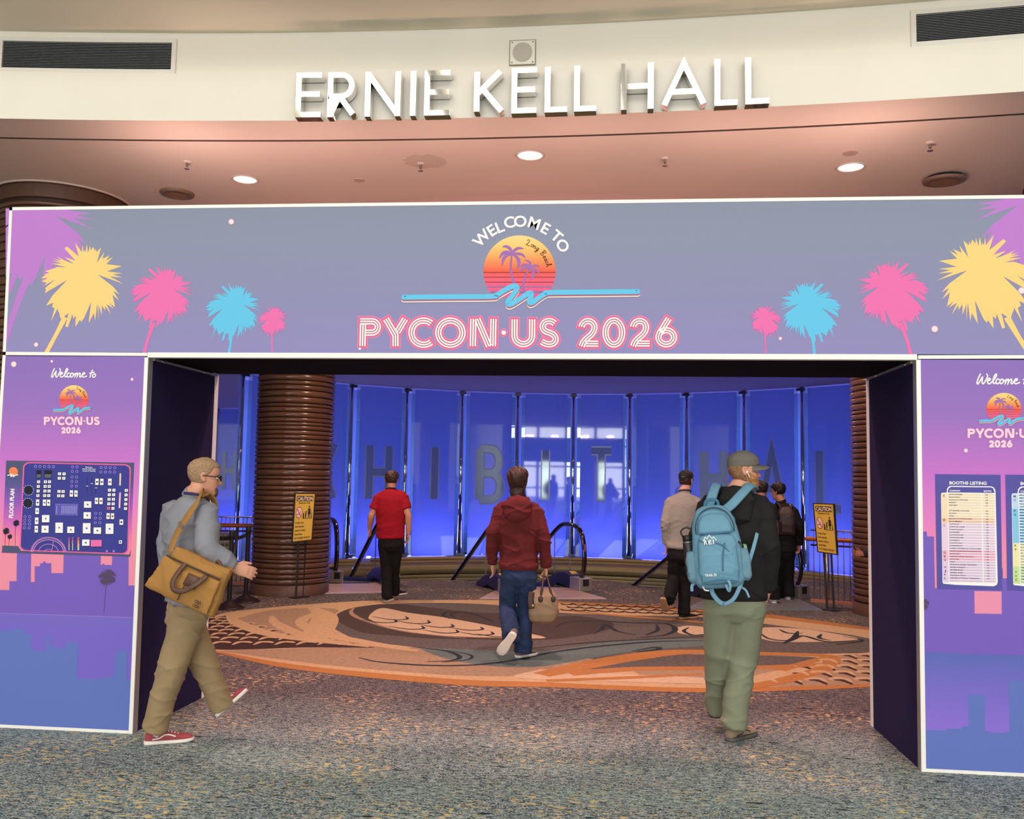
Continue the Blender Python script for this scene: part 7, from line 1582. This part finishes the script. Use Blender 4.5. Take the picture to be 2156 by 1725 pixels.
tag(mb.obj('canister', None, mat('can_green', (120, 176, 130), .4), True), 'pale green canister showing through the right side pocket of the blue backpack', 'canister')

# --- man with the shoulder bag
YM = -.20
JM = jset(YM, head=(431, 1005, .02), nk=(408, 1045, .02), shL=(362, 1080, .15), shR=(434, 1078, -.12), elL=(354, 1172, .16), elR=(436, 1154, -.26), wrL=(363, 1262, .10), wrR=(490, 1196, -.18), pel=(392, 1268), hpL=(386, 1294, .07), hpR=(400, 1294, -.07), knL=(428, 1392, .14), knR=(362, 1408, -.06), anL=(468, 1484, .24), anR=(327, 1528, -.01))
h0, t0 = on_z(303, 1568.5), on_z(400, 1560); dM = unit(t0 - h0)
pM, frM = person('person with glasses, grey shirt and khaki trousers striding with a tan bag', JM, dict(face=(.86, .50, -.10), hup=(.12, .06, 1), hs=1.02, skin=SKIN('fair', (220, 160, 132)), seed=21, vox=.009, bvox=.0052, handL=((.1, .0, -1), (.7, .5, 0), .75), handR=((.85, .35, -.25), (-.1, .3, 1), .45), eyes=True, brow=HSAND, glasses=True,
    hair=lambda sm: (HSAND, lambda A, V: sm(V[:, 2], .075 + .10 * sm(np.cos(A), -.15, .5), .10 + .10 * sm(np.cos(A), -.15, .5)) * (.6 + .4 * sm(V[:, 2], .1, .19)), .0045, 6), beard=(mat('beard_brown', (108, 78, 60), .8), .010, 1), top=GREYS, tw=(.196, .188, .202, .2), td=.66, hem=.0, sl=(.082, .074, .070, .060, .052), cuff=.96, collar=True, fold=.016, ff=28, lanyard=LANB, lany=.5, lanr=.082,
    leg=(.112, .102, .090, .082, .080), bot=KHAKI, lfold=.008, pw=.19, hemx=.02, sock=mat('sock_white', (244, 242, 240), .85), shoes=(mat('sneaker_dusty_red', (172, 74, 80), .8, var=.12, vscale=10), mat('sneaker_sole', (246, 238, 230), .6), dict(lace=mat('lace_white', (244, 240, 236), .7), stripe=mat('stripe_white', (246, 242, 238), .6), w=1.0)),
    footL=(on_y(457, 1512, YM + .20), on_y(523, 1456, YM + .34), (-.55, .1, .85)), footR=(h0, h0 + dM * .295, np.array([0, 0, 1.]))))
TANC = mat('bag_tan_canvas', (172, 126, 70), .85, 0, .2, bump=.3, bscale=380, var=.08, vscale=9); TANE = mat('bag_edge_dark', (70, 52, 40), .7); LEA = mat('bag_brown_leather', (92, 60, 46), .5, var=.15, vscale=20); HARD = mat('bag_hardware', (190, 180, 165), .3, .9)
yb0 = YM - .34
TLb, TRb, BRb, BLb = on_y(372, 1150, yb0 + .03), on_y(487, 1200, yb0 - .02), on_y(446, 1300, yb0 - .03), on_y(311, 1235, yb0 + .02)
bag = thing('shoulder_bag', 'tan canvas shoulder bag slung on the person with glasses', 'bag', tuple((TLb + TRb + BRb + BLb) / 4 - (0, 0, .18)))
nB = unit(np.cross(TRb - TLb, BLb - TLb)); nB = nB if nB @ (CAM - TLb) > 0 else -nB
def Q(u, v, w=0): return (TLb * (1 - u) + TRb * u) * (1 - v) + (BLb * (1 - u) + BRb * u) * v + nB * w
def slab(mb, u0, u1, v0, v1, w0, w1, n=10, bul=.0, ins=.02):
    """soft padded slab on the bag's own u,v plane"""
    for (wa, sg) in ((w0, -1), (w1, 1)): pass
    P = []; g = np.linspace(0, 1, n)
    def pt(a, b_, s): 
        e = (1 - (2 * a - 1) ** 6) * (1 - (2 * b_ - 1) ** 6); k_ = (w0 + w1) / 2 + s * ((w1 - w0) / 2 * (.35 + .65 * e) + bul * e * math.sin(PI * a) * math.sin(PI * b_)); return Q(u0 + (u1 - u0) * a, v0 + (v1 - v0) * b_, k_)
    top = [pt(a, b_, 1) for b_ in g for a in g]; bot = [pt(a, b_, -1) for b_ in g for a in g]; F = []
    for j in range(n - 1):
        for i in range(n - 1): k_ = j * n + i; F += [(k_, k_ + 1, k_ + n + 1, k_ + n), (n * n + k_, n * n + k_ + n, n * n + k_ + n + 1, n * n + k_ + 1)]
    rim = [i for i in range(n)] + [j * n + n - 1 for j in range(1, n)] + [(n - 1) * n + i for i in range(n - 2, -1, -1)] + [j * n for j in range(n - 2, 0, -1)]
    for a, b_ in zip(rim, rim[1:] + rim[:1]): F.append((a, b_, n * n + b_, n * n + a))
    mb.add(top + bot, F)
mb = MB(); slab(mb, 0, 1, 0, 1, -.07, .05, 16, .02); fuse(mb, 'main_body', bag, TANC, .008, 5, folds(.006, 24, 41, [(Q(.35, .45), .22), (Q(.8, .4), .15)], (.8, .2, .4), .5))
mb = MB(); slab(mb, .02, .98, .26, .97, .03, .075, 16, .012); fp_ = fuse(mb, 'front_pocket', bag, TANC, .008, 4, folds(.006, 26, 43, [(Q(.3, .6), .2)], (.7, .1, .6), .7))
ribbon([Q(.03, .22, .055), Q(.3, .215, .078), Q(.6, .215, .080), Q(.97, .23, .055)], .012, nB, 'zip', TANE, .003, None, bag)
ribbon([Q(.56, .34, .09), Q(.565, .6, .098), Q(.56, .92, .085)], .006, nB, 'pocket_seam', TANE, .002, None, bag)
ribbon([Q(.40, .20, .085), Q(.395, .38, .105), Q(.42, .60, .125), Q(.50, .72, .13), Q(.62, .68, .13), Q(.74, .46, .12), Q(.80, .24, .09)], .030, nB, 'carry_handle', LEA, .006, None, bag)
ribbon([Q(.36, .16, -.05), Q(.40, .02, -.06), Q(.55, -.02, -.06), Q(.70, .02, -.06), Q(.76, .14, -.05)], .026, nB, 'rear_handle', LEA, .005, None, bag)
mb = MB(); slab(mb, .53, .72, .33, .58, .085, .102, 8, .004); mb.obj('leather_patch', bag, LEA, True)
pr = Print(lambda x, y, k: Q(x, y, .096 + .0008 * k)); 
vv_ = lambda u, v: (u, v)
pr.text('CISA', (.795, .80), (.90, .80), .055, TANE, 1, .05, up=(0, -1)); pr.text('CISA', (.795, .885), (.90, .885), .055, TANE, 1, .05, up=(0, -1)); pr.obj('printed_mark', bag)
# strap: ring, clip, webbing over the right shoulder
shm = mid(JM['nk'], JM['shR'], .62); rg = on_y(357, 1170, yb0 + .06)
mb = MB(); mb.tube([Q(.02, .12, .0), rg, rg + (rg - Q(.02, .12, 0)) * .6], .010, 8, capf=.6); mb.obj('strap_clip', bag, HARD, True)
bks = on_y(372, 1125, yb0 + .09); sh1 = on_y(405, 1072, YM - .25)
ribbon([rg + np.array([.0, .0, .015]), bks, sh1, on_y(420, 1046, YM - .17), shm + (0, 0, .082), shm + np.array([.05, .07, .03]), shm + np.array([.05, .07, -.10]), mid(JM['pel'], JM['nk'], .45) + np.array([.02, .05, 0]), Q(.95, .12, -.06)], .066, [unit((-.55, -.8, .25))], 'shoulder_strap', TANC, .004, None, bag)
mb = MB(); c = mid(bks, sh1, .35); d_ = unit(sh1 - bks); s_ = np.cross(d_, unit((-.55, -.8, .25))); mb.obox(c + np.array([-.55, -.8, .25]) * .008, s_ * .033, d_ * .010, unit((-.55, -.8, .25)) * .004); mb.obj('strap_slider', bag, HARD)

# --- canvas bag in the hoodie wearer's hand
CAN = mat('bag_taupe_canvas', (156, 136, 110), .9, 0, .15, bump=.3, bscale=350, var=.06, vscale=9); LEA2 = mat('bag_dark_leather', (58, 38, 32), .5)
yh = 2.83 - .02; bl = lambda x, y, dy=0: on_y(x, y, yh + dy)
hb = thing('holdall', 'taupe canvas holdall with dark leather handles carried beside the jeans', 'bag', tuple(bl(1144, 1310)))
mb = MB(); tab = [(1311, 1122, 1158, .03), (1305, 1115, 1170, .09), (1290, 1112.5, 1176, .11), (1268, 1114, 1175, .11), (1253, 1116, 1170, .09), (1245, 1120, 1164, .05), (1242, 1126, 1160, .03)]
rings = []; n = 24
for y, xa, xb, dpt in tab:
    A, B_ = bl(xa, y), bl(xb, y); c = (A + B_) / 2; hx = (B_ - A) / 2
    for k in range(n):
        a = 2 * PI * k / n; ca, sa = math.cos(a), math.sin(a); rings.append(c + hx * np.sign(ca) * abs(ca) ** .55 + np.array([0, dpt, 0]) * np.sign(sa) * abs(sa) ** .6)
mb.add(rings, [(k * n + i, k * n + (i + 1) % n, (k + 1) * n + (i + 1) % n, (k + 1) * n + i) for k in range(len(tab) - 1) for i in range(n)] + [tuple(range(n))[::-1], tuple((len(tab) - 1) * n + i for i in range(n))])
fuse(mb, 'main_body', hb, CAN, .009, 4, folds(.007, 26, 51, [(bl(1140, 1270), .2)], (.8, .2, .5), .8))
gr = JB and on_y(1149, 1214, yh + .03)
for dy in (-.06, .07):
    ribbon([bl(1138, 1262, dy * 1.6), bl(1141, 1240, dy), gr + np.array([-.02, dy * .25, -.01]), gr + np.array([.012, dy * .25, -.012]), bl(1158, 1240, dy), bl(1165, 1262, dy * 1.6)], .020, (0, -1, 0), 'handle', LEA2, .005, None, hb)
for x in (1138, 1165):
    mb = MB(); c = bl(x, 1262, -.112); mb.ellipsoid(c, (.024, 0, 0), (0, .008, 0), (0, 0, .030), None, 14, 8); mb.obj('leather_patch', hb, LEA2, True)
ribbon([bl(1119, 1247, -.09), bl(1117, 1262, -.112), bl(1119, 1282, -.118)], .058, (0.1, -1, 0), 'side_strap', LEA2, .004, None, hb)
mb = MB(); c = bl(1122, 1276, -.128); mb.ellipsoid(c, (.014, 0, 0), (0, .006, 0), (0, 0, .014), None, 12, 8); mb.obj('buckle', hb, mat('buckle_brass', (190, 150, 90), .3, .9), True)
# --- dark backpack of the person in the black jacket
PKD_ = mat('pack_brown_black', (52, 38, 34), .45, 0, .4, bump=.3, bscale=60); q = on_z(1661, 1263.5); yd = q[1]
dk_ = thing('backpack', 'dark brown-black backpack on the person near the right caution sign', 'backpack', tuple(on_y(1655, 1125, yd - .2)))
cB = on_y(1655, 1096, yd - .20); upB = np.array([0, 0, 1.]); rB_ = np.array([1., 0, 0]); fB = np.array([0, 1., 0])
mb = MB(); rbox(mb, [(-.22, .10, -.04, .07, 0), (-.20, .125, -.085, .08, 0), (-.05, .13, -.09, .08, 0), (.10, .12, -.07, .08, 0), (.18, .09, -.03, .07, 0), (.21, .05, 0, .06, 0)]); fuse(mb, 'main_body', dk_, PKD_, .010, 4, folds(.006, 26, 61, [], (.4, .2, 1), 1))
mb = MB(); rbox(mb, [(-.18, .085, -.11, -.05, 0), (-.05, .095, -.125, -.05, 0), (-.01, .09, -.11, -.05, 0)]); fuse(mb, 'front_pocket', dk_, PKD_, .010, 3, folds(.006, 26, 62, [], (.4, .2, 1), 1))
ribbon([K(-.06, .02, .18), K(-.085, .06, .23), K(-.09, .16, .25), K(-.09, .24, .22)], .055, (0, -.5, 1), 'shoulder_strap', PKD_, .006, None, dk_); ribbon([K(.06, .02, .18), K(.085, .06, .22), K(.09, .16, .24), K(.09, .24, .21)], .055, (0, -.5, 1), 'shoulder_strap', PKD_, .006, None, dk_)
